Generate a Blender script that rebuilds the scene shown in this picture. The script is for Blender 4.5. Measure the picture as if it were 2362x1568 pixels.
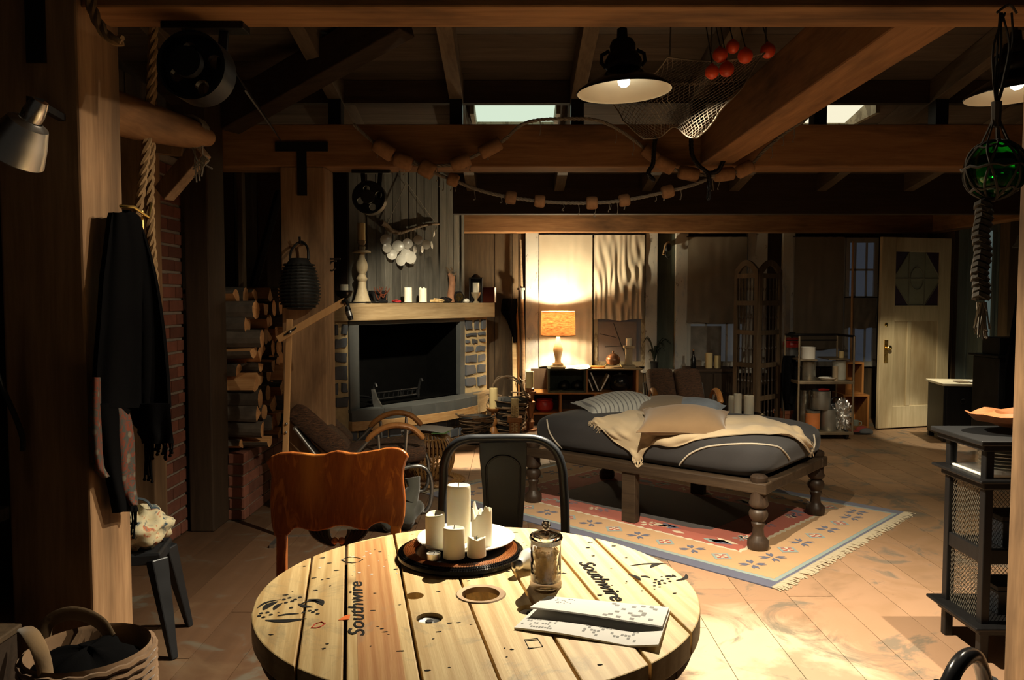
import bpy, bmesh, math, random
from mathutils import Vector, Matrix
random.seed(7)
PI = math.pi
for o in list(bpy.data.objects): bpy.data.objects.remove(o, do_unlink=True)
SC = bpy.context.scene
COL = SC.collection

# ------------------------------------------------------------------ camera
F, CU, CV, CAMZ, PITCH = 1810.0, 1181.0, 784.0, 1.45, math.radians(3.0)
cd = bpy.data.cameras.new('camera'); cam = bpy.data.objects.new('camera', cd); COL.objects.link(cam)
cam.location = (0, 0, CAMZ); cam.rotation_euler = (PI/2 - PITCH, 0, 0)
cd.sensor_fit = 'HORIZONTAL'; cd.sensor_width = 36.0; cd.lens = F/2362*36; cd.clip_start = .05; cd.clip_end = 100
SC.camera = cam

def ray(u, v):
    a = (u-CU)/F; b = (CV-v)/F
    return (a, math.cos(PITCH)+b*math.sin(PITCH), -math.sin(PITCH)+b*math.cos(PITCH))
def W(u, v, Y):
    d = ray(u, v); t = Y/d[1]; return Vector((d[0]*t, Y, CAMZ+d[2]*t))
def WZ(u, v, z):
    d = ray(u, v); t = (z-CAMZ)/d[2]; return Vector((d[0]*t, d[1]*t, z))
def WX(u, v, X):
    d = ray(u, v); t = X/d[0]; return Vector((X, d[1]*t, CAMZ+d[2]*t))

# ------------------------------------------------------------------ world, exposure, added spots standing in for unseen set lights
w = bpy.data.worlds.new('world'); SC.world = w; w.use_nodes = True
w.node_tree.nodes['Background'].inputs[0].default_value = (1.0, .86, .70, 1)
w.node_tree.nodes['Background'].inputs[1].default_value = .016
SC.view_settings.view_transform = 'Standard'; SC.view_settings.look = 'None'
SC.view_settings.exposure = 0.0; SC.view_settings.gamma = 1.0; SC.view_settings.use_curve_mapping = False

def spot(name, loc, target, power, angle, blend=.5, color=(1, .83, .6), size=.04):
    d = bpy.data.lights.new(name, 'SPOT'); d.energy = power; d.spot_size = math.radians(angle); d.spot_blend = blend
    d.color = color; d.shadow_soft_size = size
    o = bpy.data.objects.new(name, d); COL.objects.link(o); o.location = loc
    o.rotation_euler = (Vector(target)-Vector(loc)).to_track_quat('-Z', 'Y').to_euler()
    return o
spot('mantel_spot_light', (-.35, 5.75, 2.62), (-.90, 7.95, 1.08), 520, 44, .7, (1, .86, .60))
spot('hearth_spot_light', (-.15, 6.3, 2.55), (-.36, 6.95, 0), 950, 17, .6, (1, .86, .64))
spot('door_spot_light', (3.0, 6.0, 2.55), (4.55, 9.0, .30), 330, 21, .7, (1, .84, .54))
spot('stove_spot_light', (4.68, 7.92, 2.2), (4.66, 8.05, .6), 150, 42, .2, (1, .9, .66))
spot('post_spot_light', (.75, 2.74, 2.25), (-1.29, 2.55, 1.15), 60, 62, .8, (1, .80, .55))
spot('bed_spot_light', (2.3, 3.4, 2.75), (1.35, 5.3, .45), 30, 62, .9, (1, .86, .62))
spot('shelf_spot_light', (2.75, 4.7, 2.27), (2.35, 7.8, .45), 130, 40, .9, (1, .86, .62))
spot('aisle_spot_light', (3.4, 5.7, 2.5), (3.3, 7.2, 0), 110, 66, .9, (1, .82, .56))
spot('corner_spot_light', (0.0, 3.6, 2.75), (-1.9, 5.6, .65), 30, 36, .9, (1, .78, .5))

# ------------------------------------------------------------------ mesh helpers
class MB:
    def __init__(s): s.v = []; s.f = []; s.mi = []
    def add(s, vs, fs, mi=0):
        n = len(s.v); s.v += [Vector(p) for p in vs]; s.f += [tuple(i+n for i in q) for q in fs]; s.mi += [mi]*len(fs); return s
    def box(s, x0, x1, y0, y1, z0, z1, mi=0):
        return s.add([(x0,y0,z0),(x1,y0,z0),(x1,y1,z0),(x0,y1,z0),(x0,y0,z1),(x1,y0,z1),(x1,y1,z1),(x0,y1,z1)],
                     [(0,3,2,1),(4,5,6,7),(0,1,5,4),(1,2,6,5),(2,3,7,6),(3,0,4,7)], mi)
    def cbox(s, c, d, M=None, mi=0):
        m = MB().box(-d[0]/2,d[0]/2,-d[1]/2,d[1]/2,-d[2]/2,d[2]/2)
        T = Matrix.Translation(c) @ (M.to_4x4() if M else Matrix())
        return s.add([T @ p for p in m.v], m.f, mi)
    def bar(s, p, q, wd, h, up=(0,0,1), mi=0, w2=None, h2=None):
        p, q = Vector(p), Vector(q); d = (q-p).normalized(); up = Vector(up)
        if abs(d.dot(up)) > .98: up = Vector((0,1,0))
        a = d.cross(up).normalized(); b = a.cross(d); w2 = w2 or wd; h2 = h2 or h
        vs = [p+a*x*wd/2+b*y*h/2 for x, y in ((-1,-1),(1,-1),(1,1),(-1,1))]+[q+a*x*w2/2+b*y*h2/2 for x, y in ((-1,-1),(1,-1),(1,1),(-1,1))]
        return s.add(vs, [(3,2,1,0),(4,5,6,7),(0,1,5,4),(1,2,6,5),(2,3,7,6),(3,0,4,7)], mi)
    def tube(s, path, r, n=8, caps=True, closed=False, mi=0, flat=1.0):
        P = [Vector(p) for p in path]; N = len(P); R = r if isinstance(r, (list, tuple)) else [r]*N
        vs = []; prev = None
        for i in range(N):
            if closed: t = P[(i+1) % N]-P[i-1]
            else: t = P[min(i+1, N-1)]-P[max(i-1, 0)]
            t = t.normalized() if t.length > 1e-9 else Vector((0,0,1))
            if prev is None:
                a = t.cross(Vector((0,0,1)))
                if a.length < .05: a = t.cross(Vector((0,1,0)))
            else: a = prev - t*prev.dot(t)
            a.normalize(); prev = a; b = t.cross(a)
            for k in range(n):
                th = 2*PI*k/n; vs.append(P[i]+(a*math.cos(th)+b*math.sin(th)*flat)*R[i])
        fs = []
        for i in range(N if closed else N-1):
            j = (i+1) % N
            for k in range(n): fs.append((i*n+k, i*n+(k+1) % n, j*n+(k+1) % n, j*n+k))
        if caps and not closed: fs += [tuple(range(n-1,-1,-1)), tuple((N-1)*n+k for k in range(n))]
        return s.add(vs, fs, mi)
    def lathe(s, prof, n=24, c=(0,0,0), M=None, mi=0, sx=1, sy=1, caps=True):
        T = Matrix.Translation(c) @ (M.to_4x4() if M else Matrix())
        vs = []; fs = []; N = len(prof)
        for r, z in prof:
            for k in range(n):
                th = 2*PI*k/n; vs.append(T @ Vector((r*math.cos(th)*sx, r*math.sin(th)*sy, z)))
        for i in range(N-1):
            for k in range(n): fs.append((i*n+k, i*n+(k+1) % n, (i+1)*n+(k+1) % n, (i+1)*n+k))
        if caps and prof[0][0] > 1e-5: fs.append(tuple(range(n-1,-1,-1)))
        if caps and prof[-1][0] > 1e-5: fs.append(tuple((N-1)*n+k for k in range(n)))
        return s.add(vs, fs, mi)
    def ring(s, prof, n=24, c=(0,0,0), M=None, mi=0):   # closed profile swept round z (a torus-like shape)
        T = Matrix.Translation(c) @ (M.to_4x4() if M else Matrix()); N = len(prof); vs = []; fs = []
        for r, z in prof:
            for k in range(n):
                th = 2*PI*k/n; vs.append(T @ Vector((r*math.cos(th), r*math.sin(th), z)))
        for i in range(N):
            j = (i+1) % N
            for k in range(n): fs.append((i*n+k, i*n+(k+1) % n, j*n+(k+1) % n, j*n+k))
        return s.add(vs, fs, mi)
    def sphere(s, c, r, n=12, m=8, sc=(1,1,1), mi=0):
        pr = [(max(1e-6, math.sin(PI*i/m))*r, -math.cos(PI*i/m)*r) for i in range(m+1)]
        b = MB().lathe(pr, n); c = Vector(c)
        return s.add([c+Vector((p.x*sc[0], p.y*sc[1], p.z*sc[2])) for p in b.v], b.f, mi)
    def prism(s, pts, off, mi=0):     # closed 3D polygon pushed along off
        P = [Vector(p) for p in pts]; n = len(P); off = Vector(off)
        return s.add(P+[p+off for p in P], [tuple(range(n-1,-1,-1)), tuple(range(n, 2*n))]+[(i,(i+1) % n,n+(i+1) % n,n+i) for i in range(n)], mi)
    def sheet(s, fn, nu, nv, th=.004, mi=0):   # cloth: grid fn(a,b)->point, two sides, closed rim
        g = [[Vector(fn(i/nu, j/nv)) for i in range(nu+1)] for j in range(nv+1)]
        nr = [[None]*(nu+1) for _ in range(nv+1)]
        for j in range(nv+1):
            for i in range(nu+1):
                a = g[j][min(i+1,nu)]-g[j][max(i-1,0)]; b = g[min(j+1,nv)][i]-g[max(j-1,0)][i]
                q = a.cross(b); nr[j][i] = q.normalized() if q.length > 1e-10 else Vector((0,0,1))
        vs = [g[j][i]+nr[j][i]*th/2 for j in range(nv+1) for i in range(nu+1)]+[g[j][i]-nr[j][i]*th/2 for j in range(nv+1) for i in range(nu+1)]
        K = (nu+1)*(nv+1); fs = []; ix = lambda i, j: j*(nu+1)+i
        for j in range(nv):
            for i in range(nu):
                q = (ix(i,j), ix(i+1,j), ix(i+1,j+1), ix(i,j+1)); fs.append(q); fs.append(tuple(K+x for x in reversed(q)))
        rim = [ix(i,0) for i in range(nu)]+[ix(nu,j) for j in range(nv)]+[ix(i,nv) for i in range(nu,0,-1)]+[ix(0,j) for j in range(nv,0,-1)]
        for a, b in zip(rim, rim[1:]+rim[:1]): fs.append((b, a, K+a, K+b))
        return s.add(vs, fs, mi)
    def mesh(s, name, mats, smooth=False, angle=40):
        me = bpy.data.meshes.new(name); me.from_pydata([tuple(p) for p in s.v], [], s.f)
        for m in (mats if isinstance(mats, (list, tuple)) else [mats]): me.materials.append(m)
        for p, i in zip(me.polygons, s.mi): p.material_index = i
        bm = bmesh.new(); bm.from_mesh(me); bmesh.ops.recalc_face_normals(bm, faces=bm.faces); bm.to_mesh(me); bm.free()
        if smooth:
            for p in me.polygons: p.use_smooth = True
            try: me.set_sharp_from_angle(angle=math.radians(angle))
            except Exception: pass
        me.update(); return me

def pillow_fn(a, b, h, L, Wd, k=2.6, pin=.10):
    u = a*2-1; v = b*2-1
    x = u*L/2*(1-pin*(v*v)*(1-abs(u))*0 - pin*(1-v*v)*abs(u)**3); y = v*Wd/2*(1-pin*(1-u*u)*abs(v)**3)
    z = h*(max(0,1-abs(u)**k)**.55)*(max(0,1-abs(v)**k)**.55)
    return x, y, z

def rawobj(name, me, parent=None):
    o = bpy.data.objects.new(name, me); COL.objects.link(o)
    if parent: o.parent = parent
    return o
def bev(o, wd=.004, seg=2):
    m = o.modifiers.new('bevel', 'BEVEL'); m.width = wd; m.segments = seg; m.limit_method = 'ANGLE'; m.angle_limit = math.radians(40); return o
def tag(o, label, cat=None, group=None, kind=None):
    if label: o['label'] = label
    if cat: o['category'] = cat
    if group: o['group'] = group
    if kind: o['kind'] = kind
    return o
def T(name, label, cat, loc=(0,0,0), rz=0, group=None):
    o = bpy.data.objects.new(name, None); COL.objects.link(o); o.location = loc; o.rotation_euler = (0,0,rz); o.empty_display_size = .1
    o['rm'] = 0; del o['rm']
    return tag(o, label, cat, group)
def part(root, name, mb, mat, world=False, smooth=False, bevel=0, label=None, angle=40, kind=None):
    if world:
        r = root; M = Matrix()
        while r is not None:
            M = (Matrix.Translation(r.location) @ r.rotation_euler.to_matrix().to_4x4()) @ M; r = r.parent
        Mi = M.inverted(); mb.v = [Mi @ p for p in mb.v]
    o = rawobj(name, mb.mesh(name, mat, smooth, angle), root)
    if bevel: bev(o, bevel)
    if label: o['label'] = label
    if kind: o['kind'] = kind
    return o
def single(name, mb, mat, label, cat, group=None, smooth=False, bevel=0, loc=None, angle=40, rz=0):
    if loc is not None:
        Mi = (Matrix.Translation(loc) @ Matrix.Rotation(rz, 4, 'Z')).inverted(); mb.v = [Mi @ p for p in mb.v]
    o = rawobj(name, mb.mesh(name, mat, smooth, angle))
    if loc is not None: o.location = loc; o.rotation_euler = (0,0,rz)
    if bevel: bev(o, bevel)
    return tag(o, label, cat, group)
def struct(name, mb, mat, label=None, bevel=0, smooth=False):
    o = rawobj(name, mb.mesh(name, mat, smooth))
    if bevel: bev(o, bevel)
    o['kind'] = 'structure'
    if label: o['label'] = label
    return o
def copy_tree(o, parent=None):
    c = o.copy(); COL.objects.link(c); c.parent = parent
    for ch in list(o.children): copy_tree(ch, c)
    return c
def spline(pts, n=8, closed=False):
    P = [Vector(p) for p in pts]; out = []; N = len(P)
    for i in range(N if closed else N-1):
        if closed: a, b, c, d = P[i-1], P[i], P[(i+1) % N], P[(i+2) % N]
        else: a, b, c, d = P[max(i-1,0)], P[i], P[i+1], P[min(i+2,N-1)]
        for k in range(n):
            t = k/n
            out.append(.5*((2*b)+(c-a)*t+(2*a-5*b+4*c-d)*t*t+(3*b-a-3*c+d)*t**3))
    if not closed: out.append(P[-1])
    return out
def lerp(a, b, t): return a+(b-a)*t
def rope(mb, path, r, pitch=None, n=6, strands=3, mi=0):   # laid rope: strands wound round the path
    P = [Vector(p) for p in path]; pitch = pitch or r*7; L = 0; prevn = None
    S = [[] for _ in range(strands)]
    for i in range(len(P)):
        if i: L += (P[i]-P[i-1]).length
        t = (P[min(i+1,len(P)-1)]-P[max(i-1,0)]).normalized()
        if prevn is None:
            a = t.cross(Vector((0,0,1))); a = a if a.length > .05 else t.cross(Vector((0,1,0)))
        else: a = prevn-t*prevn.dot(t)
        a.normalize(); prevn = a; b = t.cross(a)
        for k in range(strands):
            th = 2*PI*(L/pitch+k/strands); S[k].append(P[i]+(a*math.cos(th)+b*math.sin(th))*r*.5)
    for k in range(strands): mb.tube(S[k], r*.56, n, mi=mi)
    return mb
def resample(path, step):
    P = [Vector(p) for p in path]; out = [P[0].copy()]; acc = 0
    for a, b in zip(P, P[1:]):
        d = (b-a).length; n = max(1, int(round(d/step)))
        for k in range(1, n+1): out.append(a.lerp(b, k/n))
    return out

# ------------------------------------------------------------------ materials
def newmat(name):
    m = bpy.data.materials.new(name); m.use_nodes = True; nt = m.node_tree
    return m, nt, nt.nodes['Principled BSDF']
def N(nt, t, **kw):
    n = nt.nodes.new(t)
    for k, v in kw.items():
        if k in n.inputs: n.inputs[k].default_value = v
        else: setattr(n, k, v)
    return n
def mixc(nt, fac, a, b, blend='MIX'):
    n = nt.nodes.new('ShaderNodeMix'); n.data_type = 'RGBA'; n.blend_type = blend
    for i, x in ((0, fac), (6, a), (7, b)):
        if hasattr(x, 'is_output'): nt.links.new(x, n.inputs[i])
        elif i == 0: n.inputs[0].default_value = x
        else: n.inputs[i].default_value = (*x[:3], 1)
    return n.outputs[2]
def ramp(nt, src, stops, interp='LINEAR'):
    r = nt.nodes.new('ShaderNodeValToRGB'); r.color_ramp.interpolation = interp; e = r.color_ramp.elements
    while len(e) < len(stops): e.new(.5)
    for x, (p, c) in zip(e, stops): x.position = p; x.color = (*c[:3], 1) if not isinstance(c, (int, float)) else (c, c, c, 1)
    nt.links.new(src, r.inputs[0]); return r.outputs[0]
def coords(nt, scale, pos=False, rnd=0.0, rot=(0,0,0)):
    mp = N(nt, 'ShaderNodeMapping'); mp.inputs['Scale'].default_value = scale; mp.inputs['Rotation'].default_value = rot
    if pos: src = nt.nodes.new('ShaderNodeNewGeometry').outputs['Position']
    else: src = nt.nodes.new('ShaderNodeTexCoord').outputs['Object']
    if rnd:
        oi = nt.nodes.new('ShaderNodeObjectInfo'); vm = N(nt, 'ShaderNodeVectorMath', operation='MULTIPLY_ADD')
        nt.links.new(oi.outputs['Random'], vm.inputs[0]); vm.inputs[1].default_value = (rnd, rnd*1.7, rnd*.6); nt.links.new(src, vm.inputs[2]); src = vm.outputs[0]
    nt.links.new(src, mp.inputs[0]); return mp.outputs[0]
def noise(nt, vec, scale, detail=4, rough=.55, dist=0):
    n = N(nt, 'ShaderNodeTexNoise'); n.inputs['Scale'].default_value = scale; n.inputs['Detail'].default_value = detail
    n.inputs['Roughness'].default_value = rough; n.inputs['Distortion'].default_value = dist; nt.links.new(vec, n.inputs['Vector']); return n.outputs[0]
def bump(nt, b, h, st=.3, dist=.01):
    n = N(nt, 'ShaderNodeBump'); n.inputs['Strength'].default_value = st; n.inputs['Distance'].default_value = dist
    nt.links.new(h, n.inputs['Height']); nt.links.new(n.outputs[0], b.inputs['Normal'])
def plain(name, c, rough=.6, metal=0.0, vary=.18, scale=18, bmp=.12, emit=None, spec=.5, var_obj=0.0):
    m, nt, b = newmat(name); b.inputs['Roughness'].default_value = rough; b.inputs['Metallic'].default_value = metal
    b.inputs['Specular IOR Level'].default_value = spec
    v = coords(nt, (1,1,1), rnd=3.0); n = noise(nt, v, scale)
    col = mixc(nt, n, [x*(1-vary) for x in c], [min(1, x*(1+vary)) for x in c])
    if var_obj:
        oi = nt.nodes.new('ShaderNodeObjectInfo'); f = ramp(nt, oi.outputs['Random'], [(0, 1-var_obj), (1, 1+var_obj)])
        col = mixc(nt, 1.0, col, f, 'MULTIPLY')
    nt.links.new(col, b.inputs['Base Color'])
    if bmp: bump(nt, b, n, bmp, .004)
    if emit: b.inputs['Emission Color'].default_value = (*emit[0], 1); b.inputs['Emission Strength'].default_value = emit[1]
    return m
def wood(name, c1, c2, axis='X', scale=1.0, rough=.65, stain=None, stain_amt=.5, pos=False, var=.25, knots=True, spec=.3, bmp=.25):
    m, nt, b = newmat(name); b.inputs['Roughness'].default_value = rough; b.inputs['Specular IOR Level'].default_value = spec
    st = {'X': (.9,13,13), 'Y': (13,.9,13), 'Z': (13,13,.9)}[axis]
    v = coords(nt, [q*scale for q in st], pos=pos, rnd=9.0)
    g = noise(nt, v, 1.6, 6, .62, .8); g2 = noise(nt, v, 7.0, 3, .6)
    f = mixc(nt, .35, g, g2); col = mixc(nt, ramp(nt, f, [(.32, 0), (.68, 1)]), c1, c2)
    v2 = coords(nt, [q**.5*scale*.6 for q in st], pos=pos, rnd=5.0)
    if stain:
        s = ramp(nt, noise(nt, v2, 1.3, 5, .6, .3), [(.48, 0), (.66, stain_amt)]); col = mixc(nt, s, col, stain)
    if knots:
        k = ramp(nt, noise(nt, v2, 3.1, 2, .5), [(.70, 0), (.78, .6)]); col = mixc(nt, k, col, [x*.35 for x in c1])
    oi = nt.nodes.new('ShaderNodeObjectInfo'); vv = ramp(nt, oi.outputs['Random'], [(0, 1-var), (1, 1+var)])
    col = mixc(nt, 1.0, col, vv, 'MULTIPLY')
    nt.links.new(col, b.inputs['Base Color']); bump(nt, b, f, bmp, .004)
    return m
def metal(name, c, rough=.4, vary=.3, metallic=.9, scale=9, rust=None):
    m, nt, b = newmat(name); b.inputs['Metallic'].default_value = metallic
    v = coords(nt, (1,1,1), rnd=4.0); n = noise(nt, v, scale, 5)
    col = mixc(nt, n, [x*(1-vary) for x in c], [min(1, x*(1+vary)) for x in c])
    if rust: col = mixc(nt, ramp(nt, noise(nt, v, 5, 6, .7), [(.52, 0), (.62, .8)]), col, rust)
    nt.links.new(col, b.inputs['Base Color']); nt.links.new(ramp(nt, n, [(.2, max(.05, rough-.1)), (.8, min(1, rough+.15))]), b.inputs['Roughness'])
    return m
def cloth(name, c, rough=.95, weave=220, vary=.2, trans=0.0, stripe=None, sheen=.3):
    m, nt, b = newmat(name); b.inputs['Roughness'].default_value = rough; b.inputs['Specular IOR Level'].default_value = .15
    b.inputs['Sheen Weight'].default_value = sheen
    v = coords(nt, (1,1,1), rnd=2.0); n = noise(nt, v, 6, 5); n2 = noise(nt, v, weave, 2)
    col = mixc(nt, n, [x*(1-vary) for x in c], [min(1, x*(1+vary)) for x in c])
    if stripe:
        wv = N(nt, 'ShaderNodeTexWave'); wv.bands_direction = stripe[1]; wv.inputs['Scale'].default_value = stripe[2]; wv.inputs['Distortion'].default_value = .6
        nt.links.new(v, wv.inputs['Vector']); col = mixc(nt, ramp(nt, wv.outputs[1], [(.80, 0), (.92, .75)]), col, stripe[0])
    nt.links.new(col, b.inputs['Base Color']); bump(nt, b, n2, .25, .002)
    if trans:
        tb = N(nt, 'ShaderNodeBsdfTranslucent'); nt.links.new(col, tb.inputs[0]); mx = N(nt, 'ShaderNodeMixShader'); mx.inputs[0].default_value = trans
        nt.links.new(b.outputs[0], mx.inputs[1]); nt.links.new(tb.outputs[0], mx.inputs[2]); nt.links.new(mx.outputs[0], nt.nodes['Material Output'].inputs[0])
    return m
def emis(name, c, st):
    m, nt, b = newmat(name); e = N(nt, 'ShaderNodeEmission'); e.inputs[0].default_value = (*c, 1); e.inputs[1].default_value = st
    nt.links.new(e.outputs[0], nt.nodes['Material Output'].inputs[0]); return m
def glass(name, c=(1,1,1), rough=.02, ior=1.45):
    m, nt, b = newmat(name); b.inputs['Base Color'].default_value = (*c, 1); b.inputs['Roughness'].default_value = rough
    b.inputs['Transmission Weight'].default_value = 1; b.inputs['IOR'].default_value = ior; return m

M_ = {}
M_['beam_x'] = wood('beam wood along x', (.25,.115,.043), (.44,.225,.095), 'X', 1.0, .7, (.055,.028,.013), .8)
M_['beam_y'] = wood('beam wood along y', (.25,.115,.043), (.44,.225,.095), 'Y', 1.0, .7, (.055,.028,.013), .75)
M_['post_z'] = wood('post wood along z', (.20,.112,.056), (.37,.225,.118), 'Z', 1.0, .7, (.075,.045,.025), .75)
M_['dark_z'] = wood('dark wood along z', (.028,.017,.010), (.055,.034,.019), 'Z', 1.0, .7)
M_['dark_x'] = wood('dark wood along x', (.032,.020,.013), (.065,.042,.027), 'X', 1.0, .8)
M_['dark_y'] = wood('dark wood along y', (.04,.026,.017), (.09,.060,.038), 'Y', 1.0, .8)
M_['grey_z'] = wood('weathered grey plank', (.055,.052,.044), (.125,.117,.098), 'Z', .9, .8, (.028,.026,.022), .7)
M_['brown_z'] = wood('brown wall plank', (.06,.040,.023), (.135,.090,.05), 'Z', .9, .75, (.03,.02,.012), .7)
M_['roof_x'] = wood('roof board', (.075,.058,.043), (.13,.10,.075), 'X', .8, .85, (.05,.036,.026), .6)
M_['rafter'] = wood('rafter wood', (.09,.066,.045), (.18,.135,.09), 'Y', .9, .8, (.05,.034,.022), .5)
M_['mantel'] = wood('mantel wood', (.30,.205,.10), (.56,.42,.24), 'X', .8, .7, (.17,.105,.05), .7)
M_['oak'] = wood('polished oak', (.24,.062,.014), (.42,.125,.028), 'Z', 2.2, .28, (.62,.25,.055), .8, knots=False, spec=.5, bmp=.05, var=.05)
M_['pine'] = wood('worn pine plank', (.52,.32,.115), (.80,.60,.30), 'Y', .75, .55, (.33,.26,.15), .6, var=.10, bmp=.4)
M_['pine_dark'] = wood('darker pine underside', (.10,.06,.03), (.2,.13,.07), 'X', .8, .8)  # darker copy of the top's pine for the parts below it
M_['pine_red'] = wood('reddish pine strip', (.50,.24,.09), (.66,.38,.17), 'Y', .55, .5, var=.05)
M_['stick'] = wood('light batten', (.46,.25,.10), (.62,.37,.17), 'Z', .6, .55, knots=False, var=.08)
M_['honey'] = wood('honey wood', (.30,.12,.035), (.48,.22,.07), 'Z', .8, .4, knots=False)
M_['door'] = wood('worn door paint', (.40,.33,.20), (.60,.50,.33), 'Z', .5, .6, (.26,.17,.08), .8, var=.06)
M_['black_wood'] = wood('black painted wood', (.0045,.0045,.005), (.010,.0095,.010), 'Z', 1, .45, knots=False, var=.1)
M_['brown_dark'] = wood('dark turned wood', (.020,.013,.009), (.048,.030,.019), 'Z', 1.2, .42, knots=False)
M_['bedrail'] = wood('dark bed rail', (.022,.014,.009), (.058,.037,.021), 'X', 1.2, .5, (.10,.066,.04), .4)
M_['log_end'] = wood('cut log wood', (.46,.21,.075), (.68,.40,.18), 'X', 2.0, .75, (.30,.12,.04), .5)
M_['bark'] = plain('log bark', (.085,.070,.055), .95, 0, .6, 14, .9, var_obj=.35)
M_['brick'] = plain('red brick', (.17,.060,.036), .9, 0, .45, 14, .6, var_obj=.35)
M_['mortar'] = plain('brick mortar', (.26,.215,.17), .95, 0, .3, 30, .5)
M_['stone'] = plain('slate stone', (.070,.078,.095), .75, 0, .45, 9, .6, var_obj=.4)
M_['stone_mortar'] = plain('tan stone mortar', (.40,.30,.16), .95, 0, .45, 16, .9)
M_['slate'] = plain('hearth slate', (.080,.085,.085), .55, 0, .35, 7, .3, var_obj=.3)
M_['soot'] = plain('black soot', (.003,.003,.003), .95, 0, .3, 10, .2, spec=.02)
M_['black'] = plain('matte black', (.008,.008,.008), .6, 0, .2)
M_['black_gloss'] = plain('gloss black', (.008,.008,.009), .18, 0, .1, bmp=0)
M_['iron'] = metal('dark iron', (.035,.035,.037), .42, .3, .8)
M_['gunmetal'] = metal('gunmetal paint', (.024,.027,.032), .38, .2, .45)
M_['steel'] = metal('brushed steel', (.42,.43,.42), .32, .25, .95)
M_['tin'] = metal('used tin can', (.36,.36,.33), .38, .4, .85, 6, (.20,.16,.11))
M_['alu'] = metal('aluminium', (.75,.74,.70), .28, .12, 1.0)
M_['brass'] = metal('brass', (.70,.50,.17), .25, .2, 1.0)
M_['copper'] = metal('old copper', (.30,.15,.08), .35, .4, .8)
M_['foil'] = metal('crumpled foil', (.75,.75,.74), .25, .1, .95)
M_['wax'] = plain('candle wax', (.86,.81,.66), .5, 0, .05, 8, .02)
M_['wax'].node_tree.nodes['Principled BSDF'].inputs['Subsurface Weight'].default_value = .6
M_['wax'].node_tree.nodes['Principled BSDF'].inputs['Subsurface Radius'].default_value = (.05,.042,.028)
M_['wax_y'] = plain('yellow wax', (.70,.56,.28), .5, 0, .06, 8, .02)
M_['wick'] = plain('wick', (.02,.018,.015), .9)
M_['white'] = plain('white enamel', (.80,.78,.72), .3, 0, .05, bmp=0)
M_['china'] = plain('white china', (.82,.80,.74), .22, 0, .03, bmp=0)
M_['paper'] = plain('newsprint', (.74,.73,.70), .9, 0, .04, 40, .05)
M_['ink'] = plain('printing ink', (.07,.07,.07), .9, 0, .1, bmp=0)
M_['ink_grey'] = plain('grey ink', (.28,.28,.27), .9, 0, .1, bmp=0)
M_['stencil'] = plain('black stencil paint', (.035,.033,.031), 1.0, 0, .4, 60, .0, spec=.03)
M_['red_paint'] = plain('red paint', (.42,.02,.015), .35, 0, .2)
M_['float_red'] = plain('orange red float', (.85,.085,.022), .35, 0, .3, 10, .05, var_obj=.2)
M_['cork'] = plain('cork float', (.30,.16,.075), .9, 0, .4, 40, .5, var_obj=.25)
M_['rope'] = plain('manila rope', (.30,.19,.09), .9, 0, .35, 60, .4)
M_['rope_dark'] = plain('dark twine', (.07,.06,.048), .95, 0, .3, 60, .3)
M_['rope_grey'] = plain('grey cord', (.24,.21,.165), .95, 0, .3, 60, .3)
M_['net'] = plain('fishing net twine', (.30,.25,.185), .95, 0, .25, 40, .2)
M_['wicker'] = plain('rattan', (.30,.155,.05), .38, 0, .4, 30, .2)
M_['twig'] = plain('twig bark', (.16,.105,.06), .8, 0, .4, 40, .4, var_obj=.2)
M_['driftwood'] = wood('driftwood', (.13,.085,.05), (.24,.165,.10), 'X', 1.5, .8)
M_['candlestick'] = wood('washed candlestick', (.34,.27,.165), (.50,.41,.27), 'Z', 1.5, .6, (.2,.14,.07), .5)
M_['shell'] = plain('mother of pearl', (.62,.60,.53), .25, 0, .25, 14, .1, var_obj=.15)
M_['scarf'] = cloth('black wool scarf', (.0045,.0045,.005), .95, 200, .3, 0, None, 0)
M_['bed'] = cloth('charcoal mattress cover', (.034,.032,.033), .85, 260, .2, 0, None, .12)
M_['piping'] = cloth('pale piping cord', (.42,.37,.29), .95, 200)
M_['linen'] = cloth('brown linen cushion', (.185,.118,.062), .95, 240, .22)
M_['linen2'] = cloth('tan linen cushion', (.21,.155,.10), .95, 240, .2)
M_['ticking'] = cloth('striped ticking', (.42,.42,.385), .95, 240, .1, 0, ((.09,.09,.10), 'X', 9.0))
M_['throw'] = cloth('beige wool throw', (.42,.325,.205), .95, 120, .25)
M_['bluegrey'] = cloth('blue grey fluffy cloth', (.17,.20,.24), 1, 60, .7)
M_['curtain'] = cloth('cream muslin curtain', (.60,.53,.41), .95, 300, .12, .25)
M_['curtain_d'] = cloth('darker muslin curtain', (.29,.25,.19), .95, 300, .2, .25)  # same muslin in a darker tone
M_['sack'] = cloth('grey green sacking', (.055,.055,.045), .95, 150, .35)
M_['basket_cloth'] = cloth('woven jute basket', (.22,.135,.075), .95, 60, .6)
M_['strap'] = cloth('webbing strap', (.27,.18,.095), .9, 90, .3)
M_['leather'] = plain('black leather', (.012,.012,.013), .35, 0, .3, 30, .15)
M_['glass'] = glass('clear glass')
M_['green_glass'] = glass('green glass', (.05,.42,.10), .03)
M_['cereal'] = plain('golden granules', (.66,.38,.10), .6, 0, .5, 60, .4, var_obj=.4)
M_['bulb_white'] = plain('opal bulb glass', (.85,.85,.82), .2, 0, .02, bmp=0)
M_['terracotta'] = plain('terracotta', (.32,.11,.05), .8, 0, .3)
M_['green_paint'] = wood('dark green board', (.040,.047,.036), (.075,.085,.065), 'Z', .8, .8)
M_['blue_board'] = wood('blue green board', (.085,.11,.11), (.14,.17,.165), 'Z', .8, .6)

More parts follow.
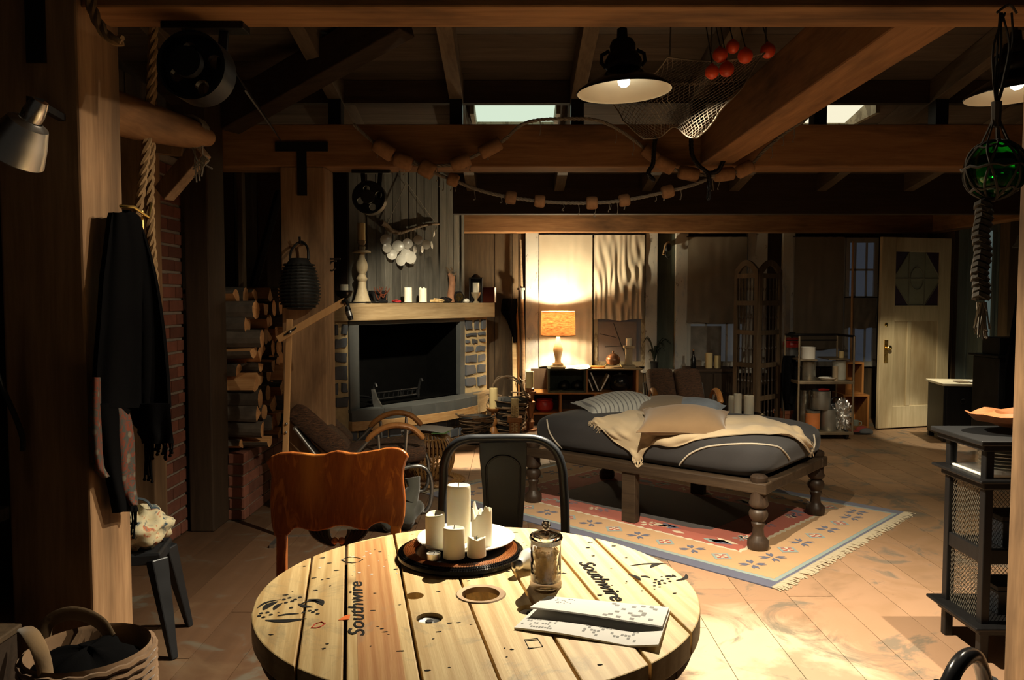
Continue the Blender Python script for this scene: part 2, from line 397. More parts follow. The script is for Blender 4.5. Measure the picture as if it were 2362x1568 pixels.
def pine(name, c1, c2, dirt, axis='Y', rings=5.5):
    m, nt, b = newmat(name); b.inputs['Roughness'].default_value = .5; b.inputs['Specular IOR Level'].default_value = .3
    sc = {'Y': (1.6,.16,1)}[axis]; v = coords(nt, sc, rnd=4.0); vf = coords(nt, (1,1,1), rnd=2.0)
    warp = noise(nt, coords(nt, (3,.9,3), rnd=7.0), 2.2, 3, .5); wv = N(nt, 'ShaderNodeTexWave'); wv.bands_direction = 'X'; wv.inputs['Scale'].default_value = rings; wv.inputs['Distortion'].default_value = 11.0; wv.inputs['Detail'].default_value = 3.5; wv.inputs['Detail Scale'].default_value = .45; wv.inputs['Detail Roughness'].default_value = .65
    nt.links.new(v, wv.inputs['Vector']); fine = noise(nt, coords(nt, (60,2.2,60), rnd=3.0), 2.0, 4, .6)
    col = mixc(nt, ramp(nt, wv.outputs[1], [(.35, 0), (.95, .55)]), c2, c1); col = mixc(nt, ramp(nt, fine, [(.35, .35), (.65, 0)]), col, c1)
    col = mixc(nt, ramp(nt, warp, [(.45, 0), (.75, .45)]), col, [x*.8 for x in c2])
    d = noise(nt, vf, 5.5, 7, .72, .8); col = mixc(nt, ramp(nt, d, [(.55, 0), (.68, .65)]), col, dirt)
    k = noise(nt, vf, 3.3, 2, .5); col = mixc(nt, ramp(nt, k, [(.70, 0), (.74, .6)]), col, (.20,.09,.03))
    oi = nt.nodes.new('ShaderNodeObjectInfo'); col = mixc(nt, 1.0, col, ramp(nt, oi.outputs['Random'], [(0, .90), (1, 1.08)]), 'MULTIPLY')
    nt.links.new(col, b.inputs['Base Color']); bump(nt, b, fine, .3, .002); return m
m = M_['oak']; nt = m.node_tree; b = nt.nodes['Principled BSDF']; src = b.inputs['Base Color'].links[0].from_socket
fl_ = noise(nt, coords(nt, (26,26,7)), 1.0, 3, .6, 1.2); nt.links.new(mixc(nt, ramp(nt, fl_, [(.54, 0), (.64, .8)]), src, (.60,.215,.042)), b.inputs['Base Color'])
M_['pine'] = pine('worn pine plank with rings', (.50,.29,.10), (.83,.63,.32), (.30,.25,.16))
M_['pine_red'] = pine('reddish pine with rings', (.42,.17,.055), (.62,.34,.14), (.38,.26,.16), rings=8)
def fur(name, c1, c2, sc=34, axis=(1,1,5)):
    m, nt, b = newmat(name); b.inputs['Roughness'].default_value = .6; b.inputs['Sheen Weight'].default_value = .03
    v = coords(nt, axis, rnd=3.0); n = noise(nt, v, sc, 4, .7, 1.2); col = mixc(nt, ramp(nt, n, [(.38, 0), (.66, 1)]), c1, c2)
    nt.links.new(col, b.inputs['Base Color']); bump(nt, b, n, .9, .012); return m
M_['fur'] = fur('brown hide', (.022,.010,.005), (.17,.075,.032))
M_['fur_orange'] = fur('orange woven seat edge', (.20,.055,.015), (.38,.13,.035), 50)
def distressed(name, base, spots, amt=.55, blue=None):
    m, nt, b = newmat(name); b.inputs['Roughness'].default_value = .7
    v = coords(nt, (1,1,.45), rnd=6.0); n = noise(nt, v, 13, 7, .75, .6); n2 = noise(nt, v, 3, 3)
    col = mixc(nt, n2, base, [x*.72 for x in base])
    if blue: col = mixc(nt, ramp(nt, noise(nt, v, 5, 5, .7), [(.56, 0), (.64, .55)]), col, blue)
    col = mixc(nt, ramp(nt, n, [(amt, 0), (amt+.05, .85)]), col, spots)
    nt.links.new(col, b.inputs['Base Color']); bump(nt, b, n, .4, .004); return m
M_['white_frame'] = distressed('flaking white paint', (.52,.51,.46), (.12,.09,.06), .60, (.25,.28,.34))
M_['white_frame2'] = distressed('flaking dull paint', (.40,.34,.22), (.14,.10,.05), .52)
def paint_spots(name, c, rough=.7): return distressed(name, c, [x*.4 for x in c], .6)
M_['paisley'] = None
M_['scarf'].node_tree.nodes['Principled BSDF'].inputs['Specular IOR Level'].default_value = .02
m, nt, b = newmat('paisley cloth'); b.inputs['Roughness'].default_value = .95
v = coords(nt, (1,1,1)); vo = N(nt, 'ShaderNodeTexVoronoi'); vo.inputs['Scale'].default_value = 26; nt.links.new(v, vo.inputs['Vector'])
wv = N(nt, 'ShaderNodeTexWave'); wv.wave_type = 'RINGS'; wv.inputs['Scale'].default_value = 9; wv.inputs['Distortion'].default_value = 9; nt.links.new(v, wv.inputs['Vector'])
c0 = mixc(nt, ramp(nt, noise(nt, v, 24, 5, .7, 2.5), [(.44, 0), (.54, 1)]), (.17,.036,.016), (.055,.06,.052)); c0 = mixc(nt, ramp(nt, vo.outputs[0], [(.18, .9), (.3, 0)]), c0, (.16,.15,.11))
nt.links.new(c0, b.inputs['Base Color']); M_['paisley'] = m
m, nt, b = newmat('printed bag cloth'); b.inputs['Roughness'].default_value = .8
v = coords(nt, (1,1,1)); vo = N(nt, 'ShaderNodeTexVoronoi'); vo.inputs['Scale'].default_value = 16; nt.links.new(v, vo.inputs['Vector'])
c0 = ramp(nt, noise(nt, v, 17, 3, .6, 1.0), [(.34, (.03,.06,.09)), (.44, (.50,.45,.30)), (.58, (.55,.48,.30)), (.64, (.45,.12,.05)), (.70, (.10,.20,.18))])
nt.links.new(c0, b.inputs['Base Color']); M_['bag'] = m
# floor: worn terracotta paint on boards, worn pale tones, paler patches and grey green scuffs, all fixed to the boards
m, nt, b = newmat('worn painted floor board'); b.inputs['Specular IOR Level'].default_value = .35
v = coords(nt, (1,1,1), pos=True); vg = coords(nt, (12,.8,1), pos=True, rnd=9.0)
g = noise(nt, vg, 1.8, 5, .6, .5); n1 = noise(nt, v, 1.15, 6, .62, .7); n2 = noise(nt, v, 2.3, 6, .65, 1.4); n3 = noise(nt, v, 26, 4, .7)
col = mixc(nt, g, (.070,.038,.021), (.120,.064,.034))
def pale_patch(cx, cy, rx, ry, soft):      # a paler patch with a ragged outline at a set place on the boards
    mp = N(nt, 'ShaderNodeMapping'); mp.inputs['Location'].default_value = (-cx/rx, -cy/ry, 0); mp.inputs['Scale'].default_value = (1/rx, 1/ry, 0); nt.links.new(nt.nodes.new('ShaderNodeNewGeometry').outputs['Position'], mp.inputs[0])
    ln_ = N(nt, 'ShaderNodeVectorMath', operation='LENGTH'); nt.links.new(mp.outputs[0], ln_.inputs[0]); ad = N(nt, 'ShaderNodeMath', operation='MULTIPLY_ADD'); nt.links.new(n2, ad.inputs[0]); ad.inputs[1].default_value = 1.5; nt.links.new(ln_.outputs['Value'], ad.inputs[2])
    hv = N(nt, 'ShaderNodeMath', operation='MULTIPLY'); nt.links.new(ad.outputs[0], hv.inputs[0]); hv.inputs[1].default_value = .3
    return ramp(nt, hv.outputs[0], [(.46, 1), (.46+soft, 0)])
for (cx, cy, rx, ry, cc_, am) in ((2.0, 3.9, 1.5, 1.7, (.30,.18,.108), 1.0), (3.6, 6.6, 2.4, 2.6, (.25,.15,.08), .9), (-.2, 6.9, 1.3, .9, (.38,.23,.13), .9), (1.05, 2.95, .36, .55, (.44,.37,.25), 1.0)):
    col = mixc(nt, pale_patch(cx, cy, rx, ry, .14), col, cc_)
col = mixc(nt, ramp(nt, n1, [(.54, 0), (.62, .5)]), col, (.16,.105,.06))
col = mixc(nt, ramp(nt, n2, [(.54, 0), (.62, .7)]), col, (.105,.10,.078))
col = mixc(nt, ramp(nt, n3, [(.66, 0), (.74, .5)]), col, (.09,.06,.04))
oi = nt.nodes.new('ShaderNodeObjectInfo'); col = mixc(nt, 1.0, col, ramp(nt, oi.outputs['Random'], [(0, .86), (1, 1.12)]), 'MULTIPLY')
nt.links.new(col, b.inputs['Base Color']); nt.links.new(ramp(nt, n2, [(.3, .42), (.7, .7)]), b.inputs['Roughness']); bump(nt, b, g, .15, .003)
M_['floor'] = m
# lamp shade: woven, light passes through
m, nt, b = newmat('woven lamp shade'); v = coords(nt, (1,1,9)); n = noise(nt, v, 16, 4, .7)
col = mixc(nt, ramp(nt, n, [(.35, 0), (.65, 1)]), (.26,.135,.065), (.66,.42,.23)); tb = N(nt, 'ShaderNodeBsdfTranslucent'); nt.links.new(col, tb.inputs[0]); nt.links.new(col, b.inputs['Base Color'])
mx = N(nt, 'ShaderNodeMixShader'); mx.inputs[0].default_value = .30; nt.links.new(b.outputs[0], mx.inputs[1]); nt.links.new(tb.outputs[0], mx.inputs[2]); nt.links.new(mx.outputs[0], nt.nodes['Material Output'].inputs[0])
M_['shade'] = m
# ================================================================== THE SETTING
# ---- floor: boards running away from the camera
fl = struct('floor', MB().box(-2.6, 5.5, -.6, 9.8, -.12, -.025), M_['dark_y'], 'dark sub floor under the worn boards')
rf = random.Random(3)
x = -2.5
while x < 5.3:
    wd = rf.uniform(.215, .265); y = -.55
    cuts = [y]
    while cuts[-1] < 9.7: cuts.append(min(9.7, cuts[-1]+rf.uniform(2.6, 4.6)))
    if cuts[-1]-cuts[-2] < .6: cuts.pop(-2)
    for a, b in zip(cuts, cuts[1:]):
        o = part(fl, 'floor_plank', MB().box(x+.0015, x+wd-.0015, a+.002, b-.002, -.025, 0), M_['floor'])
    x += wd

# ---- roof: sloping boards, rafters, blocking, skylights
zr0 = W(1181, 235, 5.35).z; SL = .164
def zrb(Y): return zr0+SL*(5.35-Y)
ce = struct('ceiling', MB().box(-.62, 5.5, 7.45, 9.8, 2.66, 2.72).box(-2.6, -.62, 6.6, 9.8, 2.96, 3.0), M_['dark_x'], 'dark sloping board roof on rafters')
RX = [-.373+.81*k for k in range(-2, 8)]
SKY = [(-.30, .345, 5.66, 6.12), (2.13, 2.60, 5.62, 6.14)]
y = -.5
while y < 7.4:
    y2 = min(7.45, y+.17); segs = [(-2.6 if y < 6.55 else -.62, 5.5)]
    for sx0, sx1, sy0, sy1 in SKY:
        if y < sy1 and y2 > sy0:
            ns = []
            for a, b in segs:
                if a < sx0 and b > sx1: ns += [(a, sx0), (sx1, b)]
                else: ns.append((a, b))
            segs = ns
    for a, b in segs:
        p = [(a, y+.003, zrb(y)+.16), (a, y2-.003, zrb(y2)+.16), (a, y2-.003, zrb(y2)+.185), (a, y+.003, zrb(y)+.185)]
        part(ce, 'roof_board', MB().prism(p, (b-a, 0, 0)), M_['roof_x'])
    y += .17
for X in RX:
    ye = 7.34 if X > -.6 else 6.6
    p = [(X-.045, -.5, zrb(-.5)), (X-.045, ye, zrb(ye)), (X-.045, ye, zrb(ye)+.158), (X-.045, -.5, zrb(-.5)+.158)]
    part(ce, 'rafter', MB().prism(p, (.09, 0, 0)), M_['rafter'], bevel=.004)
for a, b in zip(RX, RX[1:]):
    part(ce, 'blocking', MB().box(a+.045, b-.045, 5.38, 5.44, zr0, zr0+.15), M_['dark_x'])
part(ce, 'purlin', MB().box(-.55, 5.1, 7.34, 7.46, 2.24, 2.66), M_['dark_x'])
# skylights
for i, (sx0, sx1, sy0, sy1) in enumerate(SKY):
    wnd = struct('window_%d' % (i+1), MB().box(sx0-.0, sx0+.03, sy0, sy1, zrb(sy1)+.12, zrb(sy0)+.32).box(sx1-.03, sx1, sy0, sy1, zrb(sy1)+.12, zrb(sy0)+.32)
                 .box(sx0, sx1, sy0-.03, sy0, zrb(sy0)+.165, zrb(sy0)+.32).box(sx0, sx1, sy1, sy1+.03, zrb(sy1)+.13, zrb(sy1)+.32), M_['white_frame2'], 'skylight let into the board roof')
    q = [(sx0+.03, sy0, zrb(sy0)+.166), (sx1-.03, sy0, zrb(sy0)+.166), (sx1-.03, sy1, zrb(sy1)+.166), (sx0+.03, sy1, zrb(sy1)+.166)]
    part(wnd, 'pane', MB().prism(q, (0, 0, .01)), emis('skylight daylight %d' % i, (.80, .95, .74) if i == 0 else (1, .93, .68), .85 if i == 0 else .95))

# ---- timber posts and beams
BZ = W(1181, 45, 2.5).z
def tim(n, mb, mat, label, bevel=.008): return struct('trim_%d' % n, mb, mat, label, bevel)
xl = -1.294
p1 = tim(1, MB().box(xl-.25, xl, 2.38, 2.63, 0, 2.95), M_['post_z'], 'massive timber post beside the hanging scarf')
tim(2, MB().box(xl+.0, 2.7, 2.4, 2.575, BZ, BZ+.28), M_['beam_x'], 'thick timber beam spanning overhead between the posts')
tim(3, MB().box(1.68, 1.93, 2.38, 2.62, 0, BZ), M_['post_z'], 'timber post beside the black cabinet')
Z3 = W(1000, 384, 5.22).z; Z4 = W(1000, 286, 5.22).z
mp0, mp1 = W(650, 700, 5.22).x, W(752, 700, 5.22).x
p4 = tim(4, MB().box(mp0, mp1, 5.22, 5.47, 0, Z3), M_['post_z'], 'timber post carrying the black bag')
b5 = tim(5, MB().box(-2.0, 5.1, 5.22, 5.47, Z3, Z4), M_['beam_x'], 'long timber beam with the black T plate')
tx0 = W(1615, 380, 5.22).x
tim(6, MB().box(tx0, tx0+.20, 2.575, 5.22, BZ+.005, BZ+.28), M_['beam_y'], 'timber tie beam joining the two long beams')
BY = 9.3; Zb0, Zb1 = W(1400, 535, BY).z, W(1400, 467, BY).z
tim(7, MB().box(W(1060, 500, BY).x, 5.15, BY, BY+.22, Zb0, Zb1), M_['beam_x'], 'timber beam above the curtained windows')
tim(8, MB().box(4.95, 5.15, 5.47, BY, Zb0, Zb1), M_['beam_y'], 'timber wall beam above the blue boards')
# hip rafter in the dark corner of the roof
tim(9, MB().bar((-.62, 4.55, 3.05), (-1.85, 5.15, 2.62), .16, .2), M_['dark_x'], 'dark hip rafter across the roof corner')
# struts standing on the long beam, their shade put into the black colour
for k, X in enumerate(RX[1:9]):
    part(ce, 'strut', MB().box(X-.042, X+.042, 5.30, 5.40, Z4, zr0+.02), M_['black_wood'])
# black T shaped plates
q = lambda u, v: W(u, v, 5.215)
tp = MB(); a = q(635, 327); c = q(756, 349); tp.box(a.x, c.x, 5.208, 5.222, c.z, a.z); a = q(685, 349); c = q(708, 451); tp.box(a.x, c.x, 5.208, 5.222, c.z, a.z)
part(b5, 'plate', tp, M_['iron'], label='black iron T plate')
q = lambda u, v: W(u, v, 2.375)
a = q(58, 0); c = q(106, 145); part(p1, 'plate', MB().box(a.x, c.x, 2.37, 2.382, c.z, a.z+.3), M_['iron'], label='black iron strap plate')

# ---- left wall: dark boards, brick strip, posts
wl = struct('wall_left', MB().box(-2.6, -2.5, -.6, 9.8, 0, 3.6), M_['dark_z'], 'dark plank wall')
y = 2.7
while y < 7.9:
    part(wl, 'plank', MB().box(-2.5, -2.475-rf.uniform(0, .01), y+.003, y+.197, 0, 2.9), M_['brown_z'])
    y += .2
BX = WZ(428, 1228, 0).x
by0, by1 = WX(374, 800, BX).y, WX(426, 800, BX).y
wbk = struct('wall_brick', MB().box(BX-.14, BX-.012, by0, by1+.02, 0, 2.3), M_['mortar'], 'narrow strip of red brick wall behind the scarf')
bz = 0; row = 0
while bz < 2.25:
    L = by1-by0; s = L*(.36 if row % 2 else .66)
    for a, b in ((by0, by0+s), (by0+s, by1)):
        part(wbk, 'brick', MB().box(BX-.05, BX+rf.uniform(-.003, .003), a+.006, b-.006, bz+.008, bz+.072-rf.uniform(0, .004)), M_['brick'], bevel=.003)
    bz += .0805; row += 1
tim(10, MB().box(BX-.14, BX+.015, by0-.16, by0-.005, 0, 2.35), M_['post_z'], 'slim wooden post beside the brick strip')
tim(11, MB().box(BX-.2, BX-.02, by0-1.1, by0-.4, 0, 2.4), M_['brown_z'], 'brown board panel behind the stool')
px0, px1 = WZ(432, 1229, 0), WZ(491, 1229, 0)
tim(12, MB().box(px0.x+.01, px1.x, px0.y+.02, px0.y+.30, 0, 2.75), M_['dark_z'], 'dark stained post beside the firewood')
# back of the firewood niche
wn = struct('wall_niche', MB().box(-2.5, -1.75, 6.55, 6.62, 0, 2.6), M_['dark_z'], 'dark board back of the firewood niche')
for k in range(4):
    part(wn, 'plank', MB().box(-2.48+.19*k, -2.30+.19*k, 6.53, 6.55, 0, 2.6), M_['grey_z'] if k % 2 else M_['dark_z'])
nf = MB(); a = W(563, 398, 5.6); c = W(648, 398, 5.6)
nf.box(a.x-.04, a.x, 5.55, 5.62, .5, a.z).box(a.x-.04, c.x, 5.55, 5.62, a.z, a.z+.05)
tim(13, nf, M_['brown_z'], 'thin wooden frame round the firewood niche')
# slanting bar in the niche
tim(14, MB().bar(W(645, 440, 6.0), W(535, 840, 5.75), .06, .05), M_['black_wood'], 'dark slanting brace above the firewood')

# ---- back wall
YW = 9.5
wb = struct('wall_back', MB().box(-2.5, 5.5, YW+.06, YW+.16, 0, 2.7), M_['dark_z'], 'dark boarded back wall')
def vx(u): return W(u, 690, YW).x
for u0, u1, mt in ((1066, 1141, 'brown_z'), (1141, 1181, 'brown_z'), (1181, 1196, 'brown_z'), (1196, 1211, 'dark_z'), (1515, 1557, 'green_paint'), (1767, 1802, 'dark_z'), (2023, 2080, 'dark_z'), (2080, 2140, 'brown_z')):
    part(wb, 'plank', MB().box(vx(u0)+.003, vx(u1)-.003, YW+.02+rf.uniform(0,.02), YW+.06, 0, Zb0), M_[mt], bevel=.003)
ZS = W(1300, 850, YW).z
for k in range(26):     # boards below the sill
    xa = vx(1212)+k*.18
    if xa < 4.9: part(wb, 'plank', MB().box(xa+.003, xa+.177, YW+.035, YW+.06, 0, ZS), M_['brown_z'])
def window(n, u0, u1, mat_f, label, muntin_u, muntin_v, v_top=548, v_bot=845, pane_c=(.20,.22,.26), pane_e=.03, jamb=.045):
    x0, x1 = vx(u0), vx(u1); z1 = W(1300, v_top, YW).z; z0 = W(1300, v_bot, YW).z
    fr = MB().box(x0, x0+jamb, YW-.01, YW+.06, z0, z1).box(x1-jamb, x1, YW-.01, YW+.06, z0, z1).box(x0+jamb, x1-jamb, YW-.01, YW+.06, z1-.06, z1).box(x0+jamb, x1-jamb, YW-.01, YW+.06, z0, z0+.06)
    o = struct('window_%d' % n, fr, M_[mat_f], label)
    us = [u0]+list(muntin_u)+[u1]; vs = [v_top]+list(muntin_v)+[v_bot]
    for u in muntin_u: part(o, 'muntin', MB().box(vx(u)-.012, vx(u)+.012, YW+.012, YW+.042, z0+.06, z1-.06), M_[mat_f])
    for v in muntin_v:
        zz = W(1300, v, YW).z; part(o, 'muntin', MB().box(x0+jamb, x1-jamb, YW+.012, YW+.042, zz-.012, zz+.012), M_[mat_f])
    pm = bpy.data.materials.get('night pane %d' % n) or plain('night pane %d' % n, pane_c, .25, 0, .2, 3, 0, (pane_c, pane_e))
    for ua, ub in zip(us, us[1:]):
        for va, vb in zip(vs, vs[1:]):
            part(o, 'pane', MB().box(vx(ua)+.008, vx(ub)-.008, YW+.024, YW+.03, W(1300, vb, YW).z+.008, W(1300, va, YW).z-.008), pm)
    return o
w3 = window(3, 1243, 1368, 'white_frame2', 'left casement behind the lit muslin curtain', [1305], [640, 740])
w4 = window(4, 1370, 1488, 'white_frame2', 'casement with a chart pasted in its lower panes', [1430], [640, 733], pane_c=(.16,.155,.16), pane_e=.02)
w5 = window(5, 1585, 1722, 'white_frame', 'dim sash window behind the grey curtain', [1630, 1678], [620, 745], pane_c=(.20,.21,.22), pane_e=.12)
w6 = window(6, 1830, 1947, 'white_frame', 'dim sash window behind the long tan curtain', [1880], [600, 745], pane_c=(.20,.21,.22), pane_e=.10)
w7 = window(7, 1949, 2023, 'white_frame', 'small paned window next to the door', [1972, 1998], [622, 685], pane_c=(.17,.20,.26), pane_e=.12)
# chart and newspaper pasted on panes
ch = MB(); za, zb = W(1300, 742, YW).z, W(1300, 838, YW).z
ch.box(vx(1380), vx(1469), YW+.004, YW+.010, zb, za)
part(w4, 'chart', ch, plain('faded sea chart', (.20,.165,.15), .9, 0, .35, 5, 0), label='faded chart pasted inside the pane')
ln = MB()
for (a, b_, c, d) in ((1415,745,1440,815),(1440,815,1446,835),(1395,800,1460,796),(1384,770,1420,778)):
    ln.tube([W(a, b_, YW), W(c, d, YW)], .004, 4)
part(w4, 'chart_line', ln, M_['ink'])
nw = MB().box(vx(1592), vx(1665), YW+.002, YW+.008, W(1300, 840, YW).z, W(1300, 752, YW).z)
part(w5, 'newspaper_sheet', nw, plain('yellowed news sheet', (.23,.215,.19), .9, 0, .6, 9, 0))
# painted window posts
for u0, u1, mt in ((1212, 1243, 'white_frame'), (1488, 1515, 'white_frame'), (1557, 1585, 'white_frame'), (1722, 1767, 'white_frame'), (1802, 1830, 'white_frame')):
    part(wb, 'window_post', MB().box(vx(u0), vx(u1), YW-.035, YW+.05, ZS-.05 if u0 > 1212 else ZS-.02, Zb0+.01), M_[mt], bevel=.004)
part(wb, 'window_sill', MB().box(vx(1211), vx(1274), YW-.16, YW+.06, ZS-.10, ZS-.005), M_['white_frame'], bevel=.004)
part(wb, 'window_sill', MB().box(vx(1480), vx(1765), YW-.10, YW+.06, ZS-.045, ZS-.005), M_['white_frame'], bevel=.004)
# ---- right wall
wr = struct('wall_right', MB().box(5.15, 5.3, -.6, 9.8, 0, 3.3), M_['dark_z'], 'dark right hand wall')
yy = 9.28
for k, (wd, mt) in enumerate([(.16,'brown_z'),(.10,'dark_z'),(.20,'blue_board'),(.20,'blue_board'),(.20,'blue_board'),(.16,'blue_board'),(.17,'brown_z'),(.18,'dark_z'),(.2,'brown_z'),(.2,'dark_z'),(.2,'brown_z'),(.2,'dark_z')]):
    part(wr, 'board', MB().box(5.10+rf.uniform(0,.02), 5.15, yy-wd+.004, yy-.004, 0, Zb0), M_[mt], bevel=.003); yy -= wd
w8 = struct('window_8', MB().box(5.075, 5.10, 8.30, 8.33, .95, 2.2).box(5.075, 5.10, 8.44, 8.47, .95, 2.2), M_['blue_board'], 'narrow lit window slit in the blue boards')
part(w8, 'pane', MB().box(5.08, 5.095, 8.33, 8.44, .98, 2.17), emis('pale daylight slit', (.62,.80,.72), .10))

# ---- door standing ajar
d0, d1 = WZ(2022, 988, .015), WZ(2180, 979, .015)
dl = math.hypot(d1.x-d0.x, d1.y-d0.y); da = math.atan2(d1.y-d0.y, d1.x-d0.x); dh = W(2026, 546, d0.y).z-.015
dr = bpy.data.objects.new('door_1', None); COL.objects.link(dr); dr.location = d0; dr.rotation_euler = (0,0,da); dr['kind'] = 'structure'; tag(dr, 'worn cream door with a leaded glass panel, standing ajar')
st = .16
gx0, gx1, gz0, gz1 = .19, dl-.16, dh*.645, dh*.925
fm = MB().box(0, gx0, -.02, .02, 0, dh).box(gx1, dl, -.02, .02, 0, dh).box(gx0, gx1, -.02, .02, gz1, dh).box(gx0, gx1, -.02, .02, dh*.56, gz0).box(gx0, gx1, -.02, .02, 0, .24)
xm = gx0+.18
fm.box(xm, xm+.05, -.02, .02, .24, dh*.56)
part(dr, 'door_frame', fm, M_['door'], bevel=.005)
part(dr, 'door_panel', MB().box(gx0, xm, -.006, .006, .24, dh*.56), M_['door']); part(dr, 'door_panel', MB().box(xm+.05, gx1, -.006, .006, .24, dh*.56), M_['door'])
gp = plain('frosted pane', (.22,.22,.155), .35, 0, .2, 12, .1); pp = plain('purple pane', (.040,.022,.040), .3, 0, .2, bmp=0)
gw, gh = gx1-gx0, gz1-gz0; gcx, gcz = (gx0+gx1)/2, (gz0+gz1)/2
cut = [(.32,0),(0,.42),(0,.56),(.32,1),(.68,1),(1,.56),(1,.42),(.68,0)]
P = lambda a, b, y=-.004: (gx0+a*gw, y, gz0+b*gh)
for seg in (((.32,0),(.32,.5),(0,.5),(0,.42)), ((.32,.5),(.32,1),(0,.56),(0,.5)), ((.32,0),(.68,0),(.68,.5),(.32,.5)), ((.32,.5),(.68,.5),(.68,1),(.32,1)), ((.68,0),(1,.42),(1,.5),(.68,.5)), ((.68,.5),(1,.5),(1,.56),(.68,1))):
    part(dr, 'glass_pane', MB().prism([P(*s) for s in seg], (0,.008,0)), gp)
for seg in (((0,0),(.32,0),(0,.42)), ((0,.56),(.32,1),(0,1)), ((.68,0),(1,0),(1,.42)), ((1,.56),(1,1),(.68,1))):
    part(dr, 'corner_pane', MB().prism([P(*s) for s in seg], (0,.008,0)), pp)
ld = MB()
for a, b in (((.32,0),(.32,1)), ((.68,0),(.68,1)), ((0,.5),(1,.5)), ((.32,0),(0,.42)), ((0,.56),(.32,1)), ((.68,0),(1,.42)), ((1,.56),(.68,1))):
    ld.tube([P(*a, -.008), P(*b, -.008)], .006, 6)
ld.tube([(gcx+.09*math.cos(t*PI/12), -.008, gcz+.125*math.sin(t*PI/12)) for t in range(24)], .007, 6, closed=True)
part(dr, 'leading', ld, plain('lead came', (.17,.165,.12), .6))
lk = part(dr, 'lock_plate', MB().box(.055, .105, -.028, -.018, dh*.345, dh*.465), M_['brass'], bevel=.003, label='brass lock plate')
part(lk, 'knob', MB().lathe([(.009,0),(.009,.03),(.026,.036),(.028,.05),(.018,.06),(0,.062)], 16, (.085,-.026,dh*.425), Matrix.Rotation(PI/2,3,'X')), M_['brass'], smooth=True)
part(dr, 'bolt_rose', MB().lathe([(.022,0),(.022,.006),(.010,.012),(0,.012)], 14, (.075,-.019,dh*.545), Matrix.Rotation(PI/2,3,'X')), M_['brass'], smooth=True)

# ---- corner fireplace
HZ = .41
fa, fb = WZ(828, 942, HZ), WZ(1060, 909, HZ)
fe = Vector((fb.x-fa.x, fb.y-fa.y, 0)).normalized(); fang = math.atan2(fe.y, fe.x)
def sx_on(u, back=0.0):          # distance along the fireplace front where pixel column u meets it, 'back' behind the front
    nrm = Vector((-fe.y, fe.x)); o = Vector((fa.x, fa.y))+nrm*back; k = (u-CU)/F/math.cos(PITCH)
    return (k*o.y-o.x)/(fe.x-k*fe.y)
s0, s1 = 0.0, sx_on(1060)
sl, sr = sx_on(768), sx_on(1122)
fp = T('fireplace', 'corner fireplace of slate stones with a thick pale timber mantel', 'fireplace', (fa.x, fa.y, 0), fang)
mz1, mz0 = W(900, 700, 7.3).z, W(770, 742, 7.1).z
oz = W(828, 750, fa.y).z
body = MB().box(sl-.02, s0-.10, .012, .5, 0, mz0).box(s1+.10, sr+.02, .012, .5, 0, mz0).box(s0-.10, s1+.10, .012, .5, oz+.07, mz0).box(s0-.1, s1+.1, .012, .5, 0, HZ-.02)
part(fp, 'mortar_body', body, M_['stone_mortar'])
fbx = MB().box(s0-.02, s1+.02, .50, .53, HZ-.02, oz+.07).box(s0-.03, s0, .05, .5, HZ-.02, oz+.05).box(s1, s1+.03, .05, .5, HZ-.02, oz+.05).box(s0, s1, .02, .5, oz, oz+.02).box(s0, s1, .0, .5, HZ-.02, HZ)
part(fp, 'firebox', fbx, M_['soot'])
part(fp, 'surround', MB().box(s0-.115, s0, -.012, .05, HZ-.02, oz+.06).box(s1, s1+.075, -.012, .05, HZ-.02, oz+.06).box(s0, s1, -.012, .05, oz, oz+.06), M_['slate'], bevel=.003)
rs = random.Random(11)
def stones(x0, x1, z0, z1, yf=0.0, rows=6, root=fp, split=(1,2)):
    z = z0; hs = [rs.uniform(.7, 1.4) for _ in range(rows)]; S = sum(hs)
    for h in hs:
        hh = h/S*(z1-z0); n = rs.choice(split); cuts = [x0]+sorted(lerp(x0, x1, (k+rs.uniform(-.18,.18))/n) for k in range(1, n))+[x1]
        for a, b in zip(cuts, cuts[1:]):
            j = lambda s=.012: rs.uniform(-s, s)
            aa, bb, cc, dd = a+.022, b-.022, z+.020, z+hh-.020
            yo = yf-rs.uniform(.004, .02)
            pts = [(aa+j(), yo, cc+j()), ((aa+bb)/2, yo, cc+j(.006)), (bb+j(), yo, cc+j()), (bb+j(.006), yo, (cc+dd)/2), (bb+j(), yo, dd+j()), ((aa+bb)/2+j(), yo, dd+j(.006)), (aa+j(), yo, dd+j())]
            part(root, 'stone', MB().prism(pts, (0,.05,0)), M_['stone'], bevel=.006)
        z += hh
stones(sl, s0-.12, HZ+.02, mz0-.01, rows=6, split=(1,1,2))
stones(s1+.08, sr, HZ+.05, mz0-.01, rows=7, split=(2,3,2))
# mantel beam
ml, mr = sx_on(764), sx_on(1131, .0)
part(fp, 'mantel', MB().box(ml-.02, mr, -.07, .45, mz0, mz1), M_['mantel'], bevel=.008)
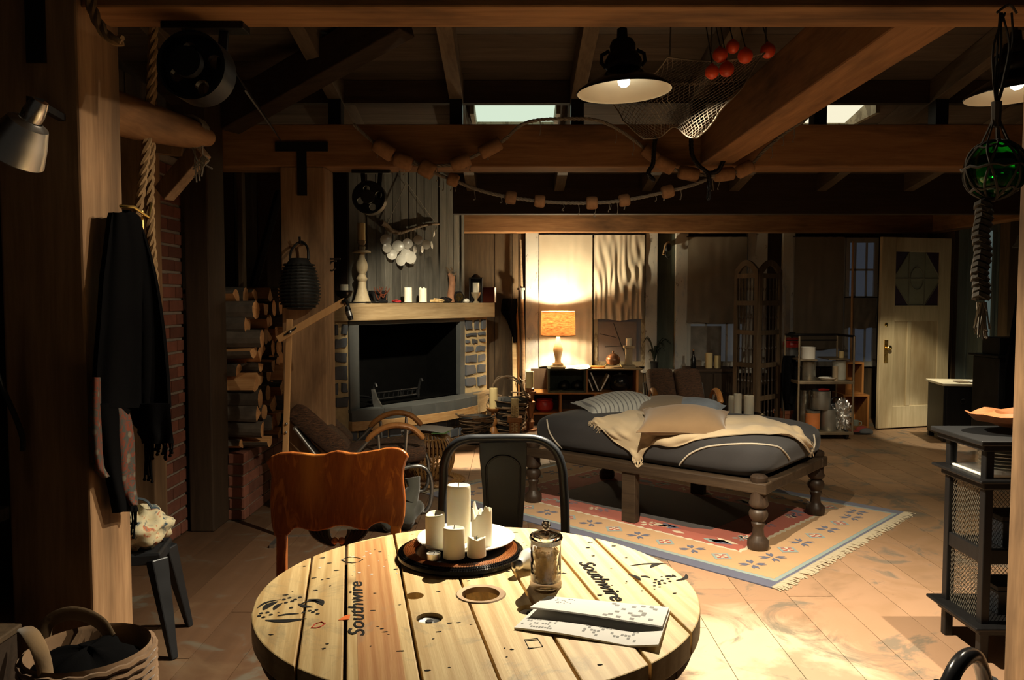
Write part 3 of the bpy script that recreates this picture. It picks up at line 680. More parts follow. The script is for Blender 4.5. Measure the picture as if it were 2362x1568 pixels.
# bowed hearth: slate strip, timber band, stone base
def bow(t): return .02+.30*math.sin(PI*min(1, max(0, t))**.9)
hl, hr = s0-.12, sr+.05
K = 14
hx = [lerp(hl, hr, i/K) for i in range(K+1)]; hy = [-.03-.24*math.sin(PI*(i/K))**.8 for i in range(K+1)]
top = [(x, y, HZ-.03) for x, y in zip(hx, hy)]+[(hr, .05, HZ-.03), (hl, .05, HZ-.03)]
part(fp, 'hearth_top', MB().prism(top, (0,0,.03)), M_['slate'])
for i in range(0, K-2, 2):
    p = [(hx[i]+.004, hy[i]-.006, 0), (hx[i+1], hy[i+1]-.006, 0), (hx[i+2]-.004, hy[i+2]-.006, 0), (hx[i+2]-.004, hy[i+2]+.03, 0), (hx[i+1], hy[i+1]+.03, 0), (hx[i]+.004, hy[i]+.03, 0)]
    part(fp, 'hearth_tile', MB().prism([(x, y, HZ-.115) for x, y, _ in p], (0,0,.112)), M_['slate'], bevel=.003)
band = [(x, y-.012, HZ-.20) for x, y in zip(hx, hy)]+[(x, y+.05, HZ-.20) for x, y in reversed(list(zip(hx, hy)))]
part(fp, 'hearth_band', MB().prism(band, (0,0,.09)), wood('hearth oak band', (.34,.17,.06), (.55,.36,.17), 'X', .8, .55, (.30,.09,.025), .6), bevel=.003)
i0 = K-3; bb = [(x, y-.02, HZ-.20) for x, y in zip(hx[i0:], hy[i0:])]+[(x, y+.06, HZ-.20) for x, y in reversed(list(zip(hx[i0:], hy[i0:])))]
part(fp, 'hearth_end', MB().prism(bb, (0,0,.21)), M_['mantel'], bevel=.003)
base = [(x, y+.07, 0) for x, y in zip(hx, hy)]+[(hr, .05, 0), (hl, .05, 0)]
part(fp, 'base_mortar', MB().prism(base, (0,0,HZ-.20)), M_['stone_mortar'])
for r_ in range(2):
    for i in range(0, K-1):
        a, b = i, i+1; z0_ = r_*.105+.006
        t0, t1 = (.06, .94) if r_ == 0 else (-.3, .58)
        A = Vector((lerp(hx[a], hx[b], t0), lerp(hy[a], hy[b], t0)+.07)); B = Vector((lerp(hx[a], hx[b], t1), lerp(hy[a], hy[b], t1)+.07))
        part(fp, 'stone', MB().prism([(A.x, A.y-.014, z0_), (B.x, B.y-.014, z0_), (B.x, B.y+.03, z0_), (A.x, A.y+.03, z0_)], (0,0,.09)), M_['stone'], bevel=.006)
# plank chimney breast above
bk = .20
c0, c1 = sx_on(806, bk), sx_on(1062, bk); npk = 14
cb = MB().box(c0, c1, bk+.02, bk+.3, mz1, 2.95); part(fp, 'breast_core', cb, M_['dark_z'])
for k in range(npk):
    a = lerp(c0, c1, k/npk); b = lerp(c0, c1, (k+1)/npk)
    part(fp, 'breast_plank', MB().box(a+.003, b-.003, bk-rs.uniform(0,.012), bk+.02, mz1, 2.95), M_['grey_z'], bevel=.003)
part(fp, 'breast_trim', MB().box(c1, c1+.05, bk-.02, bk+.1, mz1, 2.95), M_['grey_z'], bevel=.003)
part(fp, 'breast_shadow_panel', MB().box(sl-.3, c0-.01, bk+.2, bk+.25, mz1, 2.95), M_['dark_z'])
# grate with two fire dogs and a pale poker blade
gr = T('fire_grate', 'black iron fire grate in the dark fireplace opening', 'grate', (fa.x, fa.y, HZ), fang)
gm = (s0+s1)/2-.08
for sgn in (-1, 1):
    x = gm+sgn*.32
    part(gr, 'fire_dog', MB().tube(spline([(x,.16,.0),(x,.16,.08),(x,.14,.16),(x,.12,.2),(x,.10,.17)],5), .014, 8).tube([(x,.16,.06),(x,.42,.06),(x,.42,0)], .012, 8), M_['iron'], smooth=True)
for k in range(10):
    x = lerp(gm-.3, gm+.3, k/9); part(gr, 'bar', MB().tube([(x,.17,.03),(x,.16,.10)], .007, 6), M_['iron'])
part(gr, 'rail', MB().tube([(gm-.34,.17,.035),(gm+.34,.17,.035)], .01, 8).tube([(gm-.34,.16,.10),(gm+.34,.16,.10)], .01, 8), M_['iron'])
pk = [(W(u, v, fa.y+.10)) for u, v in ((856, 898), (862, 897), (869, 918), (881, 938), (862, 940), (858, 915))]
pk = [Vector((p.x, p.y, p.z)) for p in pk]
single('hearth_tool', MB().prism(pk, (.01,.012,0)), M_['steel'], 'pale metal hearth tool standing in the fireplace opening', 'hearth tool', loc=(pk[4].x, pk[4].y, HZ))
# ================================================================== TABLE AND WHAT STANDS ON IT
TZ, TR, TC, TA = .74, .528, Vector((-.082, 1.885, 0)), math.radians(11.7)
tb = T('spool_table', 'round cable spool table of worn pine planks with black stencils', 'table', TC, TA)
def tl(u, v, z=TZ):      # pixel -> table local
    p = WZ(u, v, z)-TC; c, s = math.cos(-TA), math.sin(-TA); return Vector((p.x*c-p.y*s, p.x*s+p.y*c))
def hole(o, cutters):
    for c in cutters:
        m = o.modifiers.new('hole', 'BOOLEAN'); m.operation = 'DIFFERENCE'; m.object = c; m.solver = 'EXACT'
    dg = bpy.context.evaluated_depsgraph_get(); dg.update()
    me = bpy.data.meshes.new_from_object(o.evaluated_get(dg)); o.modifiers.clear(); o.data = me
PT = .05
seams = [-TR, -.411, -.318, -.177, -.035, .110, .264, .402, TR]
cuts = []
for (x, y, r) in ((0,-.035,.046),(-.157,-.012,.022),(-.135,-.150,.030),(.16,-.035,.027),(.095,-.150,.030)):
    c = rawobj('cutter', MB().lathe([(r, TZ-.2), (r, TZ+.2)], 32, (x, y, 0)).mesh('cutter', M_['soot'])); c.matrix_world = Matrix.Translation(TC) @ Matrix.Rotation(TA, 4, 'Z'); cuts.append((c, x, r))
rp = random.Random(5)
def plank_poly(a, b, R=TR):
    n = 18
    up = [(lerp(a, b, k/n), math.sqrt(max(0, R*R-lerp(a, b, k/n)**2))) for k in range(n+1)]
    return up+[(x, -y) for x, y in reversed(up)]
bpy.context.view_layer.update()
for i, (a, b) in enumerate(zip(seams, seams[1:])):
    g = .0035 if i not in (0, 8) else .002
    a2, b2 = a+(g if i else 0.002), b-(g if i < 7 else .002); dz = rp.uniform(.0007, .0015)
    pl = []
    for q in plank_poly(a2, b2):
        if not pl or (Vector(q)-Vector(pl[-1])).length > 1e-4: pl.append(q)
    if (Vector(pl[0])-Vector(pl[-1])).length < 1e-4: pl.pop()
    o = part(tb, 'table_plank', MB().prism([(x, y, TZ-PT) for x, y in pl], (0,0,PT+dz)), M_['pine'])
    hit = [c for c, x, r in cuts if x+r > a2 and x-r < b2]
    if hit: bpy.context.view_layer.update(); hole(o, hit)
    bev(o, .003)
for c, _, _ in cuts: bpy.data.objects.remove(c, do_unlink=True)
part(tb, 'inlay_strip', MB().prism([(x, y, TZ-.01) for x, y in ((-.293,-.42),(-.207,-.47),(-.207,.474),(-.293,.428))], (0,0,.0118)), M_['pine_red'], label='reddish plank strip')
# second layer of crossing boards, drum and lower flange
for k in range(7):
    a = -TR*.97+k*.1465; yy = [a+.003, min(a+.143, TR*.97)]
    pts = [(math.sqrt(max(0,(TR*.97)**2-y*y)), y) for y in (lerp(yy[0],yy[1],t/8) for t in range(9))]
    pts = pts+[(-x, y) for x, y in reversed(pts)]
    part(tb, 'cross_board', MB().prism([(x, y, TZ-PT-.035) for x, y in pts], (0,0,.034)), M_['pine_dark'])
for k in range(16):
    t = 2*PI*k/16; c = Vector((.25*math.cos(t), .25*math.sin(t), .36)); part(tb, 'drum_stave', MB().cbox(c, (.022,.094,.61), Matrix.Rotation(t,3,'Z')), M_['pine_dark'])
part(tb, 'base_flange', MB().lathe([(.34,.0),(.34,.055)], 48), M_['pine_dark'], bevel=.004)
part(tb, 'core', MB().lathe([(.13,.05),(.13,TZ-PT-.09)], 24), M_['soot'])
# metal ring at the middle, bolts in the recesses
part(tb, 'hub_ring', MB().ring([(.0455,TZ+.003),(.058,TZ+.004),(.061,TZ+.001),(.061,TZ-.01),(.0455,TZ-.01)], 40, (0,-.035,0)), metal('rusty ring', (.34,.24,.15), .5, .4, .6), smooth=True)
for (x, y) in ((-.135,-.150),(.095,-.150)):
    bo = part(tb, 'bolt_washer', MB().lathe([(.0285,TZ-.016),(.0285,TZ-.009),(.024,TZ-.007),(.010,TZ-.011),(0,TZ-.011)], 24, (x,y,0)), M_['steel'], smooth=True)
    part(bo, 'bolt_nut', MB().lathe([(.009,TZ-.012),(.009,TZ-.005),(0,TZ-.005)], 6, (x,y,0)), M_['iron'])
# stencils (flat paint)
def flat(pts, z=TZ+.0022): return MB().prism([(x, y, z-.0006) for x, y in pts], (0,0,.0006))
def text_mesh(body, size, mat, shear=0.0, offset=0.0):
    c = bpy.data.curves.new('lettering', 'FONT'); c.body = body; c.size = size; c.shear = shear; c.offset = offset; c.extrude = .0004; c.align_x = 'CENTER'; c.resolution_u = 3
    o = bpy.data.objects.new('lettering', c); COL.objects.link(o); bpy.context.view_layer.update()
    dg = bpy.context.evaluated_depsgraph_get(); me = bpy.data.meshes.new_from_object(o.evaluated_get(dg)); bpy.data.objects.remove(o, do_unlink=True)
    me.materials.clear(); me.materials.append(mat); return me
tm = text_mesh('Southwire', .078, M_['stencil'], .25, .0008)
for (x, y, rz, nm) in ((-.290, -.055, PI/2, 'lettering'), (.283, .0, -PI/2, 'lettering')):
    o = rawobj(nm, tm, tb); o.location = (x+(.012 if rz > 0 else .012), y, TZ+.0022); o.rotation_euler = (0,0,rz); o['label'] = 'black stencilled word on the plank'
    if rz > 0: o.scale = (1.0, .62, 1)
    else: o.scale = (.86, .72, 1)
def blade(p, q, bend, wd):      # a tapering stencil stroke
    p, q = Vector(p), Vector(q); d = q-p; nrm = Vector((-d.y, d.x)).normalized(); L = []; R = []
    for k in range(9):
        t = k/8; c = p.lerp(q, t)+nrm*bend*math.sin(PI*t); hw = wd*math.sin(PI*min(1,.05+t*.95))**.8
        L.append(c+nrm*hw); R.append(c-nrm*hw)
    return [(v.x, v.y) for v in L+R[::-1]]
def strokes(parent, spec, dots, mir=False):
    mb = MB()
    for (u0, v0, u1, v1, bend, wd) in spec:
        f = flat(blade(tl(u0, v0), tl(u1, v1), bend, wd)); mb.add(f.v, f.f)
    for (u, v) in dots:
        c = tl(u, v); mb.lathe([(.0045, TZ+.0016), (.0045, TZ+.0022)], 8, (c.x, c.y, 0))
    part(parent, 'stencil_emblem', mb, M_['stencil'], label='black stencilled claw emblem')
strokes(tb, [(594,1404,648,1384,.012,.004),(608,1408,642,1388,.006,.009),(632,1408,652,1392,.004,.006),(612,1432,707,1428,-.008,.008),(640,1422,690,1417,.004,.004),
             (690,1396,743,1392,.018,.004),(712,1384,745,1398,.010,.010),(688,1394,722,1402,-.004,.006)],
        [(655,1384),(668,1380),(681,1384),(674,1388),(692,1379),(660,1391),(603,1416),(617,1414),(608,1425),(625,1419),(598,1422),(700,1414),(714,1410),(722,1413),(730,1408),(733,1417),(672,1403)])
strokes(tb, [(1454,1306,1545,1302,.010,.004),(1500,1310,1530,1300,.006,.007),(1450,1326,1478,1340,.006,.006),(1478,1330,1500,1334,.004,.005),(1534,1330,1549,1333,.006,.006),(1549,1331,1560,1331,.008,.007),(1560,1340,1582,1324,-.012,.006)],
        [(1512,1338),(1520,1343),(1527,1340),(1533,1346),(1521,1348),(1510,1345),(1541,1336),(1545,1342)])
mk = MB()
def loop(pts, r=.0012): mk.tube([(tl(*p).x, tl(*p).y, TZ+.002) for p in pts], r, 5, closed=True)
loop([(787,1293),(800,1287),(815,1286),(830,1289),(837,1292),(826,1298),(812,1300),(798,1298)])
part(tb, 'pencil_eye', mk, M_['stencil'])
mk = MB()
for pts in ([(718,1450),(728,1440),(742,1436),(750,1440),(740,1447),(730,1450)],):
    loop(pts, .0014)
part(tb, 'red_scribble', mk, plain('red crayon', (.55,.06,.03), .8))
part(tb, 'orange_mark', flat([tuple(tl(*p)) for p in ((780,1432),(796,1421),(808,1419),(806,1430),(795,1431))]), plain('orange crayon', (.85,.16,.01), .8))
mk = MB()
for pts in ([(1210,1477),(1240,1474),(1252,1493),(1221,1498)],): loop(pts, .0009)
mk.tube([(*tl(1212,1480),TZ+.002),(*tl(1242,1477),TZ+.002)], .0009, 4)
part(tb, 'pencil_square', mk, M_['ink'])
rn = random.Random(21); nk = MB()
for k in range(170):      # nail heads, nicks and ink spots
    r = TR*.95*math.sqrt(rn.random()); t = rn.random()*2*PI; x, y = r*math.cos(t), r*math.sin(t)
    if min(abs(x-s) for s in seams) < .012 or math.hypot(x, y+.035) < .09: continue
    s = rn.uniform(.0018, .005); a = rn.random()*PI
    pts = [(x+math.cos(a+q)*s*rn.uniform(.5,2.0), y+math.sin(a+q)*s*rn.uniform(.4,.9)) for q in (0, 1.1, 2.2, 3.3, 4.3, 5.3)]
    f = flat(pts); nk.add(f.v, f.f)
part(tb, 'nail_mark', nk, M_['stencil'], kind='stuff')
wk = MB()
for k in range(26):
    c = tl(rn.uniform(735,960), rn.uniform(1270,1330)); s = rn.uniform(.001,.005)
    f = flat([(c.x+math.cos(q)*s*rn.uniform(.5,1.4), c.y+math.sin(q)*s*rn.uniform(.5,1.4)) for q in (0,1,2,3,4,5)]); wk.add(f.v, f.f)
part(tb, 'paint_speck', wk, M_['white'], kind='stuff')
def tw(u, v, z=TZ): return WZ(u, v, z)

# ---- round woven trivet, plate, candles
tc = tw(1063, 1283); tR = (tw(1207,1283)-tw(919,1283)).length/2
tv = T('trivet', 'round black and copper woven trivet under the candle plate', 'trivet', tc)
part(tv, 'base', MB().lathe([(tR*.98,.002),(tR,.008),(tR*.99,.016),(tR*.80,.020),(tR*.5,.016),(0,.016)], 56), M_['black_gloss'], smooth=True)
cb = MB()
for rr, zz, mi in ((.985,.017,0),(.955,.0205,0),(.925,.0225,0),(.895,.0235,1),(.865,.0235,1),(.835,.0235,1),(.805,.0235,1),(.775,.0230,1),(.745,.0215,1)):
    n = int(2*PI*tR*rr/.0068)
    for k in range(n):
        t = 2*PI*k/n+(rr*37); c = Vector((tR*rr*math.cos(t), tR*rr*math.sin(t), zz)); d = Vector((-math.sin(t+.6), math.cos(t+.6), 0))
        cb.tube([c-d*.0034, c+d*.0034], [.0018,.0024], 4, mi=mi)
part(tv, 'weave', cb, [M_['black_gloss'], plain('copper cane', (.42,.16,.05), .35, 0, .3)], kind='stuff')
pc = tw(1075, 1268)+Vector((0,0,.022)); pR = (tw(1190,1268,.77)-tw(955,1268,.77)).length/2
single('plate', MB().lathe([(.0,.003),(pR*.55,.002),(pR*.62,.0),(pR*.70,.004),(pR*.97,.014),(pR,.018),(pR*.985,.0195),(pR*.72,.010),(pR*.6,.008),(0,.008)], 56, pc), M_['china'],
       'white china plate holding five thick candles', 'plate', smooth=True, loc=pc)
def candle(loc, r, h, label, mat='wax', jag=0.0, melt=0.0, group=None, n=28, seed=1, dip=.006, wick=True, name='candle'):
    t = T(name, label, 'candle', loc, 0, group); R = random.Random(seed); vs = []; fs = []
    ph = R.random()*6; amp = [R.uniform(-1,1) for _ in range(8)]
    def top(th): return h+jag*(.5*math.sin(th*2+ph)+.3*math.sin(th*3+ph*2)+.35*math.sin(th*7+ph)*(1 if jag > .012 else .3))-melt*.5*(1+math.cos(th-ph))
    prof = [(1.0,0.0),(1.0,.25),(1.0,.5),(1.0,.75),(1.0,.94),(.985,.985),(.93,1.0),(.82,.995),(.6,None),(.3,None),(0.001,None)]
    for rr, zz in prof:
        for k in range(n):
            th = 2*PI*k/n; z = top(th)*zz if zz is not None else (h-melt*.6-dip)*(1) - (0 if jag < .01 else h*.12)
            wob = 1+.012*math.sin(th*3+ph)+.01*math.sin(z*60+ph)
            vs.append((rr*r*wob*math.cos(th), rr*r*wob*math.sin(th), z))
    for i in range(len(prof)-1):
        for k in range(n): fs.append((i*n+k, i*n+(k+1) % n, (i+1)*n+(k+1) % n, (i+1)*n+k))
    fs.append(tuple(range(n-1,-1,-1)))
    part(t, 'wax', MB().add(vs, fs), M_[mat], smooth=True, angle=70)
    if wick:
        zw = h-melt*.6-dip-(0 if jag < .01 else h*.12)
        part(t, 'wick', MB().tube([(0,0,zw-.004),(.0005,0,zw+.006),(.002,0,zw+.013)], .0011, 5), M_['wick'])
    return t
PZ = pc.z+.0082
def onplate(u, v): return WZ(u, v, PZ)
def czh(base, vtop): return W(0, vtop, base.y).z-base.z
for (u, vb, r0, vt, jag, melt, lab, sd) in (
    (1058,1245,.0335,1116,.0,.004,'tallest cream candle standing behind the others on the plate',3),
    (1004,1262,.0262,1181,.002,.006,'slim pale candle beside the tealight on the plate',5),
    (1111,1258,.0285,1176,.022,.0,'broken hollow candle with a jagged rim on the plate',9),
    (1047,1284,.0285,1214,.0,.005,'short cream candle with a white top beside the tealight',4),
    (1099,1281,.0250,1236,.006,.008,'lowest melted candle stub on the plate',8)):
    b = onplate(u, vb); b.z = PZ; candle(b, r0, czh(b, vt), lab, 'wax', jag, melt, 'candles on the white plate', seed=sd)
b = onplate(1000, 1288)
tt = T('tealight', 'small tealight in a metal cup at the plate rim', 'candle', b)
part(tt, 'cup', MB().lathe([(.0175,0),(.0185,.015),(.0178,.015),(.017,.012)], 24), M_['alu'], smooth=True); part(tt, 'wax', MB().lathe([(.0172,.002),(.0172,.012),(0,.011)], 24), M_['wax'], smooth=True)
part(tt, 'wick', MB().tube([(0,0,.010),(.003,0,.018)], .001, 5), M_['wick'])
# ---- glass jar with golden granules
jb = tw(1259, 1351); jr = (tw(1297,1340)-tw(1223,1340)).length/2*.94; jh = czh(jb, 1242)
ja = T('glass_jar', 'lidded glass jar filled with golden granules', 'jar', jb)
part(ja, 'jar_body', MB().lathe([(jr*.9,0),(jr*1.04,.004),(jr*1.06,.010),(jr,.018),(jr,jh),(jr-.003,jh),(jr-.003,.022),(jr*.8,.014),(0,.012)], 36), M_['glass'], smooth=True)
cg = MB(); rg = random.Random(2)
for k in range(620):
    z = .020+rg.random()*(jh-.046); lim = (jr-.007)*(1 if z < .03 else .92+.08*math.sin(z*90)); a = rg.random()*2*PI; rr = lim*math.sqrt(rg.uniform(.35,1))
    s = rg.uniform(.0022,.0040); cg.sphere((rr*math.cos(a), rr*math.sin(a), z), s, 5, 4)
cg.lathe([(jr*.75,.018),(jr*.75,jh-.03),(0,jh-.028)], 16)
part(ja, 'granules', cg, M_['cereal'], kind='stuff')
part(ja, 'seal_band', MB().ring([(jr*1.0,jh-.010),(jr*1.0,jh-.001),(jr*.9,jh-.001),(jr*.9,jh-.010)], 32), plain('clear seal', (.8,.8,.76), .3, 0, .05))
li = part(ja, 'lid', MB().lathe([(jr*1.08,jh),(jr*1.10,jh+.004),(jr*1.04,jh+.010),(jr*.72,jh+.015),(jr*.35,jh+.020),(jr*.16,jh+.022),(jr*.16,jh+.024),(0,jh+.024)], 36), M_['glass'], smooth=True)
part(li, 'lid_knob', MB().lathe([(.004,jh+.023),(.007,jh+.027),(.0115,jh+.033),(.010,jh+.040),(.004,jh+.046),(0,jh+.047)], 20), M_['glass'], smooth=True)
# ---- light bulb lying on the table
p0, p1_ = tw(1186, 1332), tw(1228, 1308); ax = (p1_-p0); ax.z = 0; ax.normalize()
lb = T('light_bulb', 'white opal light bulb lying beside the jar', 'light bulb', (p0.x, p0.y, TZ), math.atan2(ax.y, ax.x))
Ry = Matrix.Rotation(PI/2, 3, 'Y')
part(lb, 'globe', MB().lathe([(.012,.024),(.0125,.030),(.016,.042),(.023,.056),(.0275,.070),(.0275,.080),(.024,.091),(.016,.0985),(.006,.102),(0,.1025)], 28, (0,0,.0275), Ry), M_['bulb_white'], smooth=True)
th_ = []
for k in range(9): th_ += [(.0118,.004+k*.0023),(.0130,.0051+k*.0023)]
part(lb, 'screw_cap', MB().lathe([(.004,0),(.009,.003)]+th_+[(.0125,.026)], 20, (0,0,.0275), Ry), M_['alu'], smooth=True)
part(lb, 'contact', MB().lathe([(0,-.002),(.004,-.001),(.0045,.001)], 12, (0,0,.0275), Ry), M_['black'])
# ---- folded newspaper with crosswords
cs = [tw(1258,1385), tw(1546,1412), tw(1519,1503), tw(1186,1453)]
npc = sum(cs, Vector())/4; npc.z = TZ
ns = T('newspaper', 'folded newspaper showing crosswords beside the jar', 'newspaper', npc)
def bil(a, b, z=0.0):
    q = cs[0].lerp(cs[1], a).lerp(cs[3].lerp(cs[2], a), b); return Vector((q.x, q.y, TZ+z))
part(ns, 'lower_sheet', MB().sheet(lambda a, b: bil(a, b, .004+.003*math.sin(a*5)*b+(.012*max(0, a-.8)/.2*b)), 20, 12, .004), M_['paper'], world=True)
part(ns, 'upper_sheet', MB().sheet(lambda a, b: bil(.02+a*.97, b*.60, .010+.010*b+.004*math.sin(a*3+1)*b), 20, 10, .0035), M_['paper'], world=True)
pr = MB()
def sq(a0, a1, b0, b1, up=True, z=0):
    f = (lambda a, b: bil(.02+a*.97, b*.60, .0119+.010*b+.004*math.sin(a*3+1)*b)) if up else (lambda a, b: bil(a, b, .0061+.003*math.sin(a*5)*b+(.012*max(0, a-.8)/.2*b)))
    pr.prism([f(a0,b0), f(a1,b0), f(a1,b1), f(a0,b1)], (0,0,.0003))
rq = random.Random(9); g0, g1, gb0, gb1 = .55, .92, .06, .92
for i in range(11):
    for j in range(9):
        if (i*7+j*5+(i*j)) % 9 in (0, 4) and rq.random() < .75:
            sq(lerp(g0,g1,i/11), lerp(g0,g1,(i+1)/11), lerp(gb0,gb1,j/9), lerp(gb0,gb1,(j+1)/9))
for i in range(14):
    sq(.10+rq.random()*.16, .10+rq.random()*.01+.16, *(lambda b: (b, b+.03))(.06+rq.random()*.4)) if False else None
for k in range(16):
    a = .09+rq.random()*.17; b = .05+rq.random()*.4; sq(a, a+rq.uniform(.008,.022), b, b+.035)
for i in range(12):
    for j in range(5):
        if rq.random() < .42: sq(.02+i*.02, .034+i*.02, .68+j*.055, .715+j*.055, False)
for i in range(16):
    for j in range(5):
        if rq.random() < .28: sq(.46+i*.024, .478+i*.024, .66+j*.055, .70+j*.055, False)
part(ns, 'crossword_print', pr, M_['ink_grey'], world=True, kind='stuff')

# ================================================================== CHAIRS AT THE TABLE
# ---- oak press-back chair
OY = 2.50
oc = W(770, 1300, OY); oz_ = -.10
och = T('oak_chair', 'polished oak press back chair with a carved fan at its back', 'chair', (oc.x, OY-.18, 0))
outl = [(605,1070),(617,1058),(636,1050),(664,1048),(695,1051),(720,1054),(743,1053),(757,1048),(771,1045),(785,1047),(799,1050),(817,1051),(843,1047),(868,1043),(885,1039),(901,1038),(915,1040),(924,1043),(933,1050),(939,1059),(933,1071),(929,1084),(927,1100),(928,1117),(931,1136),(933,1155),(933,1175),(932,1193),(929,1208),(925,1220),(915,1221),(904,1221),(899,1214),(893,1209),(878,1206),(863,1210),(854,1216),(845,1224),(828,1222),(812,1217),(797,1214),(781,1214),(768,1217),(750,1223),(732,1226),(717,1225),(707,1223),(687,1218),(678,1220),(674,1223),(670,1228),(666,1233),(656,1239),(645,1240),(633,1238),(628,1222),(624,1206),(621,1180),(619,1155),(619,1128),(620,1104),(618,1096),(615,1089),(610,1078)]
tilt = lambda p: Vector((p.x, p.y+(p.z-.7)*.14, p.z))
part(och, 'crest_panel', MB().prism([tilt(W(u, v, OY)) for u, v in outl], (0,.022,0)), M_['oak'], world=True, bevel=.005)
fan = MB()
for sgn in (-1, 1):
    for k in range(6):
        u0 = 781+sgn*(24+k*8.5); p = [(u0, 1221), (781+sgn*(22+k*7.2), 1234), (781+sgn*(14+k*5), 1247), (781+sgn*(6+k*2), 1256)]
        fan.tube([tilt(W(u, v, OY+.011)) for u, v in spline([(*q, 0) for q in p], 4) for u, v in [(u, v)]] if False else [tilt(W(q.x, q.y, OY+.011)) for q in spline([(*a, 0) for a in p], 4)], .0058, 6)
part(och, 'carved_fan', fan, plain('dark carved oak', (.025,.016,.010), .4, 0, .3), world=True, smooth=True)
part(och, 'scroll', MB().sphere(tilt(W(773,1246,OY+.008)), .012, 12, 8).sphere(tilt(W(789,1246,OY+.008)), .012, 12, 8), M_['oak'], world=True, smooth=True)
for (u, vt) in ((651, 1236), (913, 1219)):
    a = tilt(W(u, vt-6, OY+.011)); b = Vector((W(u+ (4 if u < 800 else -2), 1300, OY).x, OY-.03, .44)); c = Vector((b.x, b.y+.05, 0))
    part(och, 'back_post', MB().bar(a, b, .032, .026).bar(b, c, .036, .036), M_['oak'], world=True, bevel=.004)
sx0, sx1 = W(640, 1300, OY).x, W(925, 1300, OY).x
part(och, 'seat', MB().prism([(sx0+.01,OY-.01,.43),(sx1-.01,OY-.01,.43),(sx1-.03,OY-.30,.43),(sx0+.10,OY-.30,.43)], (0,0,.033)), M_['oak'], world=True, bevel=.012)
for x in (sx0+.13, sx1-.06): part(och, 'front_leg', MB().lathe([(.014,0),(.02,.08),(.016,.16),(.024,.3),(.02,.43)], 14, (x, OY-.27, 0)), M_['oak'], world=True, smooth=True)
part(och, 'stretcher', MB().tube([(sx0+.13,OY-.27,.2),(sx1-.06,OY-.27,.2)], .011, 8), M_['oak'], world=True); part(och, 'stretcher', MB().tube([(sx0+.03,OY+.0,.16),(sx1-.03,OY+.0,.16)], .011, 8), M_['oak'], world=True)

# ---- gunmetal café chair
MY = 2.80
mc = W(1160, 1300, MY)
mch = T('metal_chair', 'dark gunmetal cafe chair with a hooped back', 'chair', (mc.x, MY-.2, 0))
SZ = .45; R_ = W(1298, 1200, MY).x; L_ = W(1021, 1200, MY).x; zt = W(1160, 1018, MY).z
hp = []
for (u, v) in ((1014,1330),(1017,1250),(1019,1180),(1021,1110),(1022,1080),(1032,1048),(1052,1027),(1080,1018),(1110,1017),(1160,1016),(1210,1016),(1240,1019),(1266,1030),(1287,1052),(1298,1085),(1301,1120),(1304,1180),(1305,1250),(1307,1330)):
    p = W(u, v, MY); hp.append(Vector((p.x, p.y+(p.z-.45)*.10, max(p.z, .40))))
part(mch, 'back_hoop', MB().tube(spline(hp, 4), .0165, 12), M_['gunmetal'], world=True, smooth=True)
def mw(u, v, dy=0.0):
    p = W(u, v, MY); return Vector((p.x, p.y+(p.z-.45)*.10+dy, p.z))
spl = [(1104,1020),(1215,1020),(1216,1060),(1212,1130),(1205,1230),(1200,1330),(1122,1330),(1118,1230),(1112,1130),(1105,1060)]
part(mch, 'back_splat', MB().prism([mw(u, v, -.004) for u, v in spl], (0,.006,0)), M_['gunmetal'], world=True, bevel=.002)
rd = spline([(*p, 0) for p in ((1130,1330),(1126,1200),(1121,1100),(1124,1075),(1140,1060),(1160,1056),(1180,1060),(1197,1075),(1200,1100),(1196,1200),(1191,1330))], 5)
part(mch, 'pressed_rib', MB().tube([mw(p.x, p.y, -.005) for p in rd], .0045, 6), M_['gunmetal'], world=True, smooth=True)
sxa, sxb = L_-.01, R_+.01
part(mch, 'seat', MB().box(sxa, sxb, MY-.40, MY+.0, SZ-.022, SZ), M_['gunmetal'], world=True, bevel=.01)
for (x, y, dx, dy) in ((sxa+.04, MY-.36, -.035, -.04), (sxb-.04, MY-.36, .035, -.04), (sxa+.04, MY-.04, -.03, .06), (sxb-.04, MY-.04, .03, .06)):
    part(mch, 'leg', MB().bar((x, y, SZ-.02), (x+dx, y+dy, 0), .06, .05, w2=.026, h2=.024), M_['gunmetal'], world=True, bevel=.004)
part(mch, 'cross_brace', MB().bar((sxa+.05,MY-.35,.3),(sxb-.05,MY-.05,.3),.025,.004).bar((sxb-.05,MY-.35,.308),(sxa+.05,MY-.05,.308),.025,.004), M_['gunmetal'], world=True)
# ---- black chair whose back tip shows at the bottom edge
bk_ = W(2215, 1545, 2.05)
bc = T('black_chair', 'gloss black chair with a rounded back rail beside the black cabinet', 'chair', (bk_.x+.1, 1.95, 0), -.5)
top = [W(2150,1640,2.02), W(2185,1580,2.03), W(2205,1540,2.05), W(2228,1515,2.08), W(2248,1512,2.12), W(2262,1535,2.18), W(2275,1585,2.24), W(2285,1640,2.28)]
part(bc, 'back_rail', MB().tube(spline(top, 5), .021, 12), M_['black_gloss'], world=True, smooth=True)
part(bc, 'seat', MB().cbox((0,-.02,.35), (.40,.40,.03)), M_['black_gloss'], bevel=.01)
for x in (-.17, .17):
    for y in (-.18, .14): part(bc, 'leg', MB().bar((x,y,.36),(x*1.1,y*1.1,0),.03,.03), M_['black_gloss'])
part(bc, 'back_post', MB().tube([top[0], (top[0].x+.02, top[0].y, .34)], .018, 8), M_['black_gloss'], world=True); part(bc, 'back_post', MB().tube([top[-1], (top[-1].x-.03, top[-1].y-.05, .34)], .018, 8), M_['black_gloss'], world=True)

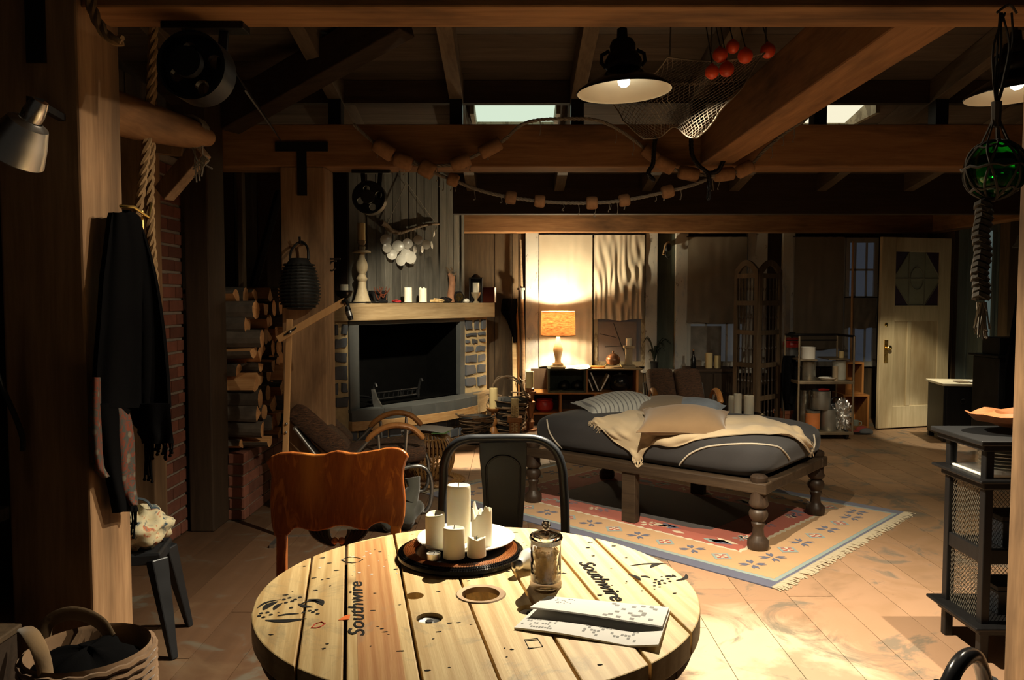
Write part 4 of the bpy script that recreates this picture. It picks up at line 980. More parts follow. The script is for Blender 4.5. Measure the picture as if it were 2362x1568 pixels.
# ================================================================== RUG AND DAYBED
ra, rb_, rc_ = WZ(1780,1357,0), WZ(2092,1183,0), WZ(983,1140,0)
ex = (rc_-ra); RL = ex.length; ex.normalize(); RWd = (rb_-ra).length; ra_ang = math.atan2(ex.y, ex.x)
rug = T('kilim_rug', 'red and ochre kilim rug with a blue border under the daybed', 'rug', (ra.x, ra.y, 0), ra_ang)
# local x runs along the long side from the near corner, local y goes to -width (checked below)
sgn = -1 if (ex.x*(rb_-ra).y-ex.y*(rb_-ra).x) < 0 else 1
def rug_mat(name, c):
    return cloth(name, c, .95, 260, .14)
CB, CT, CO, CR, CK, CC = rug_mat('kilim blue', (.075,.080,.125)), rug_mat('kilim teal', (.20,.25,.235)), rug_mat('kilim ochre', (.40,.235,.11)), rug_mat('kilim red', (.30,.060,.032)), rug_mat('kilim black', (.030,.022,.022)), rug_mat('kilim cream', (.50,.42,.29))
def rl(x0, x1, y0, y1, z0, z1): return MB().box(x0, x1, min(y0*sgn, y1*sgn), max(y0*sgn, y1*sgn), z0, z1)
part(rug, 'blue_border', rl(0, RL, 0, RWd, .0005, .0065), CB)
b1 = .09
part(rug, 'teal_line', rl(.02, RL-.02, b1, RWd-b1, .004, .0072), CT)
part(rug, 'ochre_border', rl(.045, RL-.045, b1+.03, RWd-b1-.03, .004, .0079), CO)
ib = .40; ibx = .37
def zig(x0, x1, y0, y1, st=.035, am=.012):
    pts = []; n = int((x1-x0)/st)
    for k in range(n+1): pts.append((lerp(x0,x1,k/n), y0+(am if k % 2 else 0)))
    n2 = int((y1-y0)/st)
    for k in range(1, n2+1): pts.append((x1-(am if k % 2 else 0), lerp(y0,y1,k/n2)))
    for k in range(1, n+1): pts.append((lerp(x1,x0,k/n), y1-(am if k % 2 else 0)))
    for k in range(1, n2): pts.append((x0+(am if k % 2 else 0), lerp(y1,y0,k/n2)))
    return pts
def rflat(pts, z, h=.0007): return MB().prism([(x, y*sgn, z) for x, y in pts], (0,0,h))
part(rug, 'cream_line', rflat(zig(ibx, RL-ibx, ib-.02, RWd-ib+.02), .0079), CC)
part(rug, 'red_field', rflat(zig(ibx+.025, RL-ibx-.025, ib+.0, RWd-ib), .0086), CR)
part(rug, 'black_field', rflat([(.72,.66),(.85,.60),(RL-.85,.60),(RL-.70,.68),(RL-.70,RWd-.68),(RL-.85,RWd-.60),(.85,RWd-.60),(.72,RWd-.66)], .0093), CK)
bird, flower, diam, cst = MB(), MB(), MB(), MB()
def star(cx, cy, s, tgt, a0=0, z=.0087):
    for k in range(4):
        a = a0+k*PI/2+PI/4; d = Vector((math.cos(a), math.sin(a))); n_ = Vector((-d.y, d.x)); c = Vector((cx, cy))
        pts = [c+d*s*.15, c+d*s*.55+n_*s*.26, c+d*s*1.0+n_*s*.20, c+d*s*.70, c+d*s*1.0-n_*s*.20, c+d*s*.55-n_*s*.26]
        f = rflat([(p.x, p.y) for p in pts], z); tgt.add(f.v, f.f)
def dia(cx, cy, s, tgt, z=.0087, k=1.0):
    f = rflat([(cx-s, cy), (cx, cy-s*k), (cx+s, cy), (cx, cy+s*k)], z); tgt.add(f.v, f.f)
i = 0; x = .23
while x < RL-.2:
    for yy in (.245, RWd-.245):
        if i % 2 == 0: star(x, yy, .075, bird)
        else: dia(x, yy, .066, diam); dia(x, yy, .044, flower, .0094); star(x, yy, .036, cst, z=.0101)
    i += 1; x += .187
i = 0; y = .43
while y < RWd-.38:
    for xx in (.205, RL-.205):
        if i % 2 == 0: star(xx, y, .075, bird)
        else: dia(xx, y, .066, diam); dia(xx, y, .044, flower, .0094); star(xx, y, .036, cst, z=.0101)
    i += 1; y += .187
rr_ = random.Random(4)
blue2, cream2, grey2 = MB(), MB(), MB()
for k in range(34):
    side = k % 2; x = rr_.uniform(.5, RL-.5); y = (.50 if side else RWd-.50)+rr_.uniform(-.05,.05)
    tgt = rr_.choice((blue2, cream2, grey2)); ty = rr_.random(); s = rr_.uniform(.03,.06)
    if ty < .35: star(x, y, s, tgt, rr_.random(), .0094)
    elif ty < .65: dia(x, y, s*1.5, tgt, .0094, .5)
    else:
        f = rflat([(x-s*1.5,y),(x-s*.6,y-s*.5),(x+s*.4,y-s*.5),(x+s*1.2,y-s*1.0),(x+s*.9,y),(x+s*1.5,y+s*.6),(x-s*.2,y+s*.5)], .0094); tgt.add(f.v, f.f)
for k in range(16):
    x = .50 if k % 2 else RL-.50; y = rr_.uniform(.55, RWd-.55); tgt = rr_.choice((blue2, cream2, grey2)); star(x, y, rr_.uniform(.04,.065), tgt, rr_.random(), .0094)
for nm, mb_, mt in (('border_motif', bird, CB), ('border_diamond', diam, CT), ('border_diamond', flower, CR), ('border_cross', cst, CC), ('field_motif', blue2, CB), ('field_motif', cream2, CC), ('field_motif', grey2, CT)):
    part(rug, nm, mb_, mt, kind='stuff')
fr = MB()
for xx, dr_ in ((0, -1), (RL, 1)):
    n = int(RWd/.011)
    for k in range(n):
        y = (k+.5)*RWd/n; a = rr_.uniform(-.02,.02); l = rr_.uniform(.05,.075)
        fr.tube([(xx-dr_*.004, y*sgn, .005), (xx+dr_*l*.5, (y+a*.4)*sgn, .007), (xx+dr_*l, (y+a)*sgn, .003)], .0034, 4)
part(rug, 'fringe', fr, rug_mat('fringe wool', (.34,.29,.20)), kind='stuff')

# ---- daybed: turned legs, rail frame, thick mattress
bA, bR, bL = WZ(1748,1268,0), WZ(1893,1190,0), WZ(1230,1158,0)
du = (bL-bA); BL = du.length; du.normalize(); BW = (bR-bA).length
bed = T('daybed', 'low daybed with dark turned legs and a thick charcoal mattress', 'daybed', (bA.x, bA.y, 0), math.atan2(du.y, du.x))
bs = -1
RH0, RH1 = .335, .40
def leg_prof(h): return [(.058,.0),(.062,.02),(.060,.05),(.036,.075),(.034,.085),(.030,.12),(.036,.135),(.040,.15),(.034,.16),(.052,.185),(.055,.205),(.048,.225),(.034,.235),(.052,.25),(.056,.265),(.050,.28),(.046,.34)]
LG = MB().lathe(leg_prof(.4), 22, (0,0,.0101)).mesh('leg', M_['brown_dark'], True)
legs = []
for (x, y) in ((0,0),(BL,0),(0,BW*bs),(BL,BW*bs)):
    o = rawobj('leg', LG, bed); o.location = (x, y, 0); legs.append(o)
    part(bed, 'finial', MB().lathe([(.045,RH1-.002),(.050,RH1+.012),(.050,RH1+.028),(.036,RH1+.040),(0,RH1+.044)], 22, (x,y,0)), M_['brown_dark'], smooth=True)
for nm, mb_ in (('side_rail', MB().box(-.06, BL+.06, -.045, .045, RH0, RH1)), ('side_rail', MB().box(-.06, BL+.06, BW*bs-.045, BW*bs+.045, RH0, RH1)),
                ('end_rail', MB().box(-.055, .05, BW*bs+.045, -.045, RH0, RH1)), ('end_rail', MB().box(BL-.05, BL+.055, BW*bs+.045, -.045, RH0, RH1))):
    part(bed, nm, mb_, M_['bedrail'], bevel=.008)
part(bed, 'slat_base', MB().box(.05, BL-.05, BW*bs+.045, -.045, RH0+.01, RH1-.01), M_['dark_x'])
mlp = WZ(1455, 1205, 0); loc_ = (Matrix.Translation(bed.location) @ Matrix.Rotation(bed.rotation_euler.z, 4, 'Z')).inverted() @ mlp
part(bed, 'support_leg', MB().box(loc_.x-.05, loc_.x+.05, -.03, .03, .0101, RH0), M_['bedrail'], bevel=.004); part(bed, 'support_leg', MB().box(loc_.x-.05, loc_.x+.05, BW*bs-.03, BW*bs+.03, .0101, RH0), M_['bedrail'], bevel=.004)
mx0, mx1, my0, my1 = -.055, BL+.03, BW*bs-.055, .025
MT, MB_ = .655, RH1-.02
mcx, mcy = (mx0+mx1)/2, (my0+my1)/2; mhx, mhy = (mx1-mx0)/2-.0, (my1-my0)/2
def mat_pt(th, ph):          # superellipsoid mattress, th around, ph -pi/2..pi/2
    e1, e2 = .36, .22
    cs_ = lambda a, e: math.copysign(abs(math.cos(a))**e, math.cos(a)); sn_ = lambda a, e: math.copysign(abs(math.sin(a))**e, math.sin(a))
    zc = (MT+MB_)/2; hz = (MT-MB_)/2
    return Vector((mcx+mhx*cs_(ph,e1)*cs_(th,e2), mcy+mhy*cs_(ph,e1)*sn_(th,e2), zc+hz*sn_(ph,.62)))
vs = []; fs = []; NT, NP = 120, 44
for j in range(NP+1):
    for i in range(NT): vs.append(mat_pt(2*PI*i/NT, -PI/2+PI*j/NP))
for j in range(NP):
    for i in range(NT): fs.append((j*NT+i, j*NT+(i+1) % NT, (j+1)*NT+(i+1) % NT, (j+1)*NT+i))
mt_ = part(bed, 'mattress', MB().add(vs, fs), M_['bed'], smooth=True, angle=80)
from mathutils.bvhtree import BVHTree
BT = BVHTree.FromPolygons([tuple(p) for p in vs], fs)
BM = Matrix.Translation(bed.location) @ Matrix.Rotation(bed.rotation_euler.z, 4, 'Z')
BMi = BM.inverted()
def on_mattress(u, v, up=.004, miss=False):          # bed local point where the view direction of pixel (u,v) lands on the mattress
    o = BMi @ Vector((0,0,CAMZ)); d = (BMi.to_3x3() @ Vector(ray(u, v))).normalized(); hit, nr, _, _ = BT.ray_cast(o, d)
    if hit is None and miss: return None
    if hit is None:
        q = BMi @ WZ(u, v, MT-.01); hit, nr, _, _ = BT.find_nearest(q)
    if nr.dot(d) > 0: nr = -nr
    return hit+nr*up
pip = MB()
for line in ([(1556,1090),(1575,1062),(1600,1042),(1640,1029),(1720,1024),(1785,1029),(1806,1040),(1820,1058)], [(1262,968),(1268,995),(1280,1015),(1297,1034)], [(1876,1003),(1878,1024),(1870,1044),(1860,1056)]):
    part(mt_, 'piping', MB().tube([p for p in (on_mattress(q.x, q.y, .004, True) for q in spline([(a, b, 0) for a, b in line], 6)) if p is not None], .0055, 6), M_['piping'], smooth=True)

def bloc(u, v, z):
    return BMi @ WZ(u, v, z)
# ---- cushions
def cushion(name, label, u, v, zc, L, Wd, h, rz, mat, tilt=(0,0), cat='cushion', pin=.12):
    c = WZ(u, v, zc); mb = MB(); n = 22; vs = []; fs = []
    for s in (1, -1):
        for j in range(n+1):
            for i in range(n+1):
                x, y, z = pillow_fn(i/n, j/n, h/2, L, Wd, 2.4, pin); vs.append((x, y, z*s*(1 if s > 0 else .75)+.008*math.sin(x*14+y*9)*s*(z > .02)))
    K_ = (n+1)**2
    for s in (0, 1):
        for j in range(n):
            for i in range(n):
                q = (s*K_+j*(n+1)+i, s*K_+j*(n+1)+i+1, s*K_+(j+1)*(n+1)+i+1, s*K_+(j+1)*(n+1)+i); fs.append(q if s == 0 else q[::-1])
    R = Matrix.Rotation(tilt[0], 3, 'X') @ Matrix.Rotation(tilt[1], 3, 'Y'); mb.add([R @ Vector(p) for p in vs], fs)
    t = T(name, label, cat, c, rz)
    cv = part(t, 'cover', mb, M_[mat], smooth=True, angle=85)
    sm = []
    for a, b in [(k/n, 0) for k in range(n)]+[(1, k/n) for k in range(n)]+[(1-k/n, 1) for k in range(n)]+[(0, 1-k/n) for k in range(n)]:
        x, y, z = pillow_fn(a, b, h/2, L, Wd, 2.4, pin); sm.append(R @ Vector((x, y, z)))
    part(t, 'seam', MB().tube(sm, .004, 5, closed=True), M_[mat], smooth=True)
    return t
cushion('striped_pillow', 'grey striped ticking pillow at the head of the daybed', 1428, 935, .675, .60, .38, .17, math.radians(18), 'ticking', (.12,-.05), 'pillow')
cushion('linen_cushion', 'tan linen cushion lying behind the brown one on the daybed', 1545, 942, .665, .50, .42, .15, math.radians(-6), 'linen2', (.14,.05))
cushion('linen_cushion', 'large brown linen cushion in front on the daybed throw', 1578, 972, .675, .56, .44, .16, math.radians(-14), 'linen', (.20,.0))
cushion('fluffy_cushion', 'small blue grey fluffy cushion tucked behind the linen ones', 1612, 938, .69, .34, .22, .10, math.radians(-25), 'bluegrey', (.25,.15))
# ---- throw blanket lying across, one corner hanging down the near side
th = T('throw_blanket', 'beige fringed wool throw draped across the daybed', 'blanket', WZ(1600, 1000, .61))
far_e = spline([(a, b, 0) for a, b in ((1368,974),(1400,966),(1450,958),(1540,955),(1640,962),(1740,964),(1800,980),(1840,998),(1862,1016))], 6)
near_e = spline([(a, b, 0) for a, b in ((1392,992),(1418,1016),(1452,1038),(1478,1054),(1490,1040),(1512,1024),(1560,1030),(1610,1016),(1680,1008),(1750,1004),(1812,1010),(1842,1022),(1862,1044))], 6)
def pick(P_, a):
    k_ = a*(len(P_)-1); i_ = min(int(k_), len(P_)-2); return P_[i_].lerp(P_[i_+1], k_-i_)
def thr(a, b):
    q = pick(far_e, a).lerp(pick(near_e, a), b); fold = .010*math.sin(b*12+a*9)+.008*math.sin(a*31+b*7)+.006*math.sin(a*53-b*17)
    return BM @ on_mattress(q.x, q.y, .014+max(-.003, fold))
part(th, 'cloth', MB().sheet(thr, 90, 30, .006), M_['throw'], world=True, smooth=True, angle=80)
tf = MB(); rt = random.Random(6)
for k in range(26):
    for a, n_ in ((0, 26), (1, 12)):
        if k >= n_: continue
        p = thr(a, k/(n_-1)); q = thr(.02 if a == 0 else .98, k/(n_-1)); d = (p-q); d.z = 0; d = d.normalized() if d.length > 1e-6 else Vector((0,0,0))
        e = p+d*.022+Vector((rt.uniform(-.006,.006), rt.uniform(-.006,.006), -.006)); tf.tube([p, e, e+d*.012+Vector((rt.uniform(-.01,.01), rt.uniform(-.01,.01), -.022))], .0028, 4)
for k in range(14):
    p = thr(.205+k*.006, 1.0); tf.tube([p, p+Vector((rt.uniform(-.006,.006),-.008,-.02)), p+Vector((rt.uniform(-.014,.014),-.010,-.042))], .0028, 4)
part(th, 'fringe', tf, M_['throw'], world=True, kind='stuff')
# ================================================================== HANGING LAMPS
def pendant(u, v, Y, label, power, tilt=(0,0), bulb_st=9):
    c = W(u, v, Y)
    t = T('pendant_lamp', label, 'lamp', c, 0, 'enamel pendant lamps')
    t.rotation_euler = (tilt[0], tilt[1], 0)
    R = .190
    out = [(R,0),(R*1.005,.004),(R*.99,.010),(.150,.036),(.105,.062),(.070,.082),(.064,.095)]
    inn = [(.060,.093),(.066,.080),(.102,.058),(.147,.032),(R*.985,.002),(R,0)]
    part(t, 'shade', MB().lathe(out, 48, caps=False), M_['black_gloss'], smooth=True)
    ins = MB(); prof = [(R*.992,.001),(.146,.030),(.101,.056),(.066,.078),(.058,.090)]
    ins.lathe(prof+[(.0,.091)], 48, caps=False)
    part(t, 'shade_lining', ins, plain('cream enamel lining', (.78,.70,.50), .4, 0, .12, 9, .05), smooth=True)
    part(t, 'neck', MB().lathe([(.064,.09),(.072,.10),(.074,.125),(.060,.150),(.050,.160),(.052,.185),(.042,.205),(.022,.212),(.020,.250),(.010,.252)], 28), M_['iron'], smooth=True)
    for s in (-1, 1): part(t, 'neck_lug', MB().tube([(s*.07,0,.10),(s*.088,0,.12),(s*.085,0,.15),(s*.055,0,.165)], .008, 8), M_['iron'], smooth=True)
    ceil_z = zrb(Y)+.05-c.z
    part(t, 'cord', MB().tube([(0,0,.25),(.002,.003,.30),(-.002,.0,.4),(0,0,ceil_z)], .008, 8), M_['rope_dark'], smooth=True)
    part(t, 'bulb', MB().lathe([(.0,.020),(.012,.022),(.022,.031),(.025,.043),(.021,.056),(.014,.068),(.013,.076),(.013,.092)], 20), emis('bulb glow '+label[:12], (1,.97,.84), bulb_st), smooth=True)
    D = bpy.data.lights.new('pendant_downlight', 'SPOT'); D.energy = power; D.color = (1,.86,.63); D.shadow_soft_size = .008; D.spot_size = math.radians(130); D.spot_blend = 1.0
    do = bpy.data.objects.new('pendant_downlight', D); COL.objects.link(do); do.parent = t; do.location = (0,0,.012)
    L = bpy.data.lights.new('pendant_light', 'SPOT'); L.energy = power*.055; L.color = (1,.85,.62); L.shadow_soft_size = .008; L.spot_size = math.radians(178); L.spot_blend = .2
    lo = bpy.data.objects.new('pendant_light', L); COL.objects.link(lo); lo.parent = t; lo.location = (0,0,.004)
    return t
pendant(1440, 213, 3.2, 'black enamel pendant lamp hanging in front of the net', 690, (0,math.radians(-2.5)))
pendant(2346, 219, 3.2, 'black enamel pendant lamp hanging by the green glass float', 260, (0,math.radians(-3)))

# ---- fishing net with red floats slung from the tie beam
nt_ = T('fishing_net', 'beige fishing net slung under the roof beside the tie beam', 'net', W(1600, 318, 3.9))
NB = [(0,(1539,132),(1768,122)),(.25,(1495,182),(1724,178)),(.5,(1415,236),(1688,228)),(.75,(1432,278),(1650,276)),(1,(1490,320),(1604,318))]
def net_pt(a, b):
    for (b0,l0,r0),(b1_,l1,r1) in zip(NB, NB[1:]):
        if b <= b1_+1e-6:
            t = (b-b0)/(b1_-b0); l = Vector(l0).lerp(Vector(l1), t); r = Vector(r0).lerp(Vector(r1), t); break
    q = l.lerp(r, a); sag = 14*math.sin(PI*a)*(1-b)**.5 if b < .3 else 0
    mid = -26*math.exp(-((a-.55)/.18)**2)*max(0, b-.6)/.4
    Y = 4.05-.45*a+.25*math.sin(a*PI*1.6)*(.3+.7*b)+.10*math.sin(a*9+b*4)
    return W(q.x+5*math.sin(b*11+a*4), q.y+sag+mid, Y)
nb = MB(); NN = 23
for k in range(-NN, NN*2):
    for sg in (1, -1):
        run = []
        for j in range(0, 41):
            b = j/40; a = k/NN+sg*b*.62
            if 0 <= a <= 1: run.append(net_pt(a, b))
        if len(run) > 1: nb.tube(run, .0015, 3, caps=False)
for a in (0, 1): nb.tube([net_pt(a, j/40) for j in range(41)], .004, 5)
nb.tube([net_pt(j/40, 0) for j in range(41)], .004, 5); nb.tube([net_pt(j/40, 1) for j in range(41)], .003, 5)
part(nt_, 'mesh', nb, M_['net'], world=True, kind='stuff')
for (u, v) in ((1545,128),(1640,120),(1765,122)): p = W(u, v, 3.85); part(nt_, 'hanger_cord', MB().tube([p, (p.x+.01, p.y, zrb(p.y)+.06)], .004, 5), M_['rope_dark'], world=True)
for k, (u, v, r, lab) in enumerate(((1690,108,15,'red net float highest in the cluster on the net'),(1661,127,17,'red net float second from the net edge, upper of a stacked pair'),(1719,129,17,'red net float alone between the cluster and the tie beam'),(1771,117,17,'red net float touching the side of the tie beam'),(1642,166,16,'lowest red net float at the outside of the cluster'),(1676,160,17,'lower red net float at the middle of the cluster'))):
    Yf = 3.62; c = W(u, v, Yf); rr = r/F*Yf
    t = T('net_float', lab, 'float', c, 0, 'red net floats')
    part(t, 'ball', MB().sphere((0,0,0), rr, 20, 14), M_['float_red'], smooth=True)
    part(t, 'eye', MB().lathe([(.010,rr*.96),(.008,rr*1.12),(0,rr*1.13)], 10), M_['float_red'], smooth=True)
    zt_ = zrb(Yf)+.05-c.z
    part(t, 'line', MB().tube([(0,0,rr*1.1),(.01,.1,.25*zt_),(.0,.2,.6*zt_),(0,.25,zt_-.02)], .003, 5), M_['rope_dark'])

# ---- cork garland on rope along the long beam
GY = 5.12
def garland(name, label, pts, corks, cl, cr, Y=GY, rr=.012):
    P3 = [W(u, v, Y) for u, v in pts]; sp = resample(spline(P3, 10), .012)
    t = T(name, label, 'garland', sp[len(sp)//2])
    part(t, 'rope', rope(MB(), sp, rr, n=5), M_['rope_grey'], world=True, smooth=True)
    for i, (u, v, l, r) in enumerate(corks):
        c = W(u, v, Y); k = min(range(len(sp)), key=lambda q: (sp[q]-c).length); k0, k1 = max(0, k-4), min(len(sp)-1, k+4); d = (sp[k1]-sp[k0]).normalized(); c = sp[k]
        prof = [(r*.80,-l/2),(r*.96,-l/2+.008),(r,-l*.2),(r,l*.2),(r*.96,l/2-.008),(r*.80,l/2)]
        R = d.to_track_quat('Z', 'Y').to_matrix()
        part(t, 'cork_float', MB().lathe(prof, 14, c, R), M_['cork'], world=True, smooth=True, angle=60)
    ts = MB(); rr2 = random.Random(len(pts))
    for k in range(18):
        p = sp[rr2.randrange(len(sp))]; l = rr2.uniform(.04,.10); ts.tube([p, p+Vector((.006,-.004,-l*.6)), p+Vector((rr2.uniform(-.01,.012),0,-l))], .0026, 4); ts.sphere(p+Vector((0,0,-l)), .005, 5, 4)
    part(t, 'twine_tail', ts, M_['rope_grey'], world=True, kind='stuff')
garland('cork_garland', 'rope garland of pale cork floats sagging below the long beam',
        [(955,372),(1000,398),(1045,415),(1110,440),(1175,455),(1245,464),(1305,468),(1365,468),(1440,462),(1540,442),(1605,424),(1650,404)],
        [(988,385,.10,.055),(1046,416,.07,.042),(1177,455,.07,.042),(1246,464,.068,.040),(1365,468,.072,.042),(1440,461,.068,.040),(1541,442,.075,.042)], .07, .04)
garland('cork_garland', 'rope garland of dark cork floats looped over the long beam',
        [(815,286),(850,318),(890,348),(930,372),(985,382),(1050,378),(1110,352),(1160,325),(1200,290),(1240,277),(1300,274),(1370,276),(1420,295),(1465,325),(1510,362),(1550,388),(1600,402),(1670,402),(1722,388),(1760,350),(1800,315),(1850,280)],
        [(885,345,.14,.05),(932,373,.12,.05),(1062,375,.13,.045),(1130,342,.15,.045),(1503,352,.12,.042),(1535,380,.13,.045),(1590,401,.13,.045),(1672,403,.13,.045),(1718,390,.11,.045)], .07, .04, 5.14)
# ---- chains
def chain(name, label, pts, Y):
    sp = resample(spline([W(u, v, Y) for u, v in pts], 8), .032); t = T(name, label, 'chain', sp[0])
    for i, (a, b) in enumerate(zip(sp, sp[1:])):
        c = (a+b)/2; d = (b-a).normalized(); q = d.to_track_quat('Z','Y').to_matrix() @ Matrix.Rotation((i % 2)*PI/2, 3, 'Z')
        lk = [c+q @ Vector((.011*math.cos(s), 0, .021*math.sin(s))) for s in [2*PI*k/10 for k in range(10)]]
        part(t, 'link', MB().tube(lk, .0045, 5, closed=True), M_['iron'], world=True)
chain('hanging_chain', 'rusty iron chain hanging over the corks below the net', [(1594,322),(1596,355),(1610,380),(1632,400),(1636,425),(1634,455)], 5.05)
chain('hanging_chain', 'short iron chain hanging free left of the net tip', [(1512,318),(1508,350),(1506,378),(1495,400),(1505,412)], 5.05)
chain('hanging_chain', 'iron chain looped towards the tie beam', [(1632,400),(1655,395),(1668,372),(1676,360)], 5.06)

# ---- line shaft pulleys hung from the two long beams
def pulley(u, v, Y, beam_z, label, R=.108, rz=0.0):
    c = W(u, v, Y); t = T('belt_pulley', label, 'pulley', c, rz)
    Rx = Matrix.Rotation(PI/2, 3, 'X')
    part(t, 'rim', MB().ring([(R,-.05),(R,.05),(R*.93,.05),(R*.93,-.05)], 44, (0,0,0), Rx), M_['iron'], smooth=True)
    disc = rawobj('web', MB().lathe([(R*.94,-.012),(R*.94,.012)], 44, (0,0,0), Rx).mesh('web', M_['iron']), t)
    cs_ = []
    for k in range(4):
        a = k*PI/2+PI/10; cc = rawobj('cut', MB().lathe([(R*.21,-.1),(R*.21,.1)], 20, (R*.58*math.cos(a),0,R*.58*math.sin(a)), Rx).mesh('cut', M_['iron'])); cc.matrix_world = Matrix.Translation(c) @ Matrix.Rotation(rz, 4, 'Z'); cs_.append(cc)
    bpy.context.view_layer.update(); hole(disc, cs_)
    for cc in cs_: bpy.data.objects.remove(cc, do_unlink=True)
    part(t, 'hub', MB().lathe([(R*.2,-.06),(R*.2,.06)], 20, (0,0,0), Rx), M_['iron'], smooth=True)
    hz = beam_z-c.z
    for sg in (-1, 1): part(t, 'hanger_arm', MB().bar((sg*.045,.075,0),(sg*.06,.075,hz-.01),.03,.014), M_['iron'], bevel=.003)
    part(t, 'hanger_plate', MB().box(-.13,.13,.04,.11,hz-.022,hz), M_['iron'], bevel=.003); part(t, 'bearing', MB().lathe([(.045,.06),(.045,.09)],18,(0,0,0),Rx), M_['iron'], smooth=True); part(t, 'hanger_brace', MB().box(-.05,.05,.068,.082,hz*.45,hz*.45+.02), M_['iron'])
    return t
pulley(455, 160, 2.47, BZ, 'big belt pulley under the front beam by the ropes', .104)
pulley(853, 457, 5.30, Z3, 'belt pulley with four holes above the candlestick', .110)
# leather belt running back from the first pulley
belt = [W(528,150,2.55), W(560,215,3.3), W(600,262,4.2), W(630,296,5.0)]
single('drive_belt', MB().sheet(lambda a, b: Vector(belt[0]).lerp(belt[3], b)+Vector(((a-.5)*(.10), 0, (a-.5)*-.16)), 4, 12, .006), M_['leather'], 'dark leather drive belt running back from the big pulley', 'belt', loc=belt[3])

# ---- beam stub with brace, hanging ropes
stub = T('rope_beam', 'round timber stub held by a diagonal brace beside the ropes', 'beam', (xl-.12, 2.63, 2.05))
e = W(480, 318, 3.36)
part(stub, 'log', MB().tube([(xl-.10,2.62,2.09),(xl-.06,2.9,2.10),(xl-.02,3.2,2.12),(e.x,3.36,e.z)], [.078,.074,.062,.035], 14), M_['beam_y'], world=True, smooth=True, angle=60)
part(stub, 'brace', MB().bar(W(466,345,3.3), W(378,448,3.36), .06, .075), M_['post_z'], world=True, bevel=.005)
part(stub, 'prop', MB().bar(W(345,335,3.3), W(425,345,3.3), .05, .06), M_['post_z'], world=True)
kn = MB(); rk = random.Random(8)
for k in range(5):
    kn.tube([(e.x-.03+.055*math.cos(s), 3.30-.015*k+.01*math.sin(s*2), e.z+.005+.062*math.sin(s)) for s in [2*PI*q/14 for q in range(14)]], .007, 5, closed=True)
for k in range(9):
    kn.tube([(e.x-.02+rk.uniform(-.02,.03), 3.28, e.z-.05), (e.x+rk.uniform(-.03,.04), 3.27, e.z-.11), (e.x+rk.uniform(-.04,.05), 3.27, e.z-rk.uniform(.13,.2))], .004, 4)
part(stub, 'lashing', kn, M_['rope_grey'], world=True)
def hrope(label, pts, Y, r=.017):
    sp = resample(spline([W(u, v, Y) for u, v in pts], 10), .012); return single('hanging_rope', rope(MB(), sp, r, n=6), M_['rope'], label, 'rope', 'thick ropes beside the post', True, loc=sp[-1])
hrope('thick twisted rope hanging down to the scarf hook', [(356,0),(354,60),(350,160),(346,240),(338,330),(328,420),(316,500)], 2.90)
hrope('thick twisted rope hanging past the scarf shoulder', [(348,-10),(352,40),(352,150),(350,280),(346,400),(346,500),(352,600),(356,660)], 2.98)
hrope('thick rope looped over the top of the timber post', [(205,-30),(213,20),(232,62),(255,88),(282,95)], 2.36, .016)
hrope('slack twine loop', [(0,0),(1,1)], 2.3, .001) if False else None

# ---- clip lamp at the left post
lc = W(48, 318, 2.08)
cl_ = T('clip_lamp', 'aluminium clip lamp on the timber post', 'lamp', lc)
ax = Vector((-.58,.18,-.79)).normalized(); Rq = (-ax).to_track_quat('Z','Y').to_matrix()
part(cl_, 'shade', MB().lathe([(.078,-.055),(.080,-.052),(.066,.0),(.050,.045),(.034,.052),(.030,.056)], 36, (0,0,0), Rq, caps=False), M_['alu'], smooth=True)
part(cl_, 'shade_inside', MB().lathe([(.077,-.054),(.063,.0),(.047,.043),(0,.044)], 36, (0,0,0), Rq, caps=False), M_['white'], smooth=True)
part(cl_, 'socket', MB().lathe([(.026,.056),(.028,.075),(.024,.10),(.020,.115),(0,.116)], 20, (0,0,0), Rq), M_['alu'], smooth=True)
part(cl_, 'clamp', MB().bar(-ax*.11, -ax*.11+Vector((-.06,.06,.02)), .02, .02).bar(-ax*.11+Vector((-.06,.06,.02)), Vector((-.06, 2.38-lc.y, .12)), .02, .02), M_['iron'])

# ---- scarf on the hook: black wool with paisley lining, fringe
sc = T('wool_scarf', 'long black fringed wool scarf hanging from the timber post', 'scarf', W(300, 500, 2.5))
rows = [(490,255,305),(500,252,318),(530,248,330),(580,242,345),(640,234,360),(700,230,370),(760,226,378),(820,221,384),(880,217,389),(940,212,392),(1000,262,394)]
def scarf_sheet(rows, Y0, fold, nf, ph):
    def fn(a, b):
        k = b*(len(rows)-1); i = min(int(k), len(rows)-2); t = k-i
        v = lerp(rows[i][0], rows[i+1][0], t); u = lerp(lerp(rows[i][1], rows[i+1][1], t), lerp(rows[i][2], rows[i+1][2], t), a)
        Y = (Y0 if Y0 > 4 else min(Y0-.10, (xl+.045)*F/(u-CU)))+(fold if Y0 > 4 else fold*.45)*(.3+.7*b)*math.sin(a*nf+ph+b*1.3)+.03*math.cos(PI*(a-.5))*-1
        return W(u, v, Y)
    return fn
hk = lambda u, v, Y: W(u, v, Y)
part(sc, 'body', MB().sheet(scarf_sheet(rows[:10], 2.74, .035, 15, 0), 40, 30, .014), M_['scarf'], world=True, smooth=True, angle=80)
part(sc, 'body_end', MB().sheet(scarf_sheet([(930,300,392),(980,310,396),(1010,330,398),(1022,332,398)], 2.72, .03, 9, 1), 20, 10, .014), M_['scarf'], world=True, smooth=True, angle=80)
part(sc, 'body_end', MB().sheet(scarf_sheet([(930,214,300),(1000,228,280),(1080,240,282),(1140,256,290),(1165,258,312),(1180,262,316)], 2.68, .02, 9, 1), 20, 14, .014), M_['scarf'], world=True, smooth=True, angle=80)
